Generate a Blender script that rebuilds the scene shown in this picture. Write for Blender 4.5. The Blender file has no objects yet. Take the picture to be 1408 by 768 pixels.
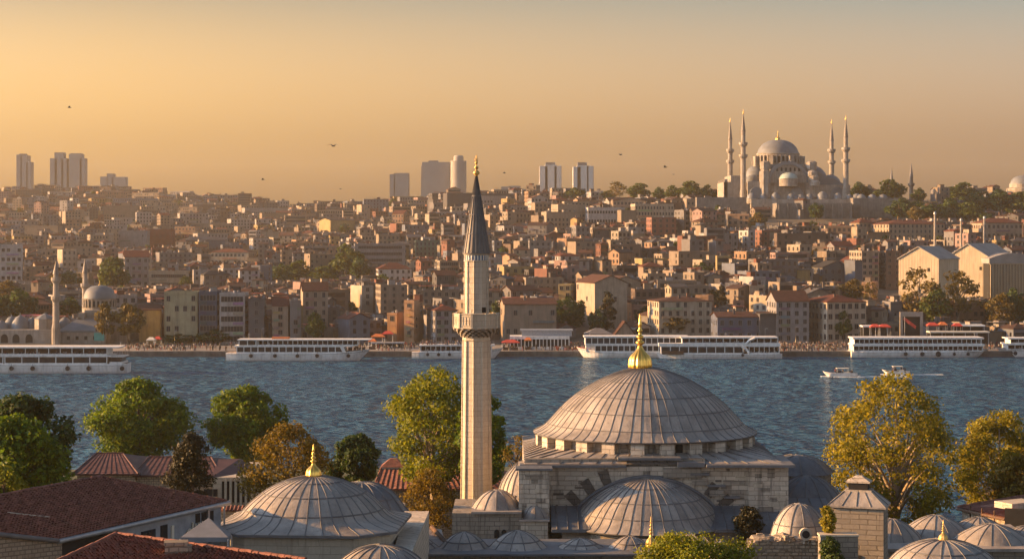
import bpy, math, random
import numpy as np
from mathutils import Vector, Matrix

# ------------------------------------------------------------------ camera, sky, sun, exposure
SC = bpy.context.scene
COL = SC.collection
R = math.radians
PI = math.pi
FPX, CX, HY, HC = 2627.0, 704.0, 320.0, 43.0     # focal length, centre column, horizon row (photo pixels), camera height

cam_data = bpy.data.cameras.new('camera')
cam = bpy.data.objects.new('camera', cam_data)
COL.objects.link(cam)
cam.location = (0, 0, HC)
cam.rotation_euler = (PI / 2, 0, 0)
cam_data.sensor_width = 36
cam_data.lens = 36 * FPX / 1408
cam_data.shift_y = (HY - 384) / 1408
cam_data.clip_start = 1.0
cam_data.clip_end = 30000
SC.camera = cam

SUN_EL, SUN_BACK = 14.0, -5.0                      # elevation; degrees behind the exact left (minus: ahead of it)
to_sun = Vector((-math.cos(R(SUN_EL)) * math.cos(R(SUN_BACK)), -math.cos(R(SUN_EL)) * math.sin(R(SUN_BACK)), math.sin(R(SUN_EL))))
world = bpy.data.worlds.new('World')
SC.world = world
world.use_nodes = True
wn, wl = world.node_tree.nodes, world.node_tree.links
wn.clear()
sky = wn.new('ShaderNodeTexSky')
sky.sky_type = 'NISHITA'
sky.sun_disc = False
sky.sun_elevation = R(SUN_EL)
sky.sun_rotation = math.atan2(to_sun.x, to_sun.y)
sky.altitude = 60
sky.air_density = 1.6
sky.dust_density = 6.0
sky.ozone_density = 1.0
tc = wn.new('ShaderNodeTexCoord')
sep = wn.new('ShaderNodeSeparateXYZ')
wl.new(tc.outputs['Generated'], sep.inputs[0])
# golden evening air: warm near the horizon and towards the sun, cool overhead (by direction in the world)
def sky_ramp(stops):
    r = wn.new('ShaderNodeValToRGB')
    wl.new(sep.outputs['Z'], r.inputs[0])
    el = r.color_ramp.elements
    el[0].position, el[0].color = stops[0][0], (*stops[0][1], 1)
    el[1].position, el[1].color = stops[-1][0], (*stops[-1][1], 1)
    for p, c in stops[1:-1]:
        e = el.new(p); e.color = (*c, 1)
    return r.outputs[0]
sunward = sky_ramp([(0.0, (5.2, 2.9, .92)), (.03, (3.8, 2.22, .78)), (.05, (2.95, 1.77, .65)), (.12, (.98, .77, .48)), (.26, (.62, .70, .78)), (.6, (.26, .39, .62))])
away = sky_ramp([(0.0, (3.5, 2.2, 1.12)), (.03, (2.75, 1.78, 1.0)), (.05, (2.15, 1.44, .86)), (.12, (.70, .78, .71)), (.26, (.48, .58, .68)), (.6, (.24, .38, .62))])
az = wn.new('ShaderNodeMapRange')
wl.new(sep.outputs['X'], az.inputs[0])
az.inputs[1].default_value = -0.20; az.inputs[2].default_value = 0.27
mz_ = wn.new('ShaderNodeMix'); mz_.data_type = 'RGBA'
wl.new(az.outputs[0], mz_.inputs[0]); wl.new(sunward, mz_.inputs[6]); wl.new(away, mz_.inputs[7])
behind = sky_ramp([(0.0, (1.75, 1.74, 1.80)), (.05, (1.72, 1.74, 1.82)), (.12, (1.45, 1.50, 1.60)), (.26, (.64, .74, .88)), (.6, (.25, .39, .62))])
bk = wn.new('ShaderNodeMapRange')
wl.new(sep.outputs['Y'], bk.inputs[0])
bk.inputs[1].default_value = 0.55; bk.inputs[2].default_value = -0.35
mb_ = wn.new('ShaderNodeMix'); mb_.data_type = 'RGBA'
wl.new(bk.outputs[0], mb_.inputs[0]); wl.new(mz_.outputs[2], mb_.inputs[6]); wl.new(behind, mb_.inputs[7])
m1 = wn.new('ShaderNodeMix'); m1.data_type = 'RGBA'; m1.blend_type = 'MULTIPLY'; m1.inputs[0].default_value = 1
bw = wn.new('ShaderNodeRGBToBW')
wl.new(sky.outputs[0], bw.inputs[0])
wl.new(bw.outputs[0], m1.inputs[6])
wl.new(mb_.outputs[2], m1.inputs[7])
bg = wn.new('ShaderNodeBackground')
bg.inputs[1].default_value = 0.115
wl.new(m1.outputs[2], bg.inputs[0])
wo = wn.new('ShaderNodeOutputWorld')
wl.new(bg.outputs[0], wo.inputs[0])

sun_data = bpy.data.lights.new('sun', 'SUN')
sun_data.energy = 5.0
sun_data.angle = R(0.6)
sun_data.color = (1.0, 0.50, 0.14)
sun = bpy.data.objects.new('sun', sun_data)
COL.objects.link(sun)
sun.rotation_euler = to_sun.to_track_quat('Z', 'Y').to_euler()
sun.location = (-500, -100, 400)

SC.view_settings.view_transform = 'Standard'
SC.view_settings.look = 'None'
SC.view_settings.gamma = 1
SC.view_settings.exposure = 1.5
SC.render.engine = 'CYCLES'
cy = SC.cycles
cy.max_bounces = 5
cy.diffuse_bounces = 3
cy.glossy_bounces = 2
cy.transmission_bounces = 2
cy.volume_bounces = 1
cy.transparent_max_bounces = 4
cy.use_denoising = True
cy.denoiser = 'OPENIMAGEDENOISE'
cy.caustics_reflective = False
cy.caustics_refractive = False

# ------------------------------------------------------------------ helpers
def X(px, Y): return (px - CX) * Y / FPX
def Z(py, Y): return HC - (py - HY) * Y / FPX
def W(px, py, Y): return Vector((X(px, Y), Y, Z(py, Y)))
def PX(x, Y): return CX + x * FPX / Y
def PY(z, Y): return HY + (HC - z) * FPX / Y
def lerp(a, b, t): return a + (b - a) * t
def interp(x, pts):
    if x <= pts[0][0]: return pts[0][1]
    for (a, va), (b, vb) in zip(pts, pts[1:]):
        if x <= b: return lerp(va, vb, (x - a) / (b - a))
    return pts[-1][1]

class MB:
    """Collects faces; build() links them as one mesh object."""
    def __init__(s, T=None):
        s.v, s.f, s.m, s.c, s.s = [], [], [], [], []
        s.T = T
    def add(s, vs, fs, m=0, c=None, smooth=False):
        n = len(s.v)
        if s.T is not None:
            vs = [tuple(s.T @ Vector(p)) for p in vs]
        s.v.extend([tuple(p) for p in vs])
        for f in fs:
            s.f.append([i + n for i in f]); s.m.append(m); s.c.append(c); s.s.append(smooth)
        return s
    def box(s, x0, x1, y0, y1, z0, z1, m=0, c=None):
        return s.add([(x0, y0, z0), (x1, y0, z0), (x1, y1, z0), (x0, y1, z0), (x0, y0, z1), (x1, y0, z1), (x1, y1, z1), (x0, y1, z1)],
                     [(3, 2, 1, 0), (4, 5, 6, 7), (0, 1, 5, 4), (1, 2, 6, 5), (2, 3, 7, 6), (3, 0, 4, 7)], m, c)
    def obox(s, cx, cy, z0, sx, sy, h, rot=0, m=0, c=None, taper=1.0):
        ca, sa = math.cos(rot), math.sin(rot)
        vs = []
        for z, k in ((z0, 1), (z0 + h, taper)):
            for (a, b) in ((-1, -1), (1, -1), (1, 1), (-1, 1)):
                x, y = a * sx / 2 * k, b * sy / 2 * k
                vs.append((cx + x * ca - y * sa, cy + x * sa + y * ca, z))
        return s.add(vs, [(3, 2, 1, 0), (4, 5, 6, 7), (0, 1, 5, 4), (1, 2, 6, 5), (2, 3, 7, 6), (3, 0, 4, 7)], m, c)
    def prism(s, pts, z0, z1, m=0, c=None, top=True, bottom=True, mtop=None):
        n = len(pts)
        vs = [(p[0], p[1], z0) for p in pts] + [(p[0], p[1], z1) for p in pts]
        s.add(vs, [(i, (i + 1) % n, n + (i + 1) % n, n + i) for i in range(n)], m, c)
        if top: s.add(vs[n:], [tuple(range(n))], m if mtop is None else mtop, c)
        if bottom: s.add(vs[:n], [tuple(reversed(range(n)))], m, c)
        return s
    def lathe(s, prof, n=24, cx=0, cy=0, a0=0.0, a1=None, m=0, c=None, smooth=True, cap=True, rf=None, sharp=None):
        """Surface of revolution of [(r, z), ...] from the bottom up; rf(angle, row) scales the radius."""
        full = a1 is None
        na = n if full else n + 1
        A = [a0 + (2 * PI if full else (a1 - a0)) * i / n for i in range(na)]
        vs, fs = [], []
        for k, (r, z) in enumerate(prof):
            for a in A:
                q = r * (rf(a, k) if rf else 1)
                vs.append((cx + q * math.cos(a), cy + q * math.sin(a), z))
        for k in range(len(prof) - 1):
            for i in range(n):
                j = (i + 1) % na
                fs.append((k * na + i, k * na + j, (k + 1) * na + j, (k + 1) * na + i))
        s.add(vs, fs, m, c, smooth)
        if cap and full:
            if prof[-1][0] > 1e-3: s.add(vs[-na:], [tuple(range(na))], m, c)
            if prof[0][0] > 1e-3: s.add(vs[:na], [tuple(reversed(range(na)))], m, c)
        return s
    def tube(s, pts, rad, n=6, m=0, c=None, smooth=True, cap=True):
        pts = [Vector(p) for p in pts]
        if not hasattr(rad, '__len__'): rad = [rad] * len(pts)
        vs, fs = [], []
        for i, p in enumerate(pts):
            d = (pts[min(i + 1, len(pts) - 1)] - pts[max(i - 1, 0)])
            d = d.normalized() if d.length > 1e-9 else Vector((0, 0, 1))
            u = d.cross(Vector((0, 0, 1)))
            u = u.normalized() if u.length > 1e-3 else Vector((1, 0, 0))
            w = d.cross(u)
            for k in range(n):
                a = 2 * PI * k / n
                vs.append(p + (u * math.cos(a) + w * math.sin(a)) * rad[i])
        for i in range(len(pts) - 1):
            for k in range(n):
                j = (k + 1) % n
                fs.append((i * n + k, (i + 1) * n + k, (i + 1) * n + j, i * n + j))
        s.add(vs, fs, m, c, smooth)
        if cap:
            s.add(vs[:n], [tuple(range(n))], m, c)
            s.add(vs[-n:], [tuple(reversed(range(n)))], m, c)
        return s
    def build(s, name, mats, parent=None, loc=None):
        me = bpy.data.meshes.new(name)
        L = Vector(loc) if loc is not None else (Vector(parent.location) if parent is not None and parent.get('world_parts') else Vector((0, 0, 0)))
        if L.length > 0:
            vs = [(p[0] - L.x, p[1] - L.y, p[2] - L.z) for p in s.v]
        else:
            vs = s.v
        me.from_pydata(vs, [], s.f)
        if not isinstance(mats, (list, tuple)): mats = [mats]
        for mm in mats: me.materials.append(mm)
        me.polygons.foreach_set('material_index', s.m)
        me.polygons.foreach_set('use_smooth', s.s)
        if any(c is not None for c in s.c) or any('lead' in mm.name for mm in mats):
            at = me.color_attributes.new('col', 'FLOAT_COLOR', 'CORNER')
            out = []
            for f, c in zip(s.f, s.c):
                c = c or (1, 1, 1)
                out.extend((c[0], c[1], c[2], 1.0) * len(f))
            at.data.foreach_set('color', out)
        me.update()
        o = bpy.data.objects.new(name, me)
        COL.objects.link(o)
        if parent is not None: o.parent = parent
        elif loc is not None: o.location = L
        return o

def tag(o, label=None, cat=None, group=None, kind=None):
    if label: o['label'] = label
    if cat: o['category'] = cat
    if group: o['group'] = group
    if kind: o['kind'] = kind
    return o
def thing(name, label, cat, loc=(0, 0, 0), rotz=0.0, group=None, world_parts=False):
    o = bpy.data.objects.new(name, None)
    COL.objects.link(o)
    o.location = loc; o.rotation_euler = (0, 0, rotz)
    o.empty_display_size = 0.5
    if world_parts: o['world_parts'] = 1
    return tag(o, label, cat, group)
def copy_tree(o, parent=None):
    c = o.copy(); COL.objects.link(c)
    c.parent = parent
    for ch in list(o.children): copy_tree(ch, c)
    return c

# ------------------------------------------------------------------ materials
def new_mat(name):
    m = bpy.data.materials.new(name); m.use_nodes = True
    t = m.node_tree
    return m, t.nodes, t.links, t.nodes['Principled BSDF']
def coords(N, L, sc=(1, 1, 1), kind='Object'):
    tc = N.new('ShaderNodeTexCoord'); mp = N.new('ShaderNodeMapping')
    mp.inputs['Scale'].default_value = sc
    L.new(tc.outputs[kind], mp.inputs[0])
    return mp.outputs[0]
def noise(N, L, vec, scale, detail=5, rough=.6):
    n = N.new('ShaderNodeTexNoise'); n.inputs['Scale'].default_value = scale
    n.inputs['Detail'].default_value = detail; n.inputs['Roughness'].default_value = rough
    L.new(vec, n.inputs['Vector'])
    return n.outputs['Fac']
def rng_map(N, L, v, a, b, c, d):
    r = N.new('ShaderNodeMapRange'); L.new(v, r.inputs[0])
    for i, q in enumerate((a, b, c, d)): r.inputs[i + 1].default_value = q
    return r.outputs[0]
def mixc(N, L, fac, a, b, mode='MIX'):
    m = N.new('ShaderNodeMix'); m.data_type = 'RGBA'; m.blend_type = mode
    for s, q in ((0, fac), (6, a), (7, b)):
        if isinstance(q, (int, float)): m.inputs[s].default_value = q
        elif isinstance(q, (tuple, list)): m.inputs[s].default_value = (*q[:3], 1)
        else: L.new(q, m.inputs[s])
    return m.outputs[2]
def bump(N, L, B, h, strength, dist):
    b = N.new('ShaderNodeBump'); b.inputs['Strength'].default_value = strength; b.inputs['Distance'].default_value = dist
    L.new(h, b.inputs['Height']); L.new(b.outputs[0], B.inputs['Normal'])

def mat_plain(name, col, rough=.7, metal=0.0, var=.25, scale=1.5, spec=.4, attr=False, bumpd=0.0, streak=False):
    m, N, L, B = new_mat(name)
    vec = coords(N, L)
    f = noise(N, L, vec, scale)
    lo = tuple(c * (1 - var) for c in col); hi = tuple(min(1, c * (1 + var)) for c in col)
    c = mixc(N, L, rng_map(N, L, f, .3, .7, 0, 1), lo, hi)
    if attr:
        a = N.new('ShaderNodeAttribute'); a.attribute_name = 'col'
        c = mixc(N, L, 1.0, c, a.outputs['Color'], 'MULTIPLY')
    if streak:
        f2 = noise(N, L, coords(N, L, (1.2, 1.2, .12)), 1.0, 4)
        c = mixc(N, L, rng_map(N, L, f2, .45, .75, 0, .55), c, tuple(q * .4 for q in col) if not attr else (.10, .085, .07))
    L.new(c, B.inputs['Base Color'])
    B.inputs['Roughness'].default_value = rough; B.inputs['Metallic'].default_value = metal
    B.inputs['Specular IOR Level'].default_value = spec
    if bumpd: bump(N, L, B, noise(N, L, vec, scale * 4), .6, bumpd)
    return m

def mat_stone(name, col, dark, bw=.95, bh=.42, stain=.55, sc=1.0, joint=.35, odd=.68):
    """coursed ashlar: rows follow height, columns follow x + y"""
    m, N, L, B = new_mat(name)
    tc = N.new('ShaderNodeTexCoord'); sp = N.new('ShaderNodeSeparateXYZ'); L.new(tc.outputs['Object'], sp.inputs[0])
    ad = N.new('ShaderNodeMath'); ad.operation = 'ADD'; L.new(sp.outputs[0], ad.inputs[0]); L.new(sp.outputs[1], ad.inputs[1])
    cb = N.new('ShaderNodeCombineXYZ'); L.new(ad.outputs[0], cb.inputs[0]); L.new(sp.outputs[2], cb.inputs[1])
    bt = N.new('ShaderNodeTexBrick')
    bt.inputs['Scale'].default_value = 1.0
    bt.inputs['Brick Width'].default_value = bw; bt.inputs['Row Height'].default_value = bh
    bt.inputs['Mortar Size'].default_value = .028 * sc; bt.inputs['Mortar Smooth'].default_value = .4
    bt.inputs['Bias'].default_value = -.1
    bt.inputs['Color1'].default_value = (*col, 1)
    bt.inputs['Color2'].default_value = (*[q * odd for q in col], 1)
    bt.inputs['Mortar'].default_value = (*[q * joint for q in col], 1)
    wob = N.new('ShaderNodeTexNoise'); wob.inputs['Scale'].default_value = .9; wob.inputs['Detail'].default_value = 4
    L.new(tc.outputs['Object'], wob.inputs['Vector'])
    vm = N.new('ShaderNodeVectorMath'); vm.operation = 'MULTIPLY_ADD'
    L.new(wob.outputs['Color'], vm.inputs[0]); vm.inputs[1].default_value = (.35, .10, 0); L.new(cb.outputs[0], vm.inputs[2])
    L.new(vm.outputs[0], bt.inputs['Vector'])
    f1 = noise(N, L, tc.outputs['Object'], .55, 6, .65)
    f2 = noise(N, L, coords(N, L, (1.6, 1.6, .22)), 1.0, 6, .7)
    f3 = noise(N, L, tc.outputs['Object'], 5.0, 6, .7)
    f4 = noise(N, L, coords(N, L, (2.6, 2.6, .16)), 1.0, 5, .65)
    soil = tuple(.55 * q + .45 * d for q, d in zip(col, dark))
    c = mixc(N, L, rng_map(N, L, f1, .40, .62, 0, stain), bt.outputs['Color'], soil)
    c = mixc(N, L, rng_map(N, L, f2, .56, .74, 0, stain), c, dark)
    c = mixc(N, L, rng_map(N, L, f4, .56, .66, 0, min(.85, stain * 1.1)), c, dark)      # run-off streaks
    c = mixc(N, L, rng_map(N, L, f3, .28, .65, .40, 0), c, tuple(q * .5 for q in col))
    L.new(c, B.inputs['Base Color'])
    B.inputs['Roughness'].default_value = .88; B.inputs['Specular IOR Level'].default_value = .25
    h = N.new('ShaderNodeMath'); h.operation = 'MULTIPLY_ADD'; L.new(f3, h.inputs[0]); h.inputs[1].default_value = .5
    iv = N.new('ShaderNodeMath'); iv.operation = 'SUBTRACT'; iv.inputs[0].default_value = 1; L.new(bt.outputs['Fac'], iv.inputs[1])
    L.new(iv.outputs[0], h.inputs[2])
    bump(N, L, B, h.outputs[0], .7, .06)
    return m

def mat_lead(name, col, var=.30):
    m, N, L, B = new_mat(name)
    vec = coords(N, L)
    f1 = noise(N, L, vec, .7, 6, .6); f2 = noise(N, L, coords(N, L, (2.5, 2.5, .5)), 1.4, 5, .7); f3 = noise(N, L, vec, 9, 4)
    f4 = noise(N, L, coords(N, L, (3.2, 3.2, .35)), 1.0, 4, .6)
    c = mixc(N, L, rng_map(N, L, f1, .3, .7, 0, 1), tuple(q * (1 - var) for q in col), tuple(q * (1 + var * .7) for q in col))
    c = mixc(N, L, rng_map(N, L, f2, .52, .72, 0, .5), c, (col[0] * 1.45, col[1] * 1.38, col[2] * 1.25))
    c = mixc(N, L, rng_map(N, L, f3, .55, .75, 0, .35), c, tuple(q * .5 for q in col))
    c = mixc(N, L, rng_map(N, L, f4, .56, .70, 0, .5), c, tuple(q * .45 for q in col))
    # sheets of different age: a tone for each panel where the mesh carries one
    a = N.new('ShaderNodeAttribute'); a.attribute_name = 'col'
    c = mixc(N, L, a.outputs['Alpha'], c, mixc(N, L, 1.0, c, a.outputs['Color'], 'MULTIPLY'))
    L.new(c, B.inputs['Base Color'])
    B.inputs['Metallic'].default_value = .12
    B.inputs['Specular IOR Level'].default_value = .4
    L.new(rng_map(N, L, f1, .3, .7, .48, .68), B.inputs['Roughness'])
    bump(N, L, B, f1, .6, .18)
    return m

def mat_leaf(name, c1, c2, c3, trans=.45):
    m, N, L, B = new_mat(name)
    g = N.new('ShaderNodeNewGeometry')
    cr = N.new('ShaderNodeValToRGB'); L.new(g.outputs['Random Per Island'], cr.inputs[0])
    e = cr.color_ramp.elements
    e[0].color = (*c1, 1); e[1].color = (*c3, 1)
    q = e.new(.5); q.color = (*c2, 1)
    f = noise(N, L, coords(N, L), .35, 3)
    c = mixc(N, L, rng_map(N, L, f, .35, .65, 0, .6), cr.outputs[0], tuple(x * .62 for x in c1))
    B.inputs['Roughness'].default_value = .6; B.inputs['Specular IOR Level'].default_value = .25
    L.new(c, B.inputs['Base Color'])
    tr = N.new('ShaderNodeBsdfTranslucent'); L.new(mixc(N, L, 1.0, c, (1.25, 1.2, .55), 'MULTIPLY'), tr.inputs[0])
    mx = N.new('ShaderNodeMixShader'); mx.inputs[0].default_value = trans
    L.new(B.outputs[0], mx.inputs[1]); L.new(tr.outputs[0], mx.inputs[2])
    L.new(mx.outputs[0], N['Material Output'].inputs[0])
    return m

M = {}
M['lead'] = mat_lead('lead_sheet', (.30, .268, .24))
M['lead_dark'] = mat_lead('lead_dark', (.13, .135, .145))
M['seam'] = mat_plain('lead_seam', (.13, .125, .125), .7)
M['stone'] = mat_stone('ashlar_stone', (.63, .545, .44), (.13, .115, .10), 1.05, .40, .6)
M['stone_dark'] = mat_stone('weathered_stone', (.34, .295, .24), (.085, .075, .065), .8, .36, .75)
M['stone_pale'] = mat_stone('pale_stone', (.54, .47, .37), (.26, .215, .165), 1.3, .50, .5, .6, .62, .84)
M['rubble'] = mat_stone('rubble_stone', (.42, .345, .26), (.14, .11, .085), .5, .25, .5, 1.6)
M['far_stone'] = mat_plain('far_stone', (.27, .24, .205), .85, var=.3, scale=.25, streak=True)
M['far_lead'] = mat_plain('far_lead', (.14, .15, .16), .6, var=.2, scale=.2)
M['soot'] = mat_stone('sooty_stone', (.15, .13, .11), (.08, .07, .06))
M['terrace'] = mat_plain('terrace_stone', (.165, .15, .135), .9, var=.3, scale=.25, streak=True)
M['gold'] = mat_plain('gilding', (.95, .55, .12), .28, .9, var=.12, scale=3)
M['gold_matt'] = mat_plain('aged_gilding', (.62, .40, .13), .45, .7, var=.2, scale=3)
M['tile_red'] = mat_plain('clay_tile', (.20, .080, .054), .85, var=.5, scale=2.2, bumpd=.02)
M['tile_brown'] = mat_plain('brown_tile', (.19, .078, .058), .8, var=.45, scale=2.4)
M['tile_metal'] = mat_plain('brown_metal_roof', (.085, .036, .030), .6, var=.3, scale=.8)
M['plaster'] = mat_plain('house_plaster', (.44, .445, .48), .9, var=.16, scale=.35, attr=True, spec=.15, streak=True)
M['roofs'] = mat_plain('house_roof', (.43, .44, .48), .88, var=.32, scale=.8, attr=True, spec=.15)
M['glass'] = mat_plain('window_glass', (.016, .018, .022), .22, var=.6, scale=.4, spec=.3)
M['frame'] = mat_plain('window_frame', (.22, .205, .19), .7, var=.2)
M['dark'] = mat_plain('dark_opening', (.018, .017, .016), .9)
M['white'] = mat_plain('white_paint', (.74, .73, .70), .45, var=.12, scale=.5)
M['cream'] = mat_plain('cream_paint', (.66, .60, .49), .55, var=.15, scale=.5)
M['grey'] = mat_plain('grey_paint', (.26, .275, .30), .6, var=.2)
M['steel'] = mat_plain('grey_metal', (.33, .34, .36), .45, .5, var=.2)
M['rubber'] = mat_plain('black_rubber', (.018, .018, .02), .75)
M['red'] = mat_plain('red_cloth', (.50, .06, .04), .8, var=.25)
M['orange'] = mat_plain('orange_cloth', (.55, .16, .05), .8, var=.3)
M['teal'] = mat_plain('teal_sheet', (.05, .30, .28), .6, var=.2)
M['wood'] = mat_plain('dark_wood', (.09, .05, .03), .8, var=.4)
M['bark'] = mat_plain('tree_bark', (.115, .085, .06), .95, var=.45, scale=2, bumpd=.04)
M['bark_pale'] = mat_plain('pale_bark', (.27, .22, .165), .95, var=.4, scale=2, bumpd=.04)
M['leaf_green'] = mat_leaf('leaf_green', (.06, .115, .010), (.12, .19, .013), (.22, .27, .018))
M['leaf_dark'] = mat_leaf('leaf_dark', (.026, .052, .012), (.042, .078, .016), (.075, .11, .02), .35)
M['leaf_yellow'] = mat_leaf('leaf_yellow', (.10, .135, .012), (.20, .22, .014), (.33, .32, .020))
M['leaf_gold'] = mat_leaf('leaf_gold', (.13, .135, .014), (.27, .235, .018), (.44, .34, .026))
M['leaf_autumn'] = mat_leaf('leaf_autumn', (.10, .075, .014), (.18, .125, .018), (.27, .19, .022))
M['leaf_cypress'] = mat_leaf('leaf_cypress', (.022, .024, .010), (.035, .034, .014), (.06, .05, .02), .2)
M['leaf_far'] = mat_leaf('leaf_far', (.045, .07, .014), (.07, .10, .018), (.11, .13, .022), .4)
M['leaf_far_gold'] = mat_leaf('leaf_far_gold', (.09, .07, .02), (.14, .105, .025), (.20, .14, .03), .35)
M['people'] = mat_plain('clothing', (1, 1, 1), .9, var=.1, attr=True)

# ------------------------------------------------------------------ land and water
D0, Y0 = 700.0, 474.6
RIDGE_D = [(-400, 2900), (0, 2800), (300, 2600), (480, 2250), (640, 2000), (800, 1650), (950, 1420), (1180, 1420), (1408, 1500), (1900, 1600)]
RIDGE_Y = [(-400, 262), (0, 262), (120, 262), (230, 269), (300, 273), (400, 286), (500, 287), (560, 281), (620, 272), (700, 272), (760, 270), (860, 278), (1000, 276), (1180, 275), (1408, 271), (1900, 271)]
def hill_z(x, Y):
    px = PX(x, Y)
    if Y <= D0: return 1.8
    dr, yr = interp(px, RIDGE_D), interp(px, RIDGE_Y)
    s = math.log(Y / D0) / math.log(dr / D0)
    if s <= 1:
        return Z(lerp(Y0, yr, s), Y)
    return max(4.0, Z(yr, dr) - (Y - dr) * .07)
def hill_Y(px, py):
    """distance at which the hillside shows at pixel (px, py)"""
    yr = interp(px, RIDGE_Y)
    s = min(1, max(0, (py - Y0) / (yr - Y0)))
    return D0 * (interp(px, RIDGE_D) / D0) ** s

M['earth'] = mat_plain('city_ground', (.10, .085, .065), .95, var=.5, scale=.05)
M['near_earth'] = mat_plain('garden_ground', (.045, .055, .022), .95, var=.6, scale=.25)
M['paving'] = mat_plain('quay_paving', (.22, .20, .18), .9, var=.25, scale=.2)
M['quay'] = mat_plain('quay_concrete', (.12, .11, .10), .9, var=.4, scale=.3, streak=True)

mb = MB()
cols = [-420 + 30 * i for i in range(76)]
rows = [700 * (5200 / 700) ** (k / 90) for k in range(91)]
vs = []
for Y in rows:
    for px in cols:
        x = X(px, Y); vs.append((x, Y, hill_z(x, Y)))
nc = len(cols)
mb.add(vs, [(r * nc + c, r * nc + c + 1, (r + 1) * nc + c + 1, (r + 1) * nc + c) for r in range(len(rows) - 1) for c in range(nc - 1)], 0, None, True)
tag(mb.build('hill', M['earth']), kind='structure')

QY = 664.0
mb = MB()
mb.box(-330, 340, QY, 702, -4, 1.8)
mb.box(-330, 340, QY - .25, QY + .6, 1.05, 1.95)
tag(mb.build('quay', [M['quay']]), kind='structure')
mb = MB()
mb.box(-330, 340, QY + 1.2, 701.5, 1.8, 1.83)
tag(mb.build('promenade', M['paving']), kind='structure')

NEAR = [(20, 30), (60, 22), (100, 17.5), (140, 14), (180, 11), (250, 5.5), (320, 2.2), (340, 1.2), (352, -2.5), (380, -4)]
mb = MB()
ys = [-60, 0, 20, 60, 80, 100, 120, 140, 160, 180, 200, 230, 250, 280, 300, 320, 330, 340, 346, 352, 366, 380]
xs = [-400 + 20 * i for i in range(41)]
rnd = random.Random(5)
def near_z(x, Y):
    k = min(1, max(0, (x - 38) / 25)); k = k * k * (3 - 2 * k)
    return interp(Y + (95 * k if Y > 150 else 95 * k * max(0, (Y - 120) / 30)), NEAR)      # the shore comes in on the right
vs = [(x, Y, near_z(x, Y) + rnd.uniform(-.3, .3)) for Y in ys for x in xs]
nc = len(xs)
mb.add(vs, [(r * nc + c, r * nc + c + 1, (r + 1) * nc + c + 1, (r + 1) * nc + c) for r in range(len(ys) - 1) for c in range(nc - 1)], 0, None, True)
tag(mb.build('near_slope', M['near_earth']), kind='structure')

# the sea: one sheet with modelled wave facets from noise bump
m, N, L, B = new_mat('sea_water')
va = coords(N, L, (.13, .19, 1)); vb = coords(N, L, (.24, .34, 1)); vc = coords(N, L, (.008, .025, 1)); vd = coords(N, L, (.8, 1.2, 1))
na, nb, nc_, nd = noise(N, L, va, 1, 2, .45), noise(N, L, vb, 1, 2), noise(N, L, vc, 1, 3), noise(N, L, vd, 1, 3)
def madd(a, k, b):
    q = N.new('ShaderNodeMath'); q.operation = 'MULTIPLY_ADD'; L.new(a, q.inputs[0]); q.inputs[1].default_value = k
    if isinstance(b, float): q.inputs[2].default_value = b
    else: L.new(b, q.inputs[2])
    return q.outputs[0]
patch = rng_map(N, L, nc_, .30, .70, .55, 1.35)      # calmer and rougher patches of current
q = N.new('ShaderNodeMath'); q.operation = 'MULTIPLY'; L.new(madd(na, 6.2, madd(nb, 4.0, madd(nd, .6, 0.0))), q.inputs[0]); L.new(patch, q.inputs[1])
h = q.outputs[0]
c = mixc(N, L, rng_map(N, L, nc_, .35, .65, 0, 1), (.014, .060, .120), (.024, .088, .165))
bp = N.new('ShaderNodeBump'); bp.inputs['Strength'].default_value = 1.0; bp.inputs['Distance'].default_value = 1.0
L.new(h, bp.inputs['Height'])
L.new(c, B.inputs['Base Color']); B.inputs['Roughness'].default_value = .6; B.inputs['Specular IOR Level'].default_value = 0
L.new(bp.outputs[0], B.inputs['Normal'])
gl = N.new('ShaderNodeBsdfGlossy'); gl.inputs['Roughness'].default_value = .06; gl.inputs['Color'].default_value = (.86, .96, 1, 1)
L.new(bp.outputs[0], gl.inputs['Normal'])
fr = N.new('ShaderNodeFresnel'); fr.inputs['IOR'].default_value = 1.33; L.new(bp.outputs[0], fr.inputs['Normal'])
mn = N.new('ShaderNodeMath'); mn.operation = 'MINIMUM'; mn.inputs[1].default_value = .80; L.new(fr.outputs[0], mn.inputs[0])
mx = N.new('ShaderNodeMixShader'); L.new(mn.outputs[0], mx.inputs[0]); L.new(B.outputs[0], mx.inputs[1]); L.new(gl.outputs[0], mx.inputs[2])
L.new(mx.outputs[0], N['Material Output'].inputs[0])
M['sea'] = m
mb = MB()
mb.add([(-2500, 215, 0), (2500, 215, 0), (2500, 700, 0), (-2500, 700, 0)], [(0, 1, 2, 3)])
tag(mb.build('sea_water', M['sea']), kind='structure')

# evening haze over the whole strait
m = bpy.data.materials.new('evening_haze'); m.use_nodes = True
N, L = m.node_tree.nodes, m.node_tree.links
N.clear()
o = N.new('ShaderNodeOutputMaterial'); v = N.new('ShaderNodeVolumePrincipled')
v.inputs['Color'].default_value = (.95, .87, .76, 1); v.inputs['Density'].default_value = .00005; v.inputs['Anisotropy'].default_value = .25
L.new(v.outputs[0], o.inputs['Volume'])
mb = MB(); mb.box(-2600, 2600, -80, 5300, -5.2, 232)
hz = tag(mb.build('haze', m), 'golden evening haze over the water and the far hills', 'haze', kind='stuff')

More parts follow.
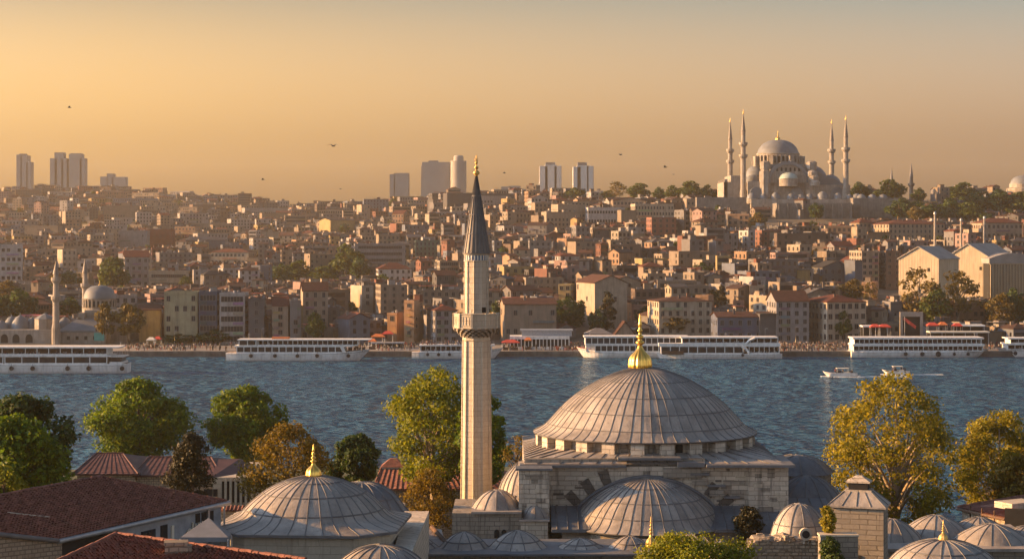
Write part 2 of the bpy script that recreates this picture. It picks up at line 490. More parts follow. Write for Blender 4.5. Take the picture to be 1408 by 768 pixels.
# ------------------------------------------------------------------ foreground: the old mosque, its minaret and courts
def rib(mb, prof, cx, cy, a, w, h, m, rf=None, a_rows=None):
    """a raised lead roll running down a dome along angle a"""
    ca, sa = math.cos(a), math.sin(a)
    vs, fs = [], []
    for k, (r, z) in enumerate(prof):
        q = r * (rf(a, k) if rf else 1)
        ww = min(w, max(.02, q * .09))
        p0, p1 = prof[max(k - 1, 0)], prof[min(k + 1, len(prof) - 1)]
        tr, tz = p1[0] - p0[0], p1[1] - p0[1]
        l = math.hypot(tr, tz) or 1
        nr, nz = tz / l, -tr / l
        for (s, hh) in ((-1, -.02), (-.5, h), (.5, h), (1, -.02)):
            rr = q + nr * hh; z2 = z + nz * hh
            vs.append((cx + rr * ca - s * ww / 2 * sa, cy + rr * sa + s * ww / 2 * ca, z2))
    for k in range(len(prof) - 1):
        for j in range(3):
            fs.append((k * 4 + j, k * 4 + j + 1, (k + 1) * 4 + j + 1, (k + 1) * 4 + j))
    mb.add(vs, fs, m)
def dense(prof, n):
    """resample a profile smoothly (Catmull-Rom), n steps a span"""
    P = [prof[0]] + list(prof) + [prof[-1]]
    out = []
    for i in range(1, len(P) - 2):
        for k in range(n):
            t = k / n
            out.append(tuple(.5 * (2 * P[i][j] + (P[i + 1][j] - P[i - 1][j]) * t + (2 * P[i - 1][j] - 5 * P[i][j] + 4 * P[i + 1][j] - P[i + 2][j]) * t * t + (3 * P[i][j] - P[i - 1][j] - 3 * P[i + 1][j] + P[i + 2][j]) * t ** 3) for j in (0, 1)))
    out.append(prof[-1])
    return out
def lead_dome(prof, cx, cy, nribs, n=64, a0=0.0, a1=None, laps=(), ribw=.13, ribh=.06, rf=None, mb=None, ml=0, ms=1, phase=0.0):
    """lead-sheeted dome: shell (material ml), standing rolls and lap lines (material ms)"""
    mb = mb or MB()
    pr = dense(prof, 4)
    # each course laps over the one below it
    f0 = len(mb.f)
    mb.lathe(pr, n, cx, cy, a0, a1, ml, None, True, True, rf)
    rp = random.Random(int(cx * 7 + cy * 13 + nribs)); tone = {}
    for q in range(f0, min(len(mb.f), f0 + n * (len(pr) - 1))):
        k, i = divmod(q - f0, n)
        key = (i * nribs // n, sum(pr[k][1] > z for z in laps))
        v = tone.setdefault(key, rp.choice((1, 1, .94, 1.05, .88, 1.12, .78, 1.0)) * rp.uniform(.94, 1.06))
        mb.c[q] = (v, v, v * .99)
    for i in range(nribs if a1 is None else nribs + 1):
        a = a0 + phase + (2 * PI if a1 is None else (a1 - a0)) * (i + (rp.uniform(-.13, .13) if 0 < i < nribs else 0)) / nribs
        top = pr[:-2] if pr[-1][0] < .2 else pr
        rib(mb, top, cx, cy, a, ribw, ribh, ms, rf)
    zs = [p[1] for p in pr]
    for z in laps:
        for k in range(len(pr) - 1):
            if pr[k][1] <= z < pr[k + 1][1]:
                t = (z - pr[k][1]) / (pr[k + 1][1] - pr[k][1])
                r = lerp(pr[k][0], pr[k + 1][0], t)
                dz = .055; e_ = 1 if rf is None else 1 / 6.0; dr = (pr[k + 1][0] - pr[k][0]) / (pr[k + 1][1] - pr[k][1]) * dz
                mb.lathe([(r + .01 * e_, z - .005), (r + .035 * e_, z), (r + dr + .03 * e_, z + dz), (r + dr + .005 * e_, z + dz + .015)], n, cx, cy, a0, a1, ms, None, True, False, (lambda a, kk, k=k, t=t: lerp(rf(a, k), rf(a, k + 1), t)) if rf else None)
    return mb
def finial(name, parent, cx, cy, z, H, rb, mat='gold', ribs=14):
    """ribbed gilt bulb, turned knobs and a tall spike"""
    mb = MB()
    base = [(rb * 1.02, 0), (rb * 1.04, .05), (rb, .10), (rb * .96, .16), (rb * .80, .23), (rb * .55, .29), (rb * .34, .345), (rb * .22, .40)]
    rf = lambda a, k: 1 + (.045 * math.cos(a * ribs) if k < 6 else 0)
    mb.lathe(dense([(r, z + h * H) for r, h in base], 2), ribs * 6, cx, cy, rf=lambda a, k: 1 + (.05 * math.cos(a * ribs) if k < 11 else 0))
    top = [(.22, .40), (.20, .43), (.36, .455), (.42, .475), (.36, .495), (.20, .515), (.17, .545), (.30, .565), (.34, .585), (.28, .605), (.15, .625), (.13, .67), (.22, .69), (.24, .705), (.16, .725), (.11, .76), (.17, .80), (.17, .83), (.10, .87), (.09, .93), (.04, 1.0)]
    mb.lathe([(r * rb, z + h * H) for r, h in top], 14, cx, cy)
    return mb.build(name, M[mat], parent)
def arch_prism(mb, cx, w, z0, zs, y0, y1, m=0, pointed=True, n=8):
    """a filled arched slab facing -y (opening, panel)"""
    pts = [(cx - w / 2, z0), (cx + w / 2, z0), (cx + w / 2, zs)]
    for i in range(1, n):
        a = PI * i / n
        k = 1.25 if pointed else 1.0
        pts.append((cx + math.cos(a) * w / 2, zs + math.sin(a) * w / 2 * k))
    pts.append((cx - w / 2, zs))
    vs = [(p[0], y0, p[1]) for p in pts] + [(p[0], y1, p[1]) for p in pts]
    n2 = len(pts)
    mb.add(vs, [tuple(range(n2)), tuple(reversed(range(n2, 2 * n2)))] + [(i, n2 + i, n2 + (i + 1) % n2, (i + 1) % n2) for i in range(n2)], m)

# ---- the great mosque body
DX, DY = 11.95, 172.0                                  # dome axis
mosque = thing('mosque', 'old stone mosque with a broad ribbed lead dome and tall gilded finial', 'mosque', (DX, DY, 11), world_parts=True)
FY = 161.0                                             # front wall plane
wall_l, wall_r = 1.0, 22.4
mb = MB()
mb.box(wall_l, wall_r, FY, 184, 9, 23.35)
# upright corner pier on the right, taller courses proud of the wall
mb.box(19.9, 23.25, FY - .30, FY + 5, 17.6, 23.33)
# left corner pier, made deeper to cast shade on the half dome
mb.box(.55, 3.1, FY - 2.3, FY + 4, 9, 23.3)
rw_ = random.Random(41)
def patch(x0, x1, z0, z1, y, n):
    for _ in range(n):
        w_ = rw_.uniform(.5, 1.5); hh = rw_.choice((.38, .40, .42, .80)); x = rw_.uniform(x0, x1 - w_); z = z0 + .4 * int((z1 - z0 - .45) / .4 * rw_.random())
        o_ = rw_.uniform(.012, .07)
        mb.box(x, x + w_, y - o_, y + .1, z + .02, z + hh - .02, rw_.choice((0, 0, 0, 1, 1, 2)))
patch(3.2, 19.8, 19.8, 23.2, FY, 120); patch(20.0, 23.2, 18, 23.2, FY - .30, 26); patch(.6, 3.0, 17, 23.2, FY - 2.3, 26)
for _ in range(14):      # putlog holes and lost blocks
    x, z = rw_.uniform(3.4, 19.6), rw_.uniform(20.2, 23.0)
    mb.box(x, x + rw_.uniform(.2, .9), FY - .074, FY, z, z + rw_.uniform(.10, .22), 3)
mb.build('wall', [M['stone'], M['stone_dark'], M['stone_pale'], M['soot']], mosque)
# voussoirs of the big relieving arch
mb = MB()
acx, acz, Ro, Ri = X(890, FY), 13.77, 9.95, 8.75
for (a0, a1) in ((28, 62), (105, 150)):
    mb = MB()
    nb = int((a1 - a0) / 4.6)
    for i in range(nb):
        p, q = R(a0 + (a1 - a0) * i / nb), R(a0 + (a1 - a0) * (i + .94) / nb)
        pr = .10 if i % 2 else .06
        y = FY - pr
        poly = [(Ri, p), (Ro, p), (Ro, q), (Ri, q)]
        vs = [(acx + r * math.cos(a), y, acz + r * math.sin(a)) for r, a in poly] + [(acx + r * math.cos(a), FY + .1, acz + r * math.sin(a)) for r, a in poly]
        mb.add(vs, [(0, 3, 2, 1), (0, 1, 5, 4), (1, 2, 6, 5), (2, 3, 7, 6), (3, 0, 4, 7)], i % 2)
    mb.build('relieving_arch', [M['stone'], M['soot']], mosque)
# cornices and lead copings of the walls
mb = MB()
mb.box(wall_l - .35, 9.6, FY - .55, FY + .9, 23.303, 23.52, 0)
mb.box(.3, 3.35, FY - 2.6, FY - .553, 23.303, 23.48, 0)
mb.box(8.9, 14.2, FY - .40, FY + .9, 23.9, 24.10, 0)
mb.box(13.9, 16.2, FY - .65, FY + .9, 23.36, 23.74, 0)
mb.box(16.3, 23.7, FY - 1.15, FY + 6, 23.38, 23.60, 0)
# stepped coping going down over the right haunch
for (px, py, w) in ((962, 652, 1.6), (985, 668, 1.5), (1006, 684, 1.3)):
    x, z = X(px, FY), Z(py, FY)
    mb.box(x - w / 2, x + w / 2, FY - .36, FY + .1, z - .02, z + .16, 0)
mb.build('coping', M['lead_dark'], mosque)
mb = MB()
for (px, py, w, h) in ((938, 643, 3.2, .8), (962, 658, 1.3, .5), (985, 673, 1.2, .5)):
    x, z = X(px, FY), Z(py, FY)
    mb.box(x - w / 2, x + w / 2, FY - .28, FY + .1, z - h, z, 0)
mb.box(wall_l + .1, 16.3, FY + .3, FY + 1.5, 23.3, 23.92, 0)
mb.build('parapet', M['stone_dark'], mosque)
# roof skirt between the square and the drum
mb = MB()
n = 32
sq = []
for i in range(n):
    a = 2 * PI * i / n
    k = 1 / max(abs(math.cos(a)), abs(math.sin(a)))
    sq.append((DX + 10.95 * k * math.cos(a), DY + 11.2 * k * math.sin(a), 23.56))
dr = [(DX + 9.35 * math.cos(2 * PI * i / n), DY + 9.35 * math.sin(2 * PI * i / n), 24.25) for i in range(n)]
mb.add(sq + dr, [(i, (i + 1) % n, n + (i + 1) % n, n + i) for i in range(n)], 0)
for i in range(0, 60):
    a = 2 * PI * i / 60
    k = 1 / max(abs(math.cos(a)), abs(math.sin(a)))
    p = Vector((DX + 10.9 * k * math.cos(a), DY + 11.1 * k * math.sin(a), 23.60)); q = Vector((DX + 9.4 * math.cos(a), DY + 9.4 * math.sin(a), 24.27))
    mb.tube([p, q], .055, 4, 1, cap=False)
mb.build('roof', [M['lead'], M['seam']], mosque)
# drum with piers and arched panels
mb = MB()
mb.lathe([(9.0, 23.2), (9.0, 25.25)], 48, DX, DY, m=0, smooth=False)
mb.lathe([(9.25, 23.2), (9.25, 23.95), (9.05, 24.1)], 48, DX, DY, m=0, smooth=False, cap=False)
npier = 24
for i in range(npier):
    a = 2 * PI * (i + .5) / npier
    # piers deep on the sunny half, shallow pilasters elsewhere
    mb.obox(DX + 9.35 * math.cos(a), DY + 9.35 * math.sin(a), 23.75, .95, 1.15, 1.42, a, 0)
    mb.obox(DX + 9.40 * math.cos(a), DY + 9.40 * math.sin(a), 25.14, 1.1, 1.3, .10, a, 1)
mb.build('drum', [M['stone'], M['lead']], mosque)
for i in range(npier):
    a = 2 * PI * i / npier
    T = Matrix.Translation((DX + 9.02 * math.cos(a), DY + 9.02 * math.sin(a), 0)) @ Matrix.Rotation(a + PI / 2, 4, 'Z')
    q = MB(T); arch_prism(q, 0, .62, 24.15, 24.75, -.06, .1, 0, False)
    q.build('drum_window', M['dark' if i % 8 == 3 else 'stone_dark'], mosque)  # mostly blank panels; shade between the piers is put into their dark colour
prof = [(10.05, 25.20), (9.55, 25.42), (9.05, 25.72), (8.55, 26.2), (7.65, 27.2), (6.75, 28.05), (5.75, 28.80), (4.6, 29.5), (3.4, 30.1), (2.2, 30.55), (1.1, 30.83), (.15, 30.95)]
d = lead_dome(prof, DX, DY, 60, 120, laps=(25.95, 27.25, 28.55, 29.75), ribw=.085, ribh=.04)
d.lathe([(9.2, 25.05), (10.02, 25.08), (10.07, 25.21)], 120, DX, DY, m=1, cap=False)
dome = d.build('dome', [M['lead'], M['seam']], mosque)
finial('finial', mosque, X(880, 172), DY, 30.88, 4.75, 1.0, 'gold')
# front semi-dome on its apse
SX, SY = X(889, FY), FY
prof = [(7.0, 18.62), (6.55, 18.85), (6.15, 19.2), (5.65, 19.8), (4.9, 20.55), (3.9, 21.25), (2.7, 21.85), (1.4, 22.25), (.12, 22.42)]
d = lead_dome(prof, SX, SY, 22, 64, PI, 2 * PI, laps=(19.6, 20.75, 21.75), ribw=.10, ribh=.045)
d.lathe([(6.3, 18.48), (6.98, 18.5), (7.02, 18.62)], 64, SX, SY, PI, 2 * PI, 1)
d.build('half_dome', [M['lead'], M['seam']], mosque)
mb = MB()
n = 14
pts = [(SX + 6.35 * math.cos(PI + PI * i / n), SY + 6.35 * math.sin(PI + PI * i / n)) for i in range(n + 1)]
mb.prism([(SX - 6.35, SY + .2)] + pts + [(SX + 6.35, SY + .2)], 9, 18.5)
mb.build('apse', M['stone_dark'], mosque)
# a lead moulding where the half dome meets the wall
mb = MB()
pr = dense(prof, 4)
pts = [(SX - r * 1.02, SY - .1, z + .08) for r, z in pr] + [(SX + r * 1.02, SY - .1, z + .08) for r, z in reversed(pr)]
mb.tube(pts, .17, 6, 0)
mb.build('flashing', M['lead_dark'], mosque)
# lead shoulders beside the half dome
mb = MB()
xl0, xl1 = X(757, FY), X(815, FY)
def shed(mb, x0, x1, y0, y1, zf, zb, th=.25, m=0, seams=0, ms=1):
    mb.add([(x0, y0, zf - th), (x1, y0, zf - th), (x1, y1, zb - th), (x0, y1, zb - th), (x0, y0, zf), (x1, y0, zf), (x1, y1, zb), (x0, y1, zb)],
           [(3, 2, 1, 0), (4, 5, 6, 7), (0, 1, 5, 4), (1, 2, 6, 5), (2, 3, 7, 6), (3, 0, 4, 7)], m)
    for i in range(seams):
        x = lerp(x0, x1, (i + .5) / seams)
        mb.tube([(x, y0 + .02, zf + .03), (x, y1, zb + .03)], .05, 4, ms, cap=False)
shed(mb, xl0, xl1, FY - 4.6, FY + .1, 18.75, 20.1, .25, 0, 4)
mb.build('side_roof', [M['lead_dark'], M['seam']], mosque)
mb = MB()
shed(mb, X(968, FY), X(1030, FY), FY - 4.6, FY + .1, 18.75, 20.1, .25, 0, 4)
shed(mb, X(1030, FY), X(1142, FY), FY - 5.2, FY + 2.4, 18.2, 20.35, .25, 0, 7)
mb.build('side_roof', [M['lead_dark'], M['seam']], mosque)
mb = MB()
mb.box(xl0 + .9, xl1, FY - 4.0, FY + .1, 9, 18.55)
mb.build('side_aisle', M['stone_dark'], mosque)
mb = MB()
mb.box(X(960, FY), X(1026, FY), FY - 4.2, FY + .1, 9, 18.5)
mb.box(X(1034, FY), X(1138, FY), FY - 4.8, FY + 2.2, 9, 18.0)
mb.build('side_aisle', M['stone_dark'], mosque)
# front pier with its quarter cap
mb = MB()
p0, p1 = X(716, 158.5), X(753, 158.5)
mb.box(p0, p1, 157.2, FY + .1, 9, Z(713, 158.5))
mb.build('pier', M['stone'], mosque)
mb = MB()
pc = (p0 + p1) / 2
zb = Z(712, 158.5)
lead_dome([(1.32, zb), (1.24, zb + .12), (1.02, zb + .45), (.62, zb + .85), (.08, zb + 1.1)], pc, 158.9, 8, 24, mb=mb, ribw=.08, ribh=.04)
mb.prism([(p0 - .15, 157.0), (p1 + .15, 157.0), (p1 + .15, FY), (p0 - .15, FY)], zb - .06, zb + .05, 0)
mb.build('pier_cap', [M['lead'], M['seam']], mosque)
# stepped exedra bulging from the sunny left wall
mb = MB()
ex, ey = 1.3, 168.0
lead_dome([(3.15, 18.9), (2.95, 19.1), (2.75, 19.9), (2.45, 20.3)], ex, ey, 16, 40, PI / 2, 3 * PI / 2, mb=mb)
lead_dome([(2.55, 20.25), (2.5, 20.4), (2.15, 21.3), (1.6, 22.1), (.9, 22.75), (.1, 23.1)], ex, ey, 12, 40, PI / 2, 3 * PI / 2, mb=mb)
mb.lathe([(2.9, 9), (2.9, 19)], 24, ex, ey, PI / 2, 3 * PI / 2, 2, smooth=False)
mb.build('exedra', [M['lead'], M['seam'], M['stone']], mosque)
# low domed corner room on the left
mb = MB()
rx, ry = X(683, 160), 160.0
rz = Z(703, 158)
c0, c1 = X(622, 158), X(717, 158)
mb.box(c0, c1, 157.6, 166, 9, rz - .05)
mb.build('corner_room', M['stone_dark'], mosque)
mb = MB()
k = [(X(648, 158), 157.3), (X(717, 158), 157.3), (X(717, 158), 163), (X(648, 158), 163)]
mb.prism(k, rz - .08, rz + .1, 0)
lead_dome([(2.12, rz + .08), (2.0, rz + .18), (1.75, rz + .55), (1.3, rz + 1.05), (.7, rz + 1.42), (.08, rz + 1.58)], rx, ry, 12, 40, mb=mb, ribw=.1, ribh=.05)
mb.build('corner_dome', [M['lead'], M['seam']], mosque)
for px in (683, 693):
    mb = MB(); arch_prism(mb, X(px, 157.5), .42, Z(739, 157.5), Z(731, 157.5), 157.52, 157.75, 0, False)
    mb.build('slit_window', M['dark'], mosque)
# lead roofs of the eastern annexe, with the dome's shadow put into dark lead
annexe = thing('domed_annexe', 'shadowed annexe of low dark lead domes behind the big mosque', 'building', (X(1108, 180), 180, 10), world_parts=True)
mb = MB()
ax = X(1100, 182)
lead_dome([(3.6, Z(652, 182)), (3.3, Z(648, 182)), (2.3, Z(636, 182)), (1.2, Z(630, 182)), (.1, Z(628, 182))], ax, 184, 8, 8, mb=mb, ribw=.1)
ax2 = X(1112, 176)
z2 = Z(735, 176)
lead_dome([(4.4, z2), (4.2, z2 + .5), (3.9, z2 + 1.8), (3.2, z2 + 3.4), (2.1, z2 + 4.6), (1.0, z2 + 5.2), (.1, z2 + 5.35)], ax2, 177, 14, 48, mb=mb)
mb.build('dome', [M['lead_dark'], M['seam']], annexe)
mb = MB()
mb.lathe([(3.3, 9), (3.3, Z(651, 182))], 8, ax, 184, m=0, smooth=False)
mb.prism([(ax2 - 5, 172.5), (ax2 + 4.6, 172.5), (ax2 + 4.6, 184), (ax2 - 5, 184)], 9, z2)
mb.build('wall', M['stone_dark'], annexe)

# ---- minaret
MX, MY = X(655, 181), 181.0
mz = lambda py: Z(py, 181)
MT = Matrix.Translation((MX, MY, 0)) @ Matrix.Diagonal((181 / 168, 181 / 168, 1, 1)) @ Matrix.Translation((-MX, -MY, 0))   # slim radii widen to 181 m
minaret = thing('minaret', 'tall pale stone minaret with a balcony and dark pointed lead spire', 'minaret', (MX, MY, mz(700)), world_parts=True)
NS = 10
ph = R(8)
def poly_ring(r, n=NS, p=ph): return [(MX + r * math.cos(2 * PI * i / n + p), MY + r * math.sin(2 * PI * i / n + p)) for i in range(n)]
def shaft(mb, r0, r1, z0, z1, roll, m=0):
    mb.lathe([(r0, z0), (r1, z1)], NS, MX, MY, ph, None, m, smooth=False)
    for i in range(NS):
        a = 2 * PI * i / NS + ph
        ca, sa = math.cos(a), math.sin(a)
        mb.tube([(MX + r0 * ca, MY + r0 * sa, z0), (MX + r1 * ca, MY + r1 * sa, z1)], roll, 6, m, cap=False)
mb = MB(MT)
shaft(mb, 1.33, 1.17, mz(691), mz(468), .10)
mb.lathe([(1.17, mz(468)), (1.26, mz(466.5)), (1.22, mz(464)), (1.2, mz(461))], NS, MX, MY, ph, None, 0, smooth=False)
mb.build('shaft', M['stone_pale'], minaret)
mb = MB(MT)
mb.lathe([(1.95, mz(740)), (1.95, mz(696)), (1.55, mz(690)), (1.4, mz(688))], 8, MX, MY, PI / 8, None, 0, smooth=False)
mb.build('base', M['stone_dark'], minaret)
# corbelled balcony
mb = MB(MT)
tiers = [(1.2, 463), (1.34, 460.5), (1.5, 458), (1.68, 455.5), (1.86, 453), (1.98, 450.5)]
for k in range(len(tiers) - 1):
    (r, y), (r2, y2) = tiers[k], tiers[k + 1]
    mb.lathe([(r - .02, mz(y)), (r - .02, mz(y2) + .02)], 20, MX, MY, 0, None, 0, smooth=False)
    for i in range(20):
        a = 2 * PI * (i + (k % 2) * .5) / 20
        mb.obox(MX + (r + .07) * math.cos(a), MY + (r + .07) * math.sin(a), mz(y) + .02, .26, .22, (mz(y2) - mz(y)) * .96, a, 0, taper=1.25)
mb.build('corbels', M['stone_dark'], minaret)
mb = MB(MT)
mb.lathe([(2.0, mz(451)), (2.08, mz(450)), (2.08, mz(449))], NS, MX, MY, ph, None, 0, smooth=False)
mb.build('balcony_floor', M['stone_pale'], minaret)
mb = MB(MT)
ro, ri = 2.0, 1.86
for i in range(NS):
    a, b = 2 * PI * i / NS + ph, 2 * PI * (i + 1) / NS + ph
    q = []
    for r in (ri, ro):
        for t in (a, b): q.append((MX + r * math.cos(t), MY + r * math.sin(t)))
    mb.prism([q[0], q[1], q[3], q[2]], mz(449.4), mz(431), 0)
    # post at the corner and a sunk panel frame
    mb.obox(MX + 2.0 * math.cos(a), MY + 2.0 * math.sin(a), mz(450), .18, .18, mz(429.6) - mz(450), a)
    mid = (a + b) / 2
    rr = ro * math.cos(PI / NS) + .015
    for z in (mz(447.5), mz(434)):
        mb.obox(MX + rr * math.cos(mid), MY + rr * math.sin(mid), z, .06, 1.0, .10, mid)
    for s in (-.32, 0, .32):
        mb.obox(MX + rr * math.cos(mid) - s * math.sin(mid), MY + rr * math.sin(mid) + s * math.cos(mid), mz(446), .05, .09, mz(434.5) - mz(446), mid)
mb.lathe([(2.06, mz(431)), (2.08, mz(430.2)), (1.84, mz(429.8))], NS, MX, MY, ph, None, 0, smooth=False, cap=False)
mb.build('parapet', M['stone_pale'], minaret)
mb = MB(MT)
shaft(mb, 1.07, 1.04, mz(449), mz(359), .06)
mb.lathe([(1.1, mz(359)), (1.13, mz(358.4)), (1.13, mz(357.8)), (1.05, mz(357.4))], NS, MX, MY, ph, None, 0, smooth=False, cap=False)
mb.lathe([(1.05, mz(350.5)), (1.12, mz(350)), (1.16, mz(348))], NS, MX, MY, ph, None, 0, smooth=False, cap=False)
mb.build('upper_shaft', M['stone_pale'], minaret)
mb = MB(MT)
a = -PI / 2 + R(38)
mb.obox(MX + 1.0 * math.cos(a), MY + 1.0 * math.sin(a), mz(429), .2, .45, .5, a)
mb.build('balcony_door', M['dark'], minaret)
M['band'] = mat_plain('blue_tile_band', (.10, .14, .22), .35, var=.5, scale=6)
mb = MB(MT)
mb.lathe([(1.06, mz(357.5)), (1.06, mz(350.5))], 24, MX, MY, 0, None, 0, smooth=False, cap=False)
for i in range(24):
    a = 2 * PI * (i + .5) / 24
    mb.obox(MX + 1.06 * math.cos(a), MY + 1.06 * math.sin(a), mz(357.2), .07, .09, mz(350.6) - mz(357.2), a, 1)
mb.build('tile_band', [M['band'], M['cream']], minaret)
mb = MB(MT)
M['spire'] = mat_lead('spire_lead', (.155, .135, .12))
prof = [(1.20, mz(347.5)), (1.17, mz(346)), (1.0, mz(330)), (.74, mz(305)), (.47, mz(279)), (.22, mz(256)), (.07, mz(242))]
mb.lathe([(1.0, mz(349)), (1.24, mz(348.6)), (1.24, mz(347.4))], 20, MX, MY, m=1, cap=False)
mb.lathe(prof, 20, MX, MY, smooth=False)
for i in range(20): rib(mb, prof, MX, MY, 2 * PI * i / 20, .10, .05, 1)
for y in (322, 296, 270):
    t = (y - 346) / (242 - 346); r = interp(mz(y), [(p[1], p[0]) for p in prof])
    mb.lathe([(r + .01, mz(y)), (r + .05, mz(y) + .03), (r - .01, mz(y) + .13)], 20, MX, MY, m=1, cap=False)
mb.build('spire', [M['spire'], M['seam']], minaret)
mb = MB(MT)
z0 = mz(243)
mb.lathe([(.09, z0), (.10, z0 + .1), (.28, z0 + .28), (.30, z0 + .38), (.22, z0 + .52), (.08, z0 + .62), (.08, z0 + .72), (.20, z0 + .82), (.21, z0 + .90), (.08, z0 + 1.02), (.06, z0 + 1.2), (.14, z0 + 1.28), (.14, z0 + 1.34), (.05, z0 + 1.44), (.04, z0 + 2.0), (.01, z0 + 2.05)], 12, MX, MY)
for s in (-1, 1):   # crescent horns
    mb.tube([(MX, MY, z0 + 1.42), (MX + s * .11, MY, z0 + 1.5), (MX + s * .13, MY, z0 + 1.65), (MX + s * .10, MY, z0 + 1.82)], [.05, .045, .035, .012], 6)
mb.build('finial', M['gold_matt'], minaret)

# ---- domed tomb at the left
TX, TY = X(432, 128), 128.0
tz = Z(716, 128)
tomb = thing('domed_tomb', 'squat stone tomb with a flared lead dome and gilded finial, left of the minaret', 'tomb', (TX, TY, 13), world_parts=True)
hw, ch = 5.75, 2.1
octp = [(-hw + ch, -hw), (hw - ch, -hw), (hw, -hw + ch), (hw, hw - ch), (hw - ch, hw), (-hw + ch, hw), (-hw, hw - ch), (-hw, -hw + ch)]
rot = R(-4)
octp = [(x * math.cos(rot) - y * math.sin(rot), x * math.sin(rot) + y * math.cos(rot)) for x, y in octp]
def oct_r(a):
    d = (math.cos(a), math.sin(a)); best = 99
    for (p, q) in zip(octp, octp[1:] + octp[:1]):
        ex_, ey_ = q[0] - p[0], q[1] - p[1]
        den = d[0] * ey_ - d[1] * ex_
        if abs(den) > 1e-9:
            t = (p[0] * ey_ - p[1] * ex_) / den
            u = (p[0] * d[1] - p[1] * d[0]) / den
            if t > 0 and -1e-6 <= u <= 1 + 1e-6: best = min(best, t)
    return best
mb = MB()
mb.prism([(TX + x * .97, TY + y * .97) for x, y in octp], 12, tz - .1)
mb.build('wall', M['stone_pale'], tomb)
prof = [(1.0, tz), (.985, tz + .10), (.90, tz + .30), (.815, tz + .62), (.74, tz + 1.1), (.645, tz + 1.62), (.51, tz + 2.2), (.35, tz + 2.65), (.18, tz + 2.95), (.02, tz + 3.06)]
pr_n = len(dense(prof, 4))
def trf(a, k):
    t = min(1, k / 13.0); t = t * t * (3 - 2 * t)
    return lerp(oct_r(a) * 1.06, 6.05, t)
d = lead_dome(prof, TX, TY, 36, 144, laps=(tz + .9, tz + 1.95, tz + 2.7), rf=trf, ribw=.09, ribh=.045)
d.prism([(TX + x * 1.06, TY + y * 1.06) for x, y in octp], tz - .16, tz + .01, 1)
d.build('dome', [M['lead'], M['seam']], tomb)
finial('finial', tomb, TX - .05, TY, tz + 3.0, 2.15, .50, 'gold', 10)
# the lower dome and stone flank behind it
tomb2 = thing('domed_hall', 'low grey lead dome peeping out behind the left tomb, with a pale coped flank wall', 'building', (X(508, 142), 142, 12), world_parts=True)
mb = MB()
zz = Z(703, 142)
lead_dome([(3.6, zz), (3.35, zz + .2), (2.9, zz + .8), (2.2, zz + 1.55), (1.2, zz + 2.05), (.1, zz + 2.25)], X(497, 142), 142, 18, 60, mb=mb, laps=(zz + 1.1,), ribw=.1)
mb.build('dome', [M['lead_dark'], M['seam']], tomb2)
mb = MB()
mb.prism([(X(440, 142), 138), (X(552, 142), 138), (X(552, 142), 147), (X(440, 142), 147)], 11, zz - .02)
mb.build('wall', M['stone_dark'], tomb2)
mb = MB()
x0, x1 = X(546, 130), X(562, 124)
f = [(X(541, 121), 121), (X(566, 121), 121), (X(590, 139), 139), (X(556, 139), 139)]
mb.prism(f, 11, Z(702, 139), 0)
mb.build('flank_wall', M['stone'], tomb2)

# ---- the arcade of small lead domes along the bottom edge
arc = thing('arcade', 'arcade roof of small lead cupolas in a row below the mosque front', 'arcade', (X(690, 140), 140, 12), world_parts=True)
za = Z(762, 138)
mb = MB()
mb.prism([(X(540, 140), 138.2), (X(905, 140), 138.2), (X(905, 140), 144.5), (X(540, 140), 144.5)], 11, za - .12)
mb.build('wall', M['stone_dark'], arc)
mb = MB()
mb.prism([(X(538, 140), 137.9), (X(907, 140), 137.9), (X(907, 140), 144.8), (X(538, 140), 144.8)], za - .10, za + .06)
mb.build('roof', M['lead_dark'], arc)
for (px, top, hw_) in ((576, 738, 27), (638, 731, 35), (712, 729, 41), (798, 740, 31), (866, 737, 30)):
    r = hw_ / FPX * 141 * .98
    h_ = Z(top, 141) - za
    mb = MB()
    lead_dome([(r, za + .05), (r * .93, za + .15), (r * .78, za + h_ * .38), (r * .5, za + h_ * .74), (r * .2, za + h_ * .95), (.05, za + h_)], X(px, 141), 141.2, 10, 40, mb=mb, ribw=.08, ribh=.04, laps=(za + h_ * .42,))
    mb.build('cupola', [M['lead'], M['seam']], arc)
finial('finial', arc, X(895, 139), 139.0, Z(752, 139), Z(709, 139) - Z(752, 139), .36, 'gold_matt', 8)
mb = MB(); z = Z(752, 139)
lead_dome([(1.9, z - 1.3), (1.6, z - 1.0), (1.0, z - .4), (.3, z)], X(895, 139), 139, 8, 32, mb=mb)
mb.build('cupola', [M['lead'], M['seam']], arc)
cup = thing('cupola', 'near ribbed lead cupola catching sun at the bottom edge beside the left tomb', 'dome', (X(524, 113), 113, 20), world_parts=True)
mb = MB(); z = Z(749, 113)
lead_dome([(3.0, z - 1.75), (2.85, z - 1.5), (2.3, z - .8), (1.5, z - .28), (.7, z - .05), (.05, z)], X(524, 113), 113, 20, 60, mb=mb, ribw=.08, ribh=.05)
mb.build('shell', [M['lead'], M['seam']], cup)
mb = MB(); mb.lathe([(2.75, 11), (2.75, z - 1.7)], 16, X(524, 113), 113, smooth=False); mb.build('drum', M['stone_dark'], cup)
# lean-to between tomb and minaret
lt = thing('lean_to', 'small lead lean-to roof with a wooden verge between the left tomb and the cupola row', 'roof', (X(597, 146), 146, 12), world_parts=True)
mb = MB()
a_, b_, c_, d_ = W(584, 752, 143), W(612, 745, 143), W(607, 727, 149), W(590, 725, 149)
mb.add([a_, b_, c_, d_] + [Vector((p.x, p.y, 12)) for p in (a_, b_, c_, d_)], [(0, 1, 2, 3), (0, 4, 5, 1), (1, 5, 6, 2), (2, 6, 7, 3), (3, 7, 4, 0)])
mb.build('roof', M['lead'], lt)
mb = MB(); mb.tube([W(594, 724, 149), W(614, 746, 143)], .22, 4); mb.build('verge', M['wood'], lt)

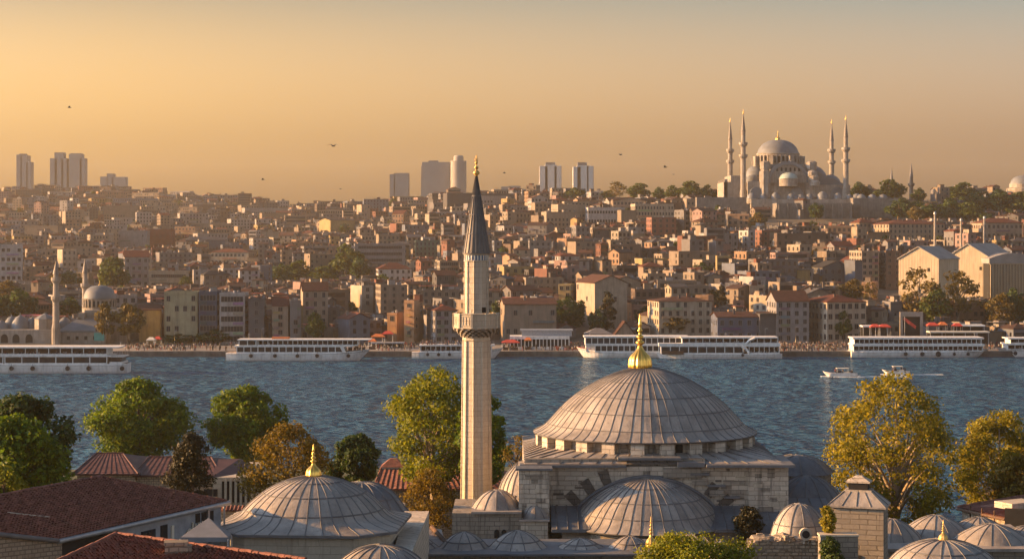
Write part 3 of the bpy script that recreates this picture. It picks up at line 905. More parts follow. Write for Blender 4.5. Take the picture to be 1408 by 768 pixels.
# ---- right-hand court: tower, small lit dome, rubble walls, more domes
tw = thing('roof_tower', 'square stone tower with a hipped lead roof and little lantern', 'tower', (X(1183, 135), 135, 12), world_parts=True)
twx, twy = X(1183, 136), 136.5
zt = Z(701, 134)
mb = MB(); mb.obox(twx, twy, 12, 3.75, 2.5, zt - 12, R(-18)); mb.build('wall', M['stone_dark'], tw)
mb = MB()
mb.obox(twx, twy, zt - .02, 4.15, 2.95, .12, R(-18), 0)
mb.obox(twx, twy, zt + .1, 4.1, 2.9, .95, R(-18), 0, taper=.46)
for (a, b) in ((-1, -1), (1, -1), (1, 1), (-1, 1), (0, -1), (.5, -1), (-.5, -1), (1, 0), (-1, 0)):
    ca, sa = math.cos(R(-18)), math.sin(R(-18))
    f = lambda k, z: (twx + a * 2.05 * k * ca - b * 1.45 * k * sa, twy + a * 2.05 * k * sa + b * 1.45 * k * ca, z)
    mb.tube([f(1, zt + .12), f(.46, zt + 1.07)], .035, 5, 1, cap=False)
mb.build('roof', [M['lead'], M['seam']], tw)
mb = MB()
mb.obox(twx, twy, zt + 0.95, 1.9, 1.4, .22, R(-18), 1)
mb.obox(twx, twy, zt + 1.17, 1.35, 1.1, .48, R(-18), 0)
mb.obox(twx, twy, zt + 1.65, 1.7, 1.3, .12, R(-18), 1)
mb.obox(twx, twy, zt + 1.77, 1.6, 1.2, .36, R(-18), 1, taper=.25)
mb.build('lantern', [M['dark'], M['stone']], tw)
mb = MB()
ca, sa = math.cos(R(-18)), math.sin(R(-18))
for (u, z0_, w_, h_) in ((-.3, 19.5, 1.2, .7),):
    mb.obox(twx + u * ca + 1.27 * sa, twy + u * sa - 1.27 * ca, z0_, w_, .1, h_, R(-18))
mb.build('window', M['dark'], tw)

ld = thing('small_domed_chamber', 'small sunlit dome of tan lead rising behind broken rubble walls', 'dome', (X(1099, 141), 141, 12), world_parts=True)
zr = Z(737, 141)
mb = MB()
lead_dome([(2.2, zr), (2.12, zr + .2), (1.92, zr + .85), (1.5, zr + 1.6), (.85, zr + 2.2), (.06, zr + 2.5)], X(1099, 141), 141, 12, 48, mb=mb, ribw=.09, ribh=.05, laps=(zr + .95,))
mb.build('shell', [M['lead'], M['seam']], ld)
mb = MB(); mb.lathe([(2.15, 12), (2.15, zr + .02), (2.3, zr + .03), (2.3, zr - .15)], 16, X(1099, 141), 141, smooth=False); mb.build('drum', M['rubble'], ld)
rw = thing('rubble_wall', 'ruined rubble wall with an arched niche in front of the small sunlit dome', 'wall', (X(1085, 137), 137, 12), world_parts=True)
rnd = random.Random(9)
mb = MB()
top = [(1026, 752), (1036, 741), (1052, 739), (1064, 742), (1078, 737), (1092, 742), (1112, 742), (1127, 744)]
for (p, ya), (q, yb) in zip(top, top[1:]):
    xa, xb = X(p, 137.5), X(q, 137.5)
    za_, zb_ = Z(ya, 137.5), Z(yb, 137.5)
    mb.add([(xa, 136.6, 11), (xb, 136.6, 11), (xb, 138.4, 11), (xa, 138.4, 11), (xa, 136.6, za_), (xb, 136.6, zb_), (xb, 138.4, zb_ + .2), (xa, 138.4, za_ + .2)],
           [(4, 5, 6, 7), (0, 1, 5, 4), (1, 2, 6, 5), (2, 3, 7, 6), (3, 0, 4, 7)])
for i in range(70):
    p = rnd.uniform(1030, 1126); y = interp(p, top)
    s = rnd.uniform(.15, .4)
    mb.obox(X(p, 137.5), rnd.uniform(136.5, 138.3), Z(y, 137.5) - .1, s * 1.4, s, s * rnd.uniform(.6, 1.1), rnd.uniform(0, 3), taper=.8)
for i in range(90):
    p = rnd.uniform(1030, 1126); y = interp(p, top); s = rnd.uniform(.15, .45)
    z = rnd.uniform(Z(768, 137) - .3, Z(y, 137.5) - .15)
    mb.obox(X(p, 136.6), 136.6, z, s * 1.5, .16, s * .7, rnd.uniform(-.1, .1))
mb.build('masonry', M['rubble'], rw)
mb = MB(); nx, nz = X(1109, 136), Z(735, 136)
mb.lathe([(.44, 136.3), (.44, 136.7)], 14, 0, 0)
mb.v = [(nx + a, c_, nz + b) for a, b, c_ in mb.v]
mb.build('niche_stone', M['stone_pale'], rw)
mb = MB(); mb.lathe([(.28, 136.27), (.28, 136.5)], 14, 0, 0); mb.v = [(nx + a, c_, nz + b) for a, b, c_ in mb.v]; mb.build('niche', M['dark'], rw)
lw = thing('low_wall', 'low plain stone wall with a flat coping left of the hipped stone tower', 'wall', (X(1155, 132), 132, 12), world_parts=True)
mb = MB(); mb.box(X(1128, 132), X(1180, 132), 132, 133, 11, Z(737, 132)); mb.build('masonry', M['stone_dark'], lw)
mb = MB(); mb.box(X(1127, 132), X(1181, 132), 131.9, 133.1, Z(737, 132), Z(734.5, 132)); mb.build('coping', M['stone_pale'], lw)
bw_ = thing('broken_wall', 'broken sunlit stone block wall behind the bottom bush', 'wall', (X(940, 141), 141, 12), world_parts=True)
mb = MB()
for (p, q, y) in ((914, 945, 744), (944, 958, 738), (957, 973, 741), (972, 1000, 752), (1000, 1028, 756)):
    mb.box(X(p, 141), X(q, 141) - .03, 139.6 + rnd.uniform(-.1, .1), 142.4, 11, Z(y, 141))
mb.build('masonry', M['rubble'], bw_)
c2 = thing('cupola', 'tiny half-lit lead cupola between the bottom bush and the rubble wall', 'dome', (X(992, 139), 139, 15), world_parts=True)
mb = MB(); z = Z(739, 138.5)
lead_dome([(.95, z - 1.2), (.85, z - .95), (.55, z - .4), (.2, z - .08), (.04, z)], X(991, 138), 138, 8, 28, mb=mb, ribw=.07)
mb.build('shell', [M['lead'], M['seam']], c2)
mb = MB(); mb.lathe([(.9, 11), (.9, z - 1.15)], 12, X(991, 138), 138, smooth=False); mb.build('drum', M['rubble'], c2)

hall = thing('domed_courtyard', 'range of blue grey lead domes on a stone wall right of the hipped tower', 'building', (X(1315, 140), 140, 12), world_parts=True)
zh = Z(753, 139)
mb = MB()
mb.prism([(X(1222, 139), 139), (X(1440, 139), 139), (X(1440, 139), 150), (X(1222, 139), 150)], 11, zh - .2)
mb.build('wall', M['stone_dark'], hall)
mb = MB()
mb.prism([(X(1218, 139), 138.6), (X(1445, 139), 138.6), (X(1445, 139), 150.4), (X(1218, 139), 150.4)], zh - .2, zh + .02)
mb.build('roof', M['lead'], hall)
for (px, top_, hw_, Y) in ((1226, 712, 42, 143.5), (1287, 707, 47, 146), (1346, 710, 40, 146.5), (1364, 719, 52, 142.5), (1412, 722, 36, 144)):
    r = hw_ / FPX * Y; h_ = Z(top_, Y) - zh
    mb = MB()
    lead_dome([(r, zh), (r * .95, zh + .12), (r * .80, zh + h_ * .36), (r * .5, zh + h_ * .72), (r * .2, zh + h_ * .94), (.05, zh + h_)], X(px, Y), Y, 14, 48, mb=mb, ribw=.08, ribh=.04)
    mb.build('dome', [M['lead'], M['seam']], hall)
c3 = thing('cupola', 'near blue grey lead dome tipped with a slender gold finial at the bottom right', 'dome', (X(1297, 112), 112, 20), world_parts=True)
z = Z(741, 112)
mb = MB()
lead_dome([(3.7, z - 2.1), (3.5, z - 1.8), (2.7, z - .85), (1.7, z - .3), (.8, z - .06), (.06, z)], X(1297, 112), 112, 20, 60, mb=mb, ribw=.07, ribh=.04, laps=(z - .6,))
mb.build('shell', [M['lead'], M['seam']], c3)
mb = MB(); mb.lathe([(3.45, 11), (3.45, z - 2.0)], 16, X(1297, 112), 112, smooth=False); mb.build('drum', M['stone_dark'], c3)
finial('finial', c3, X(1297, 112), 112, z - .03, Z(713, 112) - z, .26, 'gold_matt', 8)

# ------------------------------------------------------------------ near houses at the left and right
def tile_plane(mb, P00, P10, P11, P01, ncol, nrow, amp=.05, lap=.035, m=0, jit=.012, seed=1, seg=4):
    """tiled slope: P00-P10 the eave, P01-P11 the ridge; rounded pan tiles in overlapping courses"""
    rnd = random.Random(seed)
    P00, P10, P11, P01 = map(Vector, (P00, P10, P11, P01))
    nrm = (P10 - P00).cross(P01 - P00).normalized()
    us = [i / (ncol * seg) for i in range(ncol * seg + 1)]
    vs, fs = [], []
    nu = len(us)
    for r in range(nrow):
        off = [rnd.uniform(-jit, jit) for _ in range(ncol + 1)]
        for (t, up) in ((r / nrow, lap), ((r + 1.08) / nrow if r < nrow - 1 else 1.0, 0)):
            for i, u in enumerate(us):
                a = P00.lerp(P10, u); b = P01.lerp(P11, u)
                p = a.lerp(b, t)
                hgt = amp * math.sin(2 * PI * u * ncol) + up + off[min(i // seg, ncol)]
                vs.append(p + nrm * hgt)
        base = r * 2 * nu
        for i in range(nu - 1):
            fs.append((base + i, base + i + 1, base + nu + i + 1, base + nu + i))
    mb.add(vs, fs, m, None, False)
    # closing sheet just under the tiles
    d = nrm * (amp + .06)
    mb.add([P00 - d, P10 - d, P11 - d, P01 - d], [(0, 1, 2, 3)], m)
def ridge_caps(mb, A, B, n, r=.14, m=0, seed=2):
    A, B = Vector(A), Vector(B); rnd = random.Random(seed)
    for i in range(n):
        p, q = A.lerp(B, i / n), A.lerp(B, (i + 1.12) / n)
        j = Vector((0, 0, rnd.uniform(-.02, .02)))
        mb.tube([p + j, q + j + Vector((0, 0, .02))], [r, r * .82], 7, m)
def wall_between(mb, A, B, zb, th=.35, m=0, za=None, zbb=None):
    """upright wall from A to B (top points) down to zb, thickness away to the left of A->B"""
    A, B = Vector(A), Vector(B)
    d = (B - A); n = Vector((-d.y, d.x, 0)).normalized() * th
    vs = [(A.x, A.y, zb), (B.x, B.y, zb), (B.x + n.x, B.y + n.y, zb), (A.x + n.x, A.y + n.y, zb), A, B, B + n, A + n]
    mb.add(vs, [(3, 2, 1, 0), (4, 5, 6, 7), (0, 1, 5, 4), (1, 2, 6, 5), (2, 3, 7, 6), (3, 0, 4, 7)], m)
def on_wall(mb, A, B, u0, u1, z0, z1, out, m=0):
    """box standing proud on the right side of wall A->B between fractions u0..u1"""
    A, B = Vector(A), Vector(B)
    d = (B - A); n = Vector((d.y, -d.x, 0)).normalized()
    p, q = A.lerp(B, u0), A.lerp(B, u1)
    vs = []
    for z in (z0, z1):
        for (c, o) in ((p, out), (q, out), (q, -.05), (p, -.05)):
            vs.append((c.x + n.x * o, c.y + n.y * o, z))
    mb.add(vs, [(3, 2, 1, 0), (4, 5, 6, 7), (0, 1, 5, 4), (1, 2, 6, 5), (2, 3, 7, 6), (3, 0, 4, 7)], m)

# big brown-tiled house, bottom left
E1 = W(80, 741, 110)
E2 = W(311, 689, 110 * 421 / 369)
R2 = W(138, 655, 121)
R1 = R2 + (E1 - E2) * 1.15
G1 = E1 + (R1 - R2) * 0 + (R1 - E1) * 0
hs = thing('tiled_house', 'long house with a broad dark brown tiled roof and grey gutter at bottom left', 'house', (E1.x, E1.y, 14), world_parts=True)
mb = MB()
tile_plane(mb, E1, E2, R2, R1, 56, 26, .06, .10, seed=4, jit=.03)
back = R2 + (R2 - E2) * .9; back.z = E2.z - .1
back1 = R1 + (R2 - E2) * .9; back1.z = E2.z - .1
tile_plane(mb, back, back1, R1, R2, 50, 24, .05, .04, seed=5, seg=2)
ridge_caps(mb, R2, R1, 46, .13)
mb.build('roof', M['tile_brown'], hs)
mb = MB()
ridge_caps(mb, E2 + Vector((0, 0, .06)), R2, 26, .10, seed=8)
mb.build('verge_tiles', M['tile_red'], hs)
mb = MB()
mb.tube([E1 + Vector((0, 0, -.12)), E2 + Vector((.15, .3, -.12))], .16, 8)
mb.tube([E2 + Vector((-.1, -.2, -.2)), E2 + Vector((-.1, -.2, -4))], .07, 6)
mb.build('gutter', M['steel'], hs)
mb = MB()
dv = (R1 - E1)
mb.tube([E1 + Vector((0, 0, -.08)), E1 + dv * 1.0 + Vector((0, 0, -.08))], .16, 6)
mb.build('verge_board', M['seam'], hs)
mb = MB()
ins = (E2 - E1).normalized() * .35
wall_between(mb, R1 + ins - Vector((0, 0, .25)), E1 + ins - Vector((0, 0, .25)), 11, .4)
mb.build('gable_wall', M['rubble'], hs)
mb = MB()
inn = (R2 - E2); inn.z = 0; inn = inn.normalized() * .55
Wa, Wb = E1 + inn + ins - Vector((0, 0, .3)), E2 + inn - Vector((0, 0, .3))
wall_between(mb, Wa, Wb, 11, .4)
wall_between(mb, Wb, R2 - (E2 - E1).normalized() * .3 - Vector((0, 0, .3)), 11, .4)
mb.build('shop_wall', M['grey'], hs)
zt_ = Wa.z
def parts_on(name, u0, u1, d0, d1, out, mt):
    q = MB(); on_wall(q, Wa, Wb, u0, u1, zt_ - d1, zt_ - d0, out); q.build(name, M[mt], hs)
parts_on('open_shelter', .02, .36, .05, 3.0, .06, 'dark')
parts_on('door', .62, .66, .35, 2.9, .07, 'dark')
parts_on('window', .54, .585, .45, 1.3, .07, 'glass')
parts_on('window', .50, .535, .45, 1.3, .07, 'glass')
parts_on('sign_strip', .685, .70, .5, 2.2, .09, 'cream')
parts_on('window', .885, .915, .12, .75, .07, 'dark')
parts_on('window', .845, .872, .12, .70, .07, 'dark')
parts_on('hedge_opening', .935, .985, .15, 1.4, .07, 'dark')
parts_on('corner_post', .985, 1.0, .0, 3.0, .12, 'steel')
parts_on('pilaster', .92, .932, .0, 2.4, .12, 'steel')
# the painted initial on the wall: a ring with an upright
mb = MB()
dW = (Wb - Wa); nW = Vector((dW.y, -dW.x, 0)).normalized(); uW = Vector((dW.x, dW.y, 0)).normalized()
c0_ = Wa.lerp(Wb, .80) + nW * .09; c0_.z = zt_ - 1.35
ring = [c0_ + uW * .30 * math.cos(2 * PI * i / 16) + Vector((0, 0, .36 * math.sin(2 * PI * i / 16))) for i in range(17)]
mb.tube(ring, .06, 5)
mb.tube([c0_ + uW * .34 + Vector((0, 0, -.38)), c0_ + uW * .34 + Vector((0, 0, .75))], .06, 5)
mb.build('letter_d', M['cream'], hs)
mb = MB()
rnd = random.Random(3)
for i, (a, b, w_) in enumerate(((.66, .55, .05), (.98, .6, .05), (1.14, .62, .05), (1.42, .66, .05))):
    p = c0_ + uW * a
    mb.tube([p + Vector((0, 0, .2)), p + Vector((0, 0, .2 + b * .75))], w_, 4)
    if i in (1, 3): mb.tube([p + Vector((0, 0, .5)), p + uW * .16 + Vector((0, 0, .55)), p + uW * .18 + Vector((0, 0, .2))], w_ * .8, 4)
mb.build('letters', M['cream'], hs)
# pale streaks of mortar on the roof
for (u, v, l) in ((.10, .86, 2.4), (.20, .80, 2.0), (.02, .62, 2.2), (.28, .63, 2.6)):
    mb = MB()
    p = E1.lerp(E2, u).lerp(R1.lerp(R2, u), v)
    d = (E1 - R1).normalized()
    mb.tube([p + Vector((0, 0, .10)), p + d * l * .5 + Vector((0, 0, .10)), p + d * l + uW * .1 + Vector((0, 0, .10))], .045, 4)
    mb.build('mortar_line', M['stone_pale'], hs)

# brick-red roof cut by the bottom edge
q0 = thing('red_roofed_house', 'nearest red clay tiled roof with a stubby chimney at the bottom edge', 'house', (X(240, 92), 92, 16), world_parts=True)
ra, rb_ = W(160, 734, 97), W(420, 770, 91)
ea, eb = W(40, 790, 90), W(400, 860, 82)
mb = MB(); tile_plane(mb, ea, eb, rb_, ra, 50, 34, .06, .05, seed=11, jit=.03)
far_a, far_b = ra + Vector((1.5, 7, -1.6)), rb_ + Vector((1.5, 7, -1.6))
tile_plane(mb, far_b, far_a, ra, rb_, 40, 20, .06, .05, seed=12, seg=2)
ridge_caps(mb, rb_, ra, 30, .17, seed=5); ridge_caps(mb, ra, ea, 18, .15, seed=6)
mb.build('roof', M['tile_red'], q0)
mb = MB(); wall_between(mb, ea - Vector((-.3, -.3, .3)), eb - Vector((-.3, -.3, .3)), 12, .4); wall_between(mb, ra - Vector((0, 0, .4)), ea - Vector((-.3, -.3, .4)), 12, .4); wall_between(mb, far_b - Vector((0, .4, .3)), far_a - Vector((0, .4, .3)), 12, .4)
wall_between(mb, eb - Vector((.5, 0, .3)), rb_ - Vector((.5, 0, .4)), 12, .4)
mb.build('wall', M['rubble'], q0)
mb = MB(); cc = W(242, 757, 93.5)
mb.obox(cc.x, cc.y, cc.z - 1.0, 1.05, .8, 1.35, R(8)); mb.obox(cc.x, cc.y, cc.z + .35, 1.15, .9, .14, R(8)); mb.obox(cc.x + .62, cc.y, cc.z - 1.0, .3, .75, 1.3, R(8))
mb.build('chimney', M['rubble'], q0)
mb = MB()
rnd = random.Random(21)
for i in range(90):
    u = rnd.uniform(.18, .5)
    p = ra.lerp(rb_, u) + Vector((rnd.uniform(-.9, .9), -rnd.uniform(.3, 2.2), 0)); p.z = ra.lerp(rb_, u).z - (ra.lerp(rb_, u).y - p.y) * .30 + .02
    mb.obox(p.x, p.y, p.z - .12, rnd.uniform(.12, .35), rnd.uniform(.1, .25), rnd.uniform(.12, .24), rnd.uniform(0, 3))
mb.build('loose_tiles', M['tile_red'], q0)
tag(q0.children[-1], kind='stuff')

M['canvas'] = mat_plain('grey_canvas', (.15, .16, .18), .8, var=.15)
# grey canopy between them
cn = thing('canopy', 'grey hipped fabric canopy beside the shop wall', 'canopy', (X(283, 110), 110, 18), world_parts=True)
c = [W(248, 738, 108), W(314, 738, 108), W(318, 733, 113), W(255, 733, 113)]; tp = W(287, 711, 110.5)
mb = MB(); mb.add(c + [tp], [(0, 1, 4), (1, 2, 4), (2, 3, 4), (3, 0, 4)])
mb.add([p - Vector((0, 0, .25)) for p in c] + c, [(0, 1, 5, 4), (1, 2, 6, 5), (2, 3, 7, 6), (3, 0, 4, 7)])
mb.build('cloth', M['canvas'], cn)
for p in c:
    mb = MB(); mb.tube([p - Vector((0, 0, .1)), Vector((p.x, p.y, 15))], .06, 6); mb.build('pole', M['steel'], cn)

# long low building behind with brown metal roofs
lb = thing('long_hall', 'long low stone hall with brown ribbed metal roof behind the cypress', 'hall', (X(220, 205), 205, 8), world_parts=True)
def hip_block(parent, x0, x1, y0, y1, ze, zr, hip0, hip1, wm, rm, name='roof', tiles=None, over=.4, zb=4.0):
    mb = MB(); mb.box(x0, x1, y0, y1, zb, ze - .02); mb.build('wall', wm, parent)
    ym = (y0 + y1) / 2
    A = [Vector((x0 - over, y0 - over, ze)), Vector((x1 + over, y0 - over, ze)), Vector((x1 + over, y1 + over, ze)), Vector((x0 - over, y1 + over, ze))]
    r0, r1 = Vector((x0 - over + hip0, ym, zr)), Vector((x1 + over - hip1, ym, zr))
    mb = MB()
    n = tiles or max(4, int((x1 - x0) / .55))
    tile_plane(mb, A[0], A[1], r1, r0, n, 12, .025 if tiles is None else .05, .03, seg=3)
    tile_plane(mb, A[2], A[3], r0, r1, n, 12, .025 if tiles is None else .05, .03, seg=2)
    mb.add([A[1], A[2], r1], [(0, 1, 2)]); mb.add([A[3], A[0], r0], [(0, 1, 2)])
    mb.add([p - Vector((0, 0, .16)) for p in A] + A, [(0, 1, 5, 4), (1, 2, 6, 5), (2, 3, 7, 6), (3, 0, 4, 7), (3, 2, 1, 0)])
    ridge_caps(mb, r0, r1, max(6, int((x1 - x0) / .6)), .13)
    for (p, q) in ((A[0], r0), (A[1], r1)): ridge_caps(mb, p, q, 12, .10)
    mb.build(name, rm, parent)
ze, zr = Z(653, 200), Z(626, 207)
hip_block(lb, X(106, 200), X(186, 200), 200, 213, ze + .2, zr + .3, 1.0, 3.0, M['rubble'], M['tile_metal'], zb=4)
hip_block(lb, X(187, 200), X(300, 200), 200.4, 213, ze, zr - .1, .5, 2.2, M['rubble'], M['tile_metal'], zb=4)
mb = MB()
mb.box(X(293, 199), X(347, 203), 198.6, 212, 4, Z(655, 199)); mb.build('end_wall', M['stone_pale'], lb)
mb = MB()
pa = [W(290, 656, 198), W(352, 648, 204), W(356, 641, 213), W(296, 641, 213)]
mb.add(pa + [W(300, 631, 206), W(330, 630, 207)], [(0, 1, 5, 4), (1, 2, 5), (2, 3, 4, 5), (3, 0, 4)])
mb.build('end_roof', M['tile_metal'], lb)
for px in (283, 289, 296):
    mb = MB(); x = X(px, 198.5); mb.box(x - .22, x + .22, 198.52, 198.7, Z(682, 198.5), Z(672, 198.5)); mb.build('window', M['dark'], lb)
for k in range(6):
    mb = MB(); x = X(307 + k * 7.0, 198.6); mb.box(x - .13, x + .13, 198.5, 198.7, Z(690, 198.6), Z(661, 198.6)); mb.build('tall_window', M['glass'], lb)
for k in range(5):
    mb = MB(); x = X(310.5 + k * 7.0, 198.6); mb.box(x - .12, x + .12, 198.35, 198.65, Z(694, 198.6), Z(658, 198.6)); mb.build('pilaster', M['stone_pale'], lb)
gw = thing('garden_wall', 'low brick garden wall with red tile coping left of the tomb', 'wall', (X(328, 150), 150, 8), world_parts=True)
mb = MB(); mb.box(X(300, 150), X(352, 150), 150, 150.5, 8, Z(700, 150)); mb.build('masonry', M['rubble'], gw)
mb = MB(); a = W(299, 701, 149.6); b = W(353, 701, 149.6); tile_plane(mb, a, b, b + Vector((0, .75, .28)), a + Vector((0, .75, .28)), 10, 3); mb.build('coping', M['tile_red'], gw)
# red-roofed house behind the plane tree
rh = thing('red_house', 'low brick house with a red tiled roof behind the plane tree and minaret', 'house', (X(590, 215), 215, 5), world_parts=True)
hip_block(rh, X(518, 215), X(700, 215), 215, 229, Z(671, 215), Z(640, 222), .5, 3, M['rubble'], M['tile_red'], tiles=26, zb=3)
mb = MB(); mb.obox(X(541, 222), 222, Z(646, 222) - .8, 2.6, 2.2, 1.3, 0); mb.build('dormer', M['steel'], rh)
mb = MB(); mb.obox(X(541, 222), 222, Z(646, 222) + .5, 2.9, 2.5, .9, 0, taper=.25); mb.build('dormer_roof', M['tile_red'], rh)
ph2 = thing('pink_house', 'small house with a mauve roof glimpsed between the minaret and mosque', 'house', (X(690, 235), 235, 5), world_parts=True)
hip_block(ph2, X(655, 235), X(728, 235), 235, 245, Z(676, 235), Z(662, 240), .5, .5, M['rubble'], M['tile_metal'], zb=3)
# right-hand red roof with sunlit gable wall
r3 = thing('red_house', 'house with a sunlit stone wall and orange red tiled roof at the right edge', 'house', (X(1370, 160), 160, 8), world_parts=True)
e1, e2 = W(1384, 711, 152), W(1318, 697, 166)
rr1, rr2 = W(1500, 672, 158), W(1440, 676, 176)
mb = MB(); tile_plane(mb, e2, e1, rr1, rr2, 34, 18, .05, .04, seed=31); ridge_caps(mb, e2 + Vector((0, 0, .05)), rr2, 26, .13); bk = Vector((6.0, 4.0, -2.2)); tile_plane(mb, rr1 + bk, rr2 + bk, rr2, rr1, 20, 14, .05, .04, seed=32, seg=2); mb.build('roof', M['tile_red'], r3)
mb = MB(); wall_between(mb, e2 + Vector((.3, -.1, -.2)), e1 + Vector((.3, .1, -.2)), 8, .4); wall_between(mb, e1 + Vector((.3, .1, -.2)), W(1500, 716, 156), 8, .4); wall_between(mb, rr2 + Vector((0, -.2, -.3)), e2 + Vector((.3, -.1, -.2)), 8, .4); wall_between(mb, W(1500, 716, 156), rr1 + Vector((0, .2, -.3)), 8, .4); mb.build('wall', M['rubble'], r3)
mb = MB(); mb.tube([e1 + Vector((-.1, 0, -.15)), e2 + Vector((-.1, 0, -.15))], .12, 6); mb.build('gutter', M['wood'], r3)
for u in (.3, .55, .8):
    p = e2.lerp(e1, u); mb = MB(); mb.tube([p + Vector((-.15, 0, .4)), p + Vector((-.15, 0, -1.4))], .07, 5); mb.build('roof_post', M['wood'], r3)
mb = MB(); p = W(1398, 690, 156); mb.obox(p.x, p.y, p.z - .4, 3.0, 2.0, .5, R(30)); mb.build('skylight', M['stone_pale'], r3)
mb = MB(); p = W(1396, 716, 151); mb.obox(p.x, p.y, p.z - 1.2, 1.6, .3, 2.2, R(-20)); mb.build('opening', M['dark'], r3)

# ------------------------------------------------------------------ trees
def leaf_mesh(name, pts, nrm, size, mat, seed, aspect=1.5):
    """one small kinked leaf spray for each point"""
    rs = np.random.RandomState(seed)
    n = len(pts)
    sz = size * rs.uniform(.55, 1.25, (n, 1))
    r = rs.normal(size=(n, 3)); nr = nrm * .9 + r * .75
    nr /= np.linalg.norm(nr, axis=1, keepdims=True) + 1e-9
    t = np.cross(nr, rs.normal(size=(n, 3))); t /= np.linalg.norm(t, axis=1, keepdims=True) + 1e-9
    b = np.cross(nr, t)
    P = pts
    v = np.empty((n, 4, 3))
    v[:, 0] = P - t * sz * .5 * aspect
    v[:, 1] = P - b * sz * .42 + nr * sz * .12
    v[:, 2] = P + t * sz * .5 * aspect
    v[:, 3] = P + b * sz * .42 + nr * sz * .12
    me = bpy.data.meshes.new(name)
    me.vertices.add(4 * n); me.vertices.foreach_set('co', v.reshape(-1))
    me.loops.add(4 * n); me.loops.foreach_set('vertex_index', np.arange(4 * n, dtype=np.int32))
    me.polygons.add(n); me.polygons.foreach_set('loop_start', np.arange(0, 4 * n, 4, dtype=np.int32)); me.polygons.foreach_set('loop_total', np.full(n, 4, dtype=np.int32))
    me.materials.append(mat)
    me.update(calc_edges=True); me.validate()
    return me
def crown_points(rs, clumps, n, shell=.55):
    w = np.array([c[3] ** 2.2 for c in clumps]); w /= w.sum()
    cnt = rs.multinomial(n, w)
    P, Nn = [], []
    for (cx, cy, cz, r), k in zip(clumps, cnt):
        d = rs.normal(size=(k, 3)); d /= np.linalg.norm(d, axis=1, keepdims=True) + 1e-9
        q = r * (shell + (1 - shell) * rs.uniform(0, 1, (k, 1)) ** .6) * rs.uniform(.75, 1.12, (k, 1))
        p = d * q * np.array([1.12, 1.12, .82])
        P.append(p + np.array([cx, cy, cz])); Nn.append(d + np.array([0, 0, .35]))
    return np.concatenate(P), np.concatenate(Nn)
def make_clumps(rs, rx, ry, z0, z1, n, csize, topw=.55, open_=.0):
    """clump centres over an uneven egg between z0 and z1"""
    out = []
    H = z1 - z0
    lob = rs.uniform(.78, 1.12, 9)
    for i in range(n):
        t = rs.uniform(0, 1)
        a = rs.uniform(0, 2 * PI)
        prof = math.sin(PI * min(1, max(.0, (t * (1 - .12) + .10)))) ** .62
        if topw != .5: prof *= lerp(1.0, .80, abs(t - (1 - topw)) * 1.2)
        rr = math.sqrt(rs.uniform(.25, 1)) * prof * lob[int(a / (2 * PI) * 9) % 9]
        s = csize * rs.uniform(.6, 1.2) * (0.75 + .35 * prof)
        out.append((rx * rr * math.cos(a), ry * rr * math.sin(a), z0 + s * .55 + (H - s * 1.1) * t, s))
    return out
def tree_meshes(seed, rx, ry, z0, z1, nclump, csize, nleaf, lsize, leaf, bark, tr=.3, lean=0.0, limbs=9, topw=.45, shell=.5):
    rs = np.random.RandomState(seed)
    cl = make_clumps(rs, rx, ry, z0, z1, nclump, csize, topw)
    P, Nn = crown_points(rs, cl, nleaf, shell)
    cm = leaf_mesh('crown', P, Nn, lsize, M[leaf], seed)
    mb = MB()
    H = z1 - z0
    fork = z0 + H * .12
    bend = rs.uniform(-.25, .25, 2) * tr * 3
    mb.tube([(0, 0, -.6), (bend[0], bend[1], fork * .5), (0, 0, fork), (lean * .5, 0, z0 + H * .5), (lean, 0, z0 + H * .82)], [tr * 1.25, tr, tr * .8, tr * .45, tr * .12], 9)
    big = sorted(cl, key=lambda c: -c[3])[:limbs]
    for c in big:
        zs = fork * rs.uniform(.75, 1.05) if c[2] < z0 + H * .6 else z0 + H * rs.uniform(.12, .4)
        s = Vector((lean * .3 * (zs > fork), 0, zs)); e = Vector(c[:3])
        mid = s.lerp(e, .5) + Vector((0, 0, H * .06)) + Vector(rs.uniform(-.3, .3, 3) * tr * 2)
        mb.tube([s, s.lerp(mid, .5), mid, e], [tr * .42, tr * .34, tr * .24, tr * .06], 6)
    tm = mb.build('trunk', M[bark]); me = tm.data
    bpy.data.objects.remove(tm)
    return cm, me
def plant_tree(name, label, cat, loc, meshes, group=None, sc=1.0, rz=0.0):
    t = thing(name, label, cat, loc, rz, group)
    t.scale = (sc, sc, sc) if not hasattr(sc, '__len__') else sc
    for nm, me in (('crown', meshes[0]), ('trunk', meshes[1])):
        if me is None: continue
        o = bpy.data.objects.new(nm, me); COL.objects.link(o); o.parent = t
    return t
def ground_near(Y): return interp(Y, NEAR)
def fore_tree(name, label, px0, px1, py0, py1, Y, seed, leaf, nleaf, lsize, nclump=70, bark='bark', cat='tree', depth=None, csk=.24, zg=None, limbs=10, lean=0, topw=.45, tr=None, shell=.5, grow=0.0):
    """a tree whose crown spans the given pixels at distance Y"""
    s = FPX / Y
    rx = (px1 - px0) / 2 / s; z1 = Z(py0, Y); z0 = Z(py1, Y)
    g = max(.3, near_z(X((px0 + px1) / 2, Y), Y)) if zg is None else zg
    z0 = max(z0, g + .3)
    ms = tree_meshes(seed, rx * 1.0, (depth or rx * .95) * 1.0, z0 - g, z1 - g, nclump, rx * csk + .25, nleaf, lsize, leaf, bark, tr or rx * .055 + .1, lean, limbs, topw, shell)
    return plant_tree(name, label, cat, (X((px0 + px1) / 2, Y), Y, g), ms)
fore_tree('broadleaf_tree', 'dark green broadleaf tree behind the bright one at the left edge', -40, 106, 541, 668, 178, 11, 'leaf_dark', 15000, .38, 80)
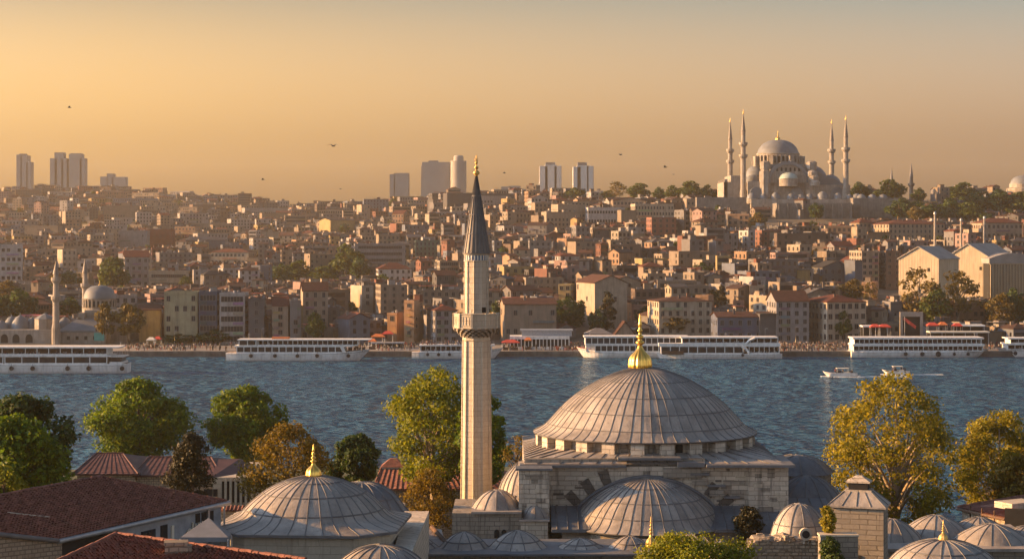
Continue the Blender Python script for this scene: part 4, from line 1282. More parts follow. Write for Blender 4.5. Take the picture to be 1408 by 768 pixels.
fore_tree('broadleaf_tree', 'bright yellow green broadleaf tree at the left edge above the brown roof', -48, 84, 572, 700, 158, 12, 'leaf_green', 15000, .30, 80)
fore_tree('shrub', 'low pale green shrub peeping over the ridge at the left edge', -25, 34, 640, 690, 146, 13, 'leaf_yellow', 3000, .22, 26, cat='shrub')
fore_tree('round_tree', 'round yellow green tree on the shore above the brown metal roof', 124, 257, 521, 634, 285, 14, 'leaf_green', 17000, .44, 95)
fore_tree('round_tree', 'round green tree on the shore right of the larger round tree', 282, 390, 528, 634, 292, 15, 'leaf_green', 15000, .44, 85)
fore_tree('autumn_tree', 'orange brown autumn tree with thin foliage behind the domed tomb', 324, 468, 580, 720, 176, 16, 'leaf_autumn', 11500, .22, 130, shell=.25, limbs=26, csk=.19)
fore_tree('broadleaf_tree', 'small dark green tree between the autumn tree and the tall plane', 458, 524, 597, 680, 186, 17, 'leaf_dark', 7500, .30, 42)
fore_tree('cypress', 'ragged dark cypress standing before the long hall', 238, 290, 594, 690, 163, 18, 'leaf_cypress', 8000, .20, 60, csk=.30, topw=.75, depth=1.5, cat='cypress')
fore_tree('plane_tree', 'tall yellow green plane tree directly left of the minaret', 516, 672, 505, 668, 213, 19, 'leaf_yellow', 15500, .30, 150, 'bark_pale', limbs=26, csk=.165, shell=.35, tr=.5)
fore_tree('plane_tree', 'green tree showing just right of the minaret shaft', 628, 700, 540, 672, 206, 20, 'leaf_green', 8000, .33, 50, limbs=10)
fore_tree('autumn_shrub', 'rusty thin shrub under the plane tree left of the minaret', 548, 632, 640, 735, 190, 21, 'leaf_autumn', 5500, .22, 50, cat='shrub', shell=.3, limbs=16)
fore_tree('bare_shrub', 'sparse brown shrub against the water right of the minaret', 688, 735, 596, 650, 200, 29, 'leaf_autumn', 700, .2, 22, cat='shrub', shell=.2, limbs=16)
fore_tree('plane_tree', 'largest golden yellow plane tree on the right, rising into the water view', 1134, 1330, 512, 724, 188, 22, 'leaf_gold', 16500, .27, 185, 'bark_pale', limbs=34, csk=.15, shell=.3, tr=.55, topw=.5)
fore_tree('plane_tree', 'second golden yellow tree at the far right edge', 1298, 1450, 562, 712, 196, 23, 'leaf_gold', 12500, .28, 120, 'bark_pale', limbs=22, csk=.165, shell=.32)
fore_tree('autumn_tree', 'reddish autumn tree at the far right edge under the golden tree', 1362, 1460, 618, 705, 178, 24, 'leaf_autumn', 7500, .27, 45, shell=.35)
fore_tree('shrub', 'leafy yellow green bush in front of the mosque apse at the bottom edge', 862, 1032, 730, 800, 112, 25, 'leaf_yellow', 13000, .13, 80, cat='shrub', zg=17.5, csk=.16, depth=2.0)
fore_tree('shrub', 'dark climbing shrub in the corner right of the half dome', 1010, 1050, 694, 750, 156.5, 26, 'leaf_cypress', 3000, .2, 34, cat='shrub', zg=14.5, csk=.2, shell=.2)  # shade of the corner is put into the dark leaf colour
fore_tree('ivy', 'sunlit orange climber on the left corner of the hipped tower', 1129, 1144, 694, 742, 133, 27, 'leaf_gold', 1600, .16, 20, cat='climber', zg=18, csk=.4)
fore_tree('shrub', 'dark shrub under the low wall left of the hipped tower', 1126, 1156, 738, 790, 130.5, 28, 'leaf_dark', 3000, .16, 24, cat='shrub', zg=17, csk=.3)
fore_tree('shrub', 'tiny green shrub growing on the mosque roof edge', 1036, 1050, 616, 634, 176, 30, 'leaf_green', 400, .15, 8, cat='shrub', zg=22.5, csk=.4, limbs=3)

fore_tree('broadleaf_tree', 'green tree standing left of the left edge trees', -190, -70, 545, 680, 190, 31, 'leaf_green', 9000, .36, 60)
fore_tree('broadleaf_tree', 'dark tree beyond the left edge near the shore', -160, -60, 530, 640, 270, 32, 'leaf_dark', 8000, .44, 60)

# ------------------------------------------------------------------ the far shore: houses
WALLS = [('cream', (.56, .47, .34)), ('tan', (.43, .34, .245)), ('grey', (.33, .315, .295)), ('white', (.62, .58, .52)), ('pink', (.50, .33, .27)),
         ('brick red', (.33, .155, .11)), ('yellow', (.58, .43, .19)), ('blue grey', (.25, .285, .33)), ('brown', (.25, .18, .135)), ('sand', (.50, .40, .28)), ('dark grey', (.17, .165, .16)), ('peach', (.56, .36, .22))]
WALLW = [9, 8, 8, 6, 2.4, 2.0, 1.8, 3, 4.5, 7, 3.5, 2.4]
ROOFS = {'red tiled': (.24, .085, .055), 'brown tiled': (.13, .075, .06), 'dark': (.07, .068, .068), 'grey': (.17, .168, .168), 'pale': (.33, .30, .26), 'rust': (.16, .078, .055)}
NUM = ['', 'one', 'two', 'three', 'four', 'five', 'six', 'seven', 'eight', 'nine']
WIN_CACHE = {}
def window_mesh(w, h, kind):
    key = (round(w, 1), round(h, 1), kind)
    if key not in WIN_CACHE:
        w, h = key[0], key[1]
        mb = MB()
        f = .07
        mb.box(-w / 2, w / 2, -.03, .05, -h / 2, h / 2, 1)
        mb.box(-w / 2 - f, -w / 2, -.12, .05, -h / 2, h / 2, 0); mb.box(w / 2, w / 2 + f, -.12, .05, -h / 2, h / 2, 0)
        mb.box(-w / 2 - f, w / 2 + f, -.12, .05, h / 2, h / 2 + f, 0); mb.box(-w / 2 - f - .05, w / 2 + f + .05, -.2, .05, -h / 2 - f, -h / 2, 0)
        if kind == 'ribbon':
            k = max(2, int(w / 1.1))
            for i in range(1, k): mb.box(-w / 2 + w * i / k - .05, -w / 2 + w * i / k + .05, -.08, .0, -h / 2, h / 2, 0)
        else:
            mb.box(-.04, .04, -.07, 0, -h / 2, h / 2, 0)
        o = mb.build('window', [M['frame'], M['glass']]); WIN_CACHE[key] = o.data
        bpy.data.objects.remove(o)
    return WIN_CACHE[key]
def house_windows(s, rnd):
    """[(x, y, z, rot, w, h)] local positions on the front and both sides"""
    out = []
    fl = s['floors']; fh = s['h'] / fl
    wh = min(1.9, fh * .56); ww = s.get('ww', rnd.choice((1.1, 1.3, 1.5)))
    for (face, L) in (('f', s['w']), ('l', s['d']), ('r', s['d'])):
        pitch = s.get('pitch', rnd.uniform(2.3, 3.1)) * (1 if face == 'f' else 1.25)
        n = max(1, int((L - .8) / pitch))
        if face != 'f' and rnd.random() < s.get('blind', .3): continue
        for k in range(fl):
            z = (k + .55) * fh
            if s.get('ribbon') and face == 'f':
                out.append((0, -s['d'] / 2, z, 0, L * .86, wh, 'ribbon')); continue
            for i in range(n):
                if rnd.random() < s.get('skip', .06): continue
                u = -L / 2 + L * (i + .5) / n
                if face == 'f': out.append((u, -s['d'] / 2, z, 0, ww, wh, 'w'))
                elif face == 'l': out.append((-s['w'] / 2, u, z, -PI / 2, ww, wh, 'w'))
                else: out.append((s['w'] / 2, u, z, PI / 2, ww, wh, 'w'))
    return out
def add_roof(mb, s, rnd, m=0):
    w, d, h = s['w'], s['d'], s['h']; c = s['rc']; t = s['roof']
    j = rnd.uniform(.8, 1.15); c = tuple(q * j for q in c)
    ov = .45
    if t == 'flat':
        mb.box(-w / 2 + .2, w / 2 - .2, -d / 2 + .2, d / 2 - .2, h - .05, h + .12, m, c)
    elif t == 'gable':
        rise = s.get('rise', d * .24); th = .22
        for sg in (-1, 1):
            a = [(-w / 2 - ov, sg * (d / 2 + ov), h - .1), (w / 2 + ov, sg * (d / 2 + ov), h - .1), (w / 2 + ov, 0, h + rise), (-w / 2 - ov, 0, h + rise)]
            b = [(x, y, z + th) for x, y, z in a]
            mb.add(a + b, [(3, 2, 1, 0), (4, 5, 6, 7), (0, 1, 5, 4), (1, 2, 6, 5), (2, 3, 7, 6), (3, 0, 4, 7)] if sg < 0 else [(0, 1, 2, 3), (7, 6, 5, 4), (4, 5, 1, 0), (5, 6, 2, 1), (6, 7, 3, 2), (7, 4, 0, 3)], m, c)
    elif t == 'side':          # ridge runs towards the water, gable in front
        rise = s.get('rise', w * .22); th = .22
        for sg in (-1, 1):
            a = [(sg * (w / 2 + ov), -d / 2 - ov, h - .1), (sg * (w / 2 + ov), d / 2 + ov, h - .1), (0, d / 2 + ov, h + rise), (0, -d / 2 - ov, h + rise)]
            b = [(x, y, z + th) for x, y, z in a]
            mb.add(a + b, [(0, 1, 2, 3), (7, 6, 5, 4), (4, 5, 1, 0), (5, 6, 2, 1), (6, 7, 3, 2), (7, 4, 0, 3)] if sg < 0 else [(3, 2, 1, 0), (4, 5, 6, 7), (0, 1, 5, 4), (1, 2, 6, 5), (2, 3, 7, 6), (3, 0, 4, 7)], m, c)
    else:                      # hip
        rise = s.get('rise', min(w, d) * .23)
        A = [(-w / 2 - ov, -d / 2 - ov, h), (w / 2 + ov, -d / 2 - ov, h), (w / 2 + ov, d / 2 + ov, h), (-w / 2 - ov, d / 2 + ov, h)]
        if w >= d: r0, r1 = (-(w - d) / 2 - .3, 0, h + rise), ((w - d) / 2 + .3, 0, h + rise); F = [(0, 1, 5, 4), (1, 2, 5), (2, 3, 4, 5), (3, 0, 4)]
        else: r0, r1 = (0, -(d - w) / 2 - .3, h + rise), (0, (d - w) / 2 + .3, h + rise); F = [(0, 1, 4), (1, 2, 5, 4), (2, 3, 5), (3, 0, 4, 5)]
        mb.add([(x, y, z - .18) for x, y, z in A] + A, [(3, 2, 1, 0), (0, 1, 5, 4), (1, 2, 6, 5), (2, 3, 7, 6), (3, 0, 4, 7)], m, c)
        mb.add(A + [r0, r1], F, m, c)
def add_walls(mb, s, rnd, m=0):
    w, d, h = s['w'], s['d'], s['h']; j = rnd.uniform(.86, 1.1); c = tuple(q * j for q in s['wc'])
    mb.box(-w / 2, w / 2, -d / 2, d / 2, -7, h, m, c)
    if rnd.random() < .45:      # an annexe of another colour
        sx = rnd.choice((-1, 1)); aw, ah = w * rnd.uniform(.3, .55), h * rnd.uniform(.35, .8); q = rnd.uniform(.55, 1.15)
        c2 = tuple(v * q for v in rnd.choice(WALLS)[1]); x0 = sx * (w / 2 + aw * .42)
        mb.box(x0 - aw / 2, x0 + aw / 2, -d / 2 + rnd.uniform(-.8, 1.2), d * .35, -7, ah, m, c2)
        mb.box(x0 - aw / 2 - .2, x0 + aw / 2 + .2, -d / 2 - 1.0, d * .37, ah, ah + .2, m, tuple(v * .5 for v in c2))
    if rnd.random() < .4:       # balconies
        bw_ = w * rnd.uniform(.22, .42); bx = rnd.choice((-.25, 0, .25)) * w
        for k in range(1, s['floors']):
            z = h * k / s['floors']
            mb.box(bx - bw_ / 2, bx + bw_ / 2, -d / 2 - .95, -d / 2, z - .12, z + .02, m, tuple(v * .8 for v in c))
            mb.box(bx - bw_ / 2, bx + bw_ / 2, -d / 2 - .95, -d / 2 - .88, z + .02, z + .85, m, tuple(v * rnd.uniform(.5, 1.1) for v in c))
    if s['roof'] == 'flat':
        p = rnd.uniform(.5, 1.0)
        for (x0, x1, y0, y1) in ((-w / 2, w / 2, -d / 2, -d / 2 + .2), (-w / 2, w / 2, d / 2 - .2, d / 2), (-w / 2, -w / 2 + .2, -d / 2 + .2, d / 2 - .2), (w / 2 - .2, w / 2, -d / 2 + .2, d / 2 - .2)):
            mb.box(x0 - .004, x1 + .004, y0 - .004, y1 + .004, h, h + p, m, c)
        mb.box(-w / 2 - .15, w / 2 + .15, -d / 2 - .18, -d / 2 + .02, h - .25, h - .02, m, tuple(q * .8 for q in c))
    elif s['roof'] == 'gable':
        rise = s.get('rise', d * .24)
        for x in (-w / 2, w / 2):
            mb.add([(x, -d / 2, h), (x, d / 2, h), (x, 0, h + rise - .05)], [(0, 1, 2) if x > 0 else (2, 1, 0)], m, c)
    elif s['roof'] == 'side':
        rise = s.get('rise', w * .22)
        for y in (-d / 2, d / 2):
            mb.add([(-w / 2, y, h), (w / 2, y, h), (0, y, h + rise - .05)], [(0, 1, 2) if y < 0 else (2, 1, 0)], m, c)
    if s.get('bands'):
        for k in range(1, s['floors']):
            z = h * k / s['floors']
            mb.box(-w / 2 - .12, w / 2 + .12, -d / 2 - .12, d / 2 + .12, z - .12, z + .1, m, tuple(q * 1.05 for q in c))
def clutter(s, rnd, small=False):
    """rooftop bits: [(name, builder)]"""
    w, d, h = s['w'], s['d'], s['h']; out = []
    def rp(k=.34): return rnd.uniform(-w * k, w * k), rnd.uniform(-d * k, d * k)
    base = h + .1 if s['roof'] == 'flat' else h + s.get('rise', 2) * .25
    pal = [q for _, q in WALLS[:4]] + [(.30, .12, .08), (.12, .11, .11)]
    if s['roof'] == 'flat':
        if rnd.random() < .65:
            x, y = rp(.25); a, b, hh = rnd.uniform(2.2, min(5, w * .5)), rnd.uniform(2.2, min(5, d * .5)), rnd.uniform(2.0, 2.9); c = rnd.choice(pal)
            out.append(('roof_hut', lambda mb, x=x, y=y, a=a, b=b, hh=hh, c=c: (mb.box(x - a / 2, x + a / 2, y - b / 2, y + b / 2, base, base + hh, 0, c), mb.box(x - a / 2 - .25, x + a / 2 + .25, y - b / 2 - .25, y + b / 2 + .25, base + hh, base + hh + .18, 1, (.22, .16, .13)))))
        for _ in range(rnd.randint(0, 3)):
            x, y = rp(.4); c = rnd.choice(((.5, .5, .5), (.35, .36, .38), (.6, .57, .5)))
            if rnd.random() < .5: out.append(('water_tank', lambda mb, x=x, y=y, c=c: mb.lathe([(.6, base), (.6, base + 1.2), (.3, base + 1.4)], 8, x, y, m=0, c=c)))
            else: out.append(('ac_unit', lambda mb, x=x, y=y, c=c: mb.box(x - .6, x + .6, y - .4, y + .4, base, base + .9, 0, c)))
        if rnd.random() < .25:
            c = rnd.choice(((.55, .14, .08), (.45, .42, .36), (.12, .2, .3)))
            out.append(('awning', lambda mb, c=c: (mb.box(-w * .4, w * .4, -d * .42, d * .1, base + 2.1, base + 2.2, 1, c), [mb.box(px_ - .06, px_ + .06, py_ - .06, py_ + .06, base - .1, base + 2.12, 0, (.3, .3, .3)) for px_ in (-w * .38, w * .38) for py_ in (-d * .4, d * .08)])))
    else:
        for _ in range(rnd.randint(1, 2)):
            x, y = rp(.28); hh = rnd.uniform(1.6, 2.8)
            c = rnd.choice(((.30, .17, .12), (.40, .34, .27), (.2, .18, .17)))
            out.append(('chimney', lambda mb, x=x, y=y, hh=hh, c=c: (mb.box(x - .4, x + .4, y - .3, y + .3, base - .6, base + hh, 0, c), mb.box(x - .5, x + .5, y - .4, y + .4, base + hh, base + hh + .15, 0, c))))
    if rnd.random() < .45:
        x, y = rp(.4); hh = rnd.uniform(1.5, 4)
        out.append(('aerial', lambda mb, x=x, y=y, hh=hh: (mb.tube([(x, y, base - .8), (x, y, base + hh)], .06, 3, 0, (.2, .2, .2)), mb.tube([(x - .6, y, base + hh * .9), (x + .6, y, base + hh * .9)], .05, 3, 0, (.2, .2, .2)))))
    if rnd.random() < .35:
        x, y = rp(.4)
        def dish(mb, x=x, y=y):
            mb.tube([(x, y, base - .5), (x, y, base + .6)], .05, 3, 0, (.3, .3, .3))
            mb.add([(x + .5 * math.cos(2 * PI * i / 8), y - .12, base + .8 + .5 * math.sin(2 * PI * i / 8)) for i in range(8)] + [(x, y + .12, base + .8)], [(i, (i + 1) % 8, 8) for i in range(8)] + [tuple(range(8))], 0, (.55, .55, .53))
        out.append(('satellite_dish', dish))
    return out
HOUSE_MATS = None
def make_house(name, label, s, loc, rz, group, rnd, window_parts=True, extras=True, cat='house', maxwin=70):
    t = thing(name, label, cat, loc, rz, group)
    mb = MB(); add_walls(mb, s, rnd)
    wins = house_windows(s, rnd)
    if not window_parts:
        for (x, y, z, r, w, h, k) in wins:
            q = MB(Matrix.Translation((x, y, z)) @ Matrix.Rotation(r, 4, 'Z')); q.box(-w / 2, w / 2, -.05, .06, -h / 2, h / 2, 1)
            n0 = len(mb.v); mb.v += q.v; mb.f += [[i + n0 for i in f] for f in q.f]; mb.m += q.m; mb.c += q.c; mb.s += q.s
    mb.build('wall', [M['plaster'], M['glass']], t)
    mb = MB(); add_roof(mb, s, rnd); mb.build('roof', M['roofs'], t)
    if window_parts:
        for (x, y, z, r, w, h, k) in wins[:maxwin]:
            o = bpy.data.objects.new('window', window_mesh(w, h, k)); COL.objects.link(o); o.parent = t
            o.location = (x, y, z); o.rotation_euler = (0, 0, r)
    if extras:
        for nm, fn in clutter(s, rnd):
            mb = MB(); fn(mb); mb.build(nm, [M['plaster'], M['roofs']], t)
    return t
def merge_house(BIG, s, loc, rz, rnd):
    """the same house added to the mass of distant roofs"""
    T = Matrix.Translation(loc) @ Matrix.Rotation(rz, 4, 'Z')
    q = MB(T); add_walls(q, s, rnd, 0); add_roof(q, s, rnd, 1)
    for nm, fn in clutter(s, rnd):
        n0 = len(q.m); fn(q)
    for (x, y, z, r, w, h, k) in house_windows(s, rnd):
        T2 = T @ Matrix.Translation((x, y, z)) @ Matrix.Rotation(r, 4, 'Z')
        a = [T2 @ Vector(p) for p in ((-w / 2, -.05, -h / 2), (w / 2, -.05, -h / 2), (w / 2, -.05, h / 2), (-w / 2, -.05, h / 2))]
        n0 = len(q.v); q.v += [tuple(p) for p in a]; q.f.append([n0, n0 + 1, n0 + 2, n0 + 3]); q.m.append(2); q.c.append(None); q.s.append(False)
    n0 = len(BIG.v); BIG.v += q.v; BIG.f += [[i + n0 for i in f] for f in q.f]; BIG.m += q.m; BIG.c += q.c; BIG.s += q.s

GUARD = []           # (px0, px1, top, base, Y): what must stay in view
TAKEN = []           # (x, Y, radius) footprints already used
def free(x, Y, r): return all((x - a) ** 2 + (Y - b) ** 2 > (r + c) ** 2 for a, b, c in TAKEN)
SKY = {}             # nearest-first roofline for choosing the houses that show largest
def cover(px0, px1, py):
    for c in range(int(px0), int(px1) + 1): SKY[c] = min(SKY.get(c, 490), py)
# ---- buildings the photo shows one by one: (label, px0, px1, top, base, wall, roof kind, roof colour, floors, rot, depth, options)
NB = [
 ('white modern office block with rows of dark windows at the left edge', -22, 33, 338, 402, 'white', 'flat', 'grey', 5, 12, 18, dict(pitch=2.6, ww=1.7)),
 ('peeling pale yellow waterfront block with blotched plaster and few windows', 226, 275, 404, 473, 'cream', 'flat', 'grey', 5, 6, 14, dict(skip=.55, wc=(.50, .46, .28))),
 ('dark blue glazed waterfront block between the yellow and the white one', 276, 302, 403, 473, 'blue grey', 'flat', 'dark', 5, 2, 14, dict(ribbon=1, wc=(.10, .14, .20), bands=1)),
 ('white waterfront block striped with grey ribbon windows', 304, 340, 405, 473, 'white', 'flat', 'grey', 5, 2, 14, dict(ribbon=1, bands=1)),
 ('dark narrow house right of the striped white block', 342, 366, 412, 473, 'dark grey', 'flat', 'dark', 5, 4, 13, {}),
 ('narrow grey house capped with a red roof behind the second ferry', 372, 398, 418, 473, 'tan', 'gable', 'red tiled', 5, 8, 13, {}),
 ('tall grey wall house next to the red capped grey one', 398, 412, 414, 473, 'grey', 'flat', 'grey', 5, 10, 13, dict(skip=.8)),
 ('grey stone terrace house behind the small quay tree', 412, 452, 398, 460, 'tan', 'gable', 'rust', 5, 10, 14, {}),
 ('cream corner house with a rounded sunlit left side below the hillside wood', 483, 512, 394, 440, 'cream', 'flat', 'pale', 5, 28, 13, {}),
 ('large grey apartment block of small windows right of the sunlit corner house', 516, 560, 393, 446, 'tan', 'flat', 'grey', 6, 12, 16, {}),
 ('orange sunlit blank brick house left of the minaret balcony', 538, 562, 432, 470, 'peach', 'flat', 'rust', 3, -22, 14, dict(skip=.7, wc=(.56, .33, .18))),
 ('tall thin orange tower house beside the orange brick house', 563, 575, 416, 472, 'peach', 'flat', 'rust', 6, -18, 10, dict(skip=.6, wc=(.58, .35, .19))),
 ('grey office house with red hipped roof and four window rows left of the minaret', 587, 628, 424, 473, 'grey', 'hip', 'red tiled', 4, 14, 16, dict(pitch=2.3)),
 ('long blank grey waterfront shed with a low red roof right of the minaret', 688, 764, 416, 470, 'tan', 'gable', 'rust', 2, 6, 16, dict(skip=.75, rise=2.0)),
 ('small bright yellow house catching the sun', 768, 790, 392, 420, 'yellow', 'flat', 'rust', 3, -12, 11, {}),
 ('big cream gabled warehouse with blank walls above the long white ferry', 796, 858, 386, 452, 'cream', 'side', 'rust', 4, 16, 24, dict(skip=.82, rise=3.0)),
 ('low orange house in full sun left of the golden finial', 846, 868, 420, 446, 'peach', 'flat', 'rust', 3, -20, 11, {}),
 ('small steep gabled stone house on the quay near the golden finial', 843, 872, 456, 476, 'tan', 'side', 'rust', 1, 4, 9, dict(rise=5.0, skip=1)),
 ('long cream office with a row of attic windows behind the long ferry', 893, 975, 412, 462, 'cream', 'hip', 'rust', 4, 10, 18, dict(rise=1.6)),
 ('low blue quayside market building with awnings', 980, 1058, 434, 472, 'blue grey', 'gable', 'rust', 2, 4, 14, dict(rise=1.5, wc=(.14, .17, .23))),
 ('cream house with one sunlit wall above the blue market', 1034, 1062, 408, 440, 'cream', 'flat', 'rust', 3, 30, 12, {}),
 ('grey white waterfront office left of the cream corner building', 1058, 1108, 412, 473, 'grey', 'gable', 'rust', 5, 6, 15, dict(pitch=2.4)),
 ('cream four storey corner building with red roof and glowing left face', 1112, 1184, 412, 473, 'cream', 'hip', 'red tiled', 4, 16, 20, dict(pitch=2.5, rise=2.4)),
 ('tan twin apartment block left of the gabled warehouses', 1172, 1204, 346, 398, 'tan', 'flat', 'grey', 6, 12, 16, {}),
 ('brown twin apartment block next to the warehouses', 1205, 1234, 346, 398, 'brown', 'flat', 'grey', 6, 12, 16, {}),
 ('orange sunlit low house behind the yellow quay trees', 1184, 1208, 390, 414, 'peach', 'flat', 'rust', 2, -24, 12, {}),
 ('dark grey modern house with a slanted gable roof', 1120, 1164, 366, 394, 'blue grey', 'side', 'dark', 2, 10, 16, dict(wc=(.2, .21, .22))),
 ('long ochre stone block with red hipped roofs below the mosque hill trees', 1198, 1294, 306, 332, 'sand', 'hip', 'red tiled', 3, 18, 26, dict(rise=2.6)),
 ('long red roofed house at the right below the hillside trees', 1340, 1402, 304, 332, 'tan', 'hip', 'red tiled', 2, 8, 18, dict(rise=3.0)),
 ('sunlit white arcaded school above the pale roofs right of the minaret', 804, 858, 286, 312, 'white', 'flat', 'grey', 2, 8, 16, dict(pitch=2.0)),
 ('sunlit cream arcaded school right of the white one', 868, 925, 282, 308, 'cream', 'flat', 'grey', 3, 8, 16, dict(pitch=2.0)),
 ('pale long terrace wall house left of the hilltop mosque', 940, 1004, 274, 288, 'tan', 'flat', 'rust', 1, 6, 14, {}),
 ('cream lit block topped with a red tiled roof on the left hillside', 292, 350, 345, 366, 'cream', 'hip', 'red tiled', 2, -10, 18, dict(rise=2.5)),
 ('sunlit yellow windowed block above the pink awning', 78, 106, 344, 376, 'cream', 'flat', 'rust', 4, 26, 16, dict(pitch=2.3)),
 ('grey school block with red roof right of the tall hillside tree', 168, 206, 352, 396, 'grey', 'gable', 'red tiled', 4, 14, 16, {}),
 ('cream corner block facing the sun beside the grey school', 190, 208, 354, 392, 'cream', 'flat', 'rust', 4, 34, 12, {}),
 ('dark red windowless hall with a grey wing on the left hillside', 206, 240, 316, 344, 'brick red', 'flat', 'dark', 2, 4, 20, dict(skip=1, wc=(.27, .085, .06))),
 ('grey curved hall joined to the dark red hall', 164, 205, 318, 346, 'grey', 'flat', 'dark', 2, 4, 20, dict(skip=.9)),
 ('low cream market hall with a long lit band left of the yellow block', 206, 262, 374, 398, 'cream', 'flat', 'pale', 2, 4, 18, dict(ribbon=1)),
 ('ochre shed wall facing the quay behind the twin autumn trees', 190, 224, 424, 470, 'yellow', 'gable', 'rust', 2, 8, 14, dict(skip=.9, rise=2.0)),
 ('long horizontally banded grey office right of the hillside wood', 486, 558, 336, 372, 'grey', 'flat', 'grey', 4, 6, 18, dict(ribbon=1, bands=1)),
 ('golden sunlit warehouse on the upper left hillside', 441, 486, 302, 322, 'yellow', 'gable', 'dark', 1, 34, 22, dict(skip=1, rise=2.0)),
 ('orange gabled house glowing on the upper hill', 541, 562, 293, 308, 'peach', 'gable', 'red tiled', 2, -22, 14, {}),
 ('tall sand block alone on the upper hill left of the minaret spire', 491, 508, 282, 304, 'sand', 'flat', 'grey', 4, 30, 12, dict(skip=.8)),
 ('white hall with red roof below the banded office', 516, 566, 368, 388, 'white', 'hip', 'red tiled', 2, 10, 16, {}),
 ('green netted apartment block right of the hillside wood', 570, 604, 332, 360, 'grey', 'flat', 'dark', 4, 4, 14, dict(wc=(.12, .20, .16))),
 ('pink sunlit villa below the right-hand schools', 1000, 1034, 296, 318, 'peach', 'flat', 'rust', 3, -14, 14, {}),
 ('brick red block in the middle of the right slope', 890, 928, 300, 330, 'brick red', 'flat', 'rust', 4, 10, 14, {}),
 ('white narrow tall house on the right slope', 1018, 1036, 318, 348, 'white', 'flat', 'pale', 4, 26, 10, {}),
 ('red brown narrow tall house beside the white narrow one', 1040, 1056, 318, 346, 'brick red', 'flat', 'rust', 4, 16, 10, {}),
]
rnd = random.Random(77)
LANDS = [('the minaret', 655, 380), ('the left waterfront mosque', 137, 430), ('the left ferry', 80, 495), ('the second ferry', 408, 482), ('the long white ferry', 930, 478), ('the right ferry', 1268, 475), ('the gabled warehouses', 1295, 380), ('the hilltop mosque', 1080, 250), ('the hillside wood', 450, 375), ('the big cream warehouse', 826, 405), ('the cream corner building', 1148, 440), ('the yellow block', 250, 440), ('the banded office', 522, 350), ('the dark red hall', 222, 330), ('the white school', 830, 296), ('the ochre long block', 1246, 318)]
for (label, p0, p1, yt, yb, wall, rk, rcn, fl, rot, dep, opt) in NB:
    pc = (p0 + p1) / 2
    Y = max(706, hill_Y(pc, min(yb, Y0 - .2)))
    w = (p1 - p0) * Y / FPX
    rz = R(rot)
    w = max(4, (w - dep * abs(math.sin(rz)) * .75) / math.cos(rz))
    Yc = Y + dep / 2
    zb = hill_z(X(pc, Yc), Yc)
    zt_ = Z(yt, Y)
    s = dict(w=w, d=dep, h=max(3.0, zt_ - zb), floors=fl, roof=rk, rc=ROOFS[rcn], wc=dict(WALLS)[wall], blind=.15)
    s.update(opt)
    s['wc'] = tuple(v * 1.35 for v in s['wc'])
    if rk != 'flat': s['h'] = max(3.0, s['h'] - s.get('rise', 2) * .3)
    nm = {'side': 'gabled_house', 'gable': 'gabled_house', 'hip': 'hipped_house'}.get(rk, 'flat_roofed_house')
    make_house(nm, label, s, (X(pc, Yc), Yc, zb), rz, 'buildings on the far shore', rnd, True, True, 'building')
    TAKEN.append((X(pc, Yc), Yc, max(w, dep) * .5)); 
    if w > dep * 1.8:
        for k in (-.3, .3): TAKEN.append((X(pc, Yc) + k * w, Yc, dep * .55))
    cover(p0, p1, yt)
    GUARD.append((p0, p1, yt, yb - .25 * (yb - yt), Y))
    LANDS.append((label, pc, (yt + yb) / 2)) if False else None

# ------------------------------------------------------------------ the hilltop mosque
HY0 = 1350.0
def hx(px, Y=HY0): return X(px, Y)
def hz_(py, Y=HY0): return Z(py, Y)
M['tower_shade'] = mat_plain('dark_stone', (.10, .09, .08), .9, var=.2)
K = HY0 / FPX                                   # metres per photo pixel there
hm = thing('hilltop_mosque', 'great domed mosque with four minarets crowning the hill on the right', 'mosque', (hx(1075), HY0, hz_(272)), world_parts=True)
cx, cy0 = hx(1074.5), HY0 + 18
def put(name, mb, mats, parent=hm): return mb.build(name, mats, parent)
FS, FL = M['far_stone'], M['far_lead']
zb = hz_(290)
mb = MB()
mb.box(hx(1026), hx(1123), HY0 - 8, HY0 + 50, zb, hz_(250))          # prayer hall
mb.box(hx(1052), hx(1112), HY0 - 9.5, HY0 + 46, hz_(252), hz_(238))
mb.box(hx(1058), hx(1106), HY0 - 6, HY0 + 42, hz_(240), hz_(226))
put('wall', mb, FS)
# stepped great arch
mb = MB()
acx_, acz_ = hx(1081), hz_(252)
for k in range(13):
    a0, a1 = PI * k / 13, PI * (k + 1) / 13
    ri, ro = 25 * K, 29.5 * K
    v = [(acx_ + r * math.cos(a), HY0 - 11, acz_ + r * math.sin(a)) for r, a in ((ri, a0), (ro + (k % 2) * .5, a0), (ro + (k % 2) * .5, a1), (ri, a1))]
    v += [(x, HY0 - 5, z) for x, _, z in v]
    mb.add(v, [(0, 1, 2, 3), (7, 6, 5, 4), (4, 5, 1, 0), (5, 6, 2, 1), (6, 7, 3, 2), (7, 4, 0, 3)])
put('great_arch', mb, FL)
mb = MB()
n = 18
v = [(acx_ + 25 * K * math.cos(PI * k / n), HY0 - 9.6, acz_ + 25 * K * math.sin(PI * k / n)) for k in range(n + 1)]
mb.add(v + [(x, HY0 - 5, z) for x, _, z in v], [tuple(range(n + 1))] + [(k, k + 1, n + 2 + k, n + 1 + k) for k in range(n)])
put('tympanum', mb, FS)
for px in range(1066, 1099, 6):
    mb = MB(); arch_prism(mb, hx(px), 1.3, hz_(236), hz_(232.5), HY0 - 9.8, HY0 - 9, 0, True); put('arched_window', mb, M['dark'])
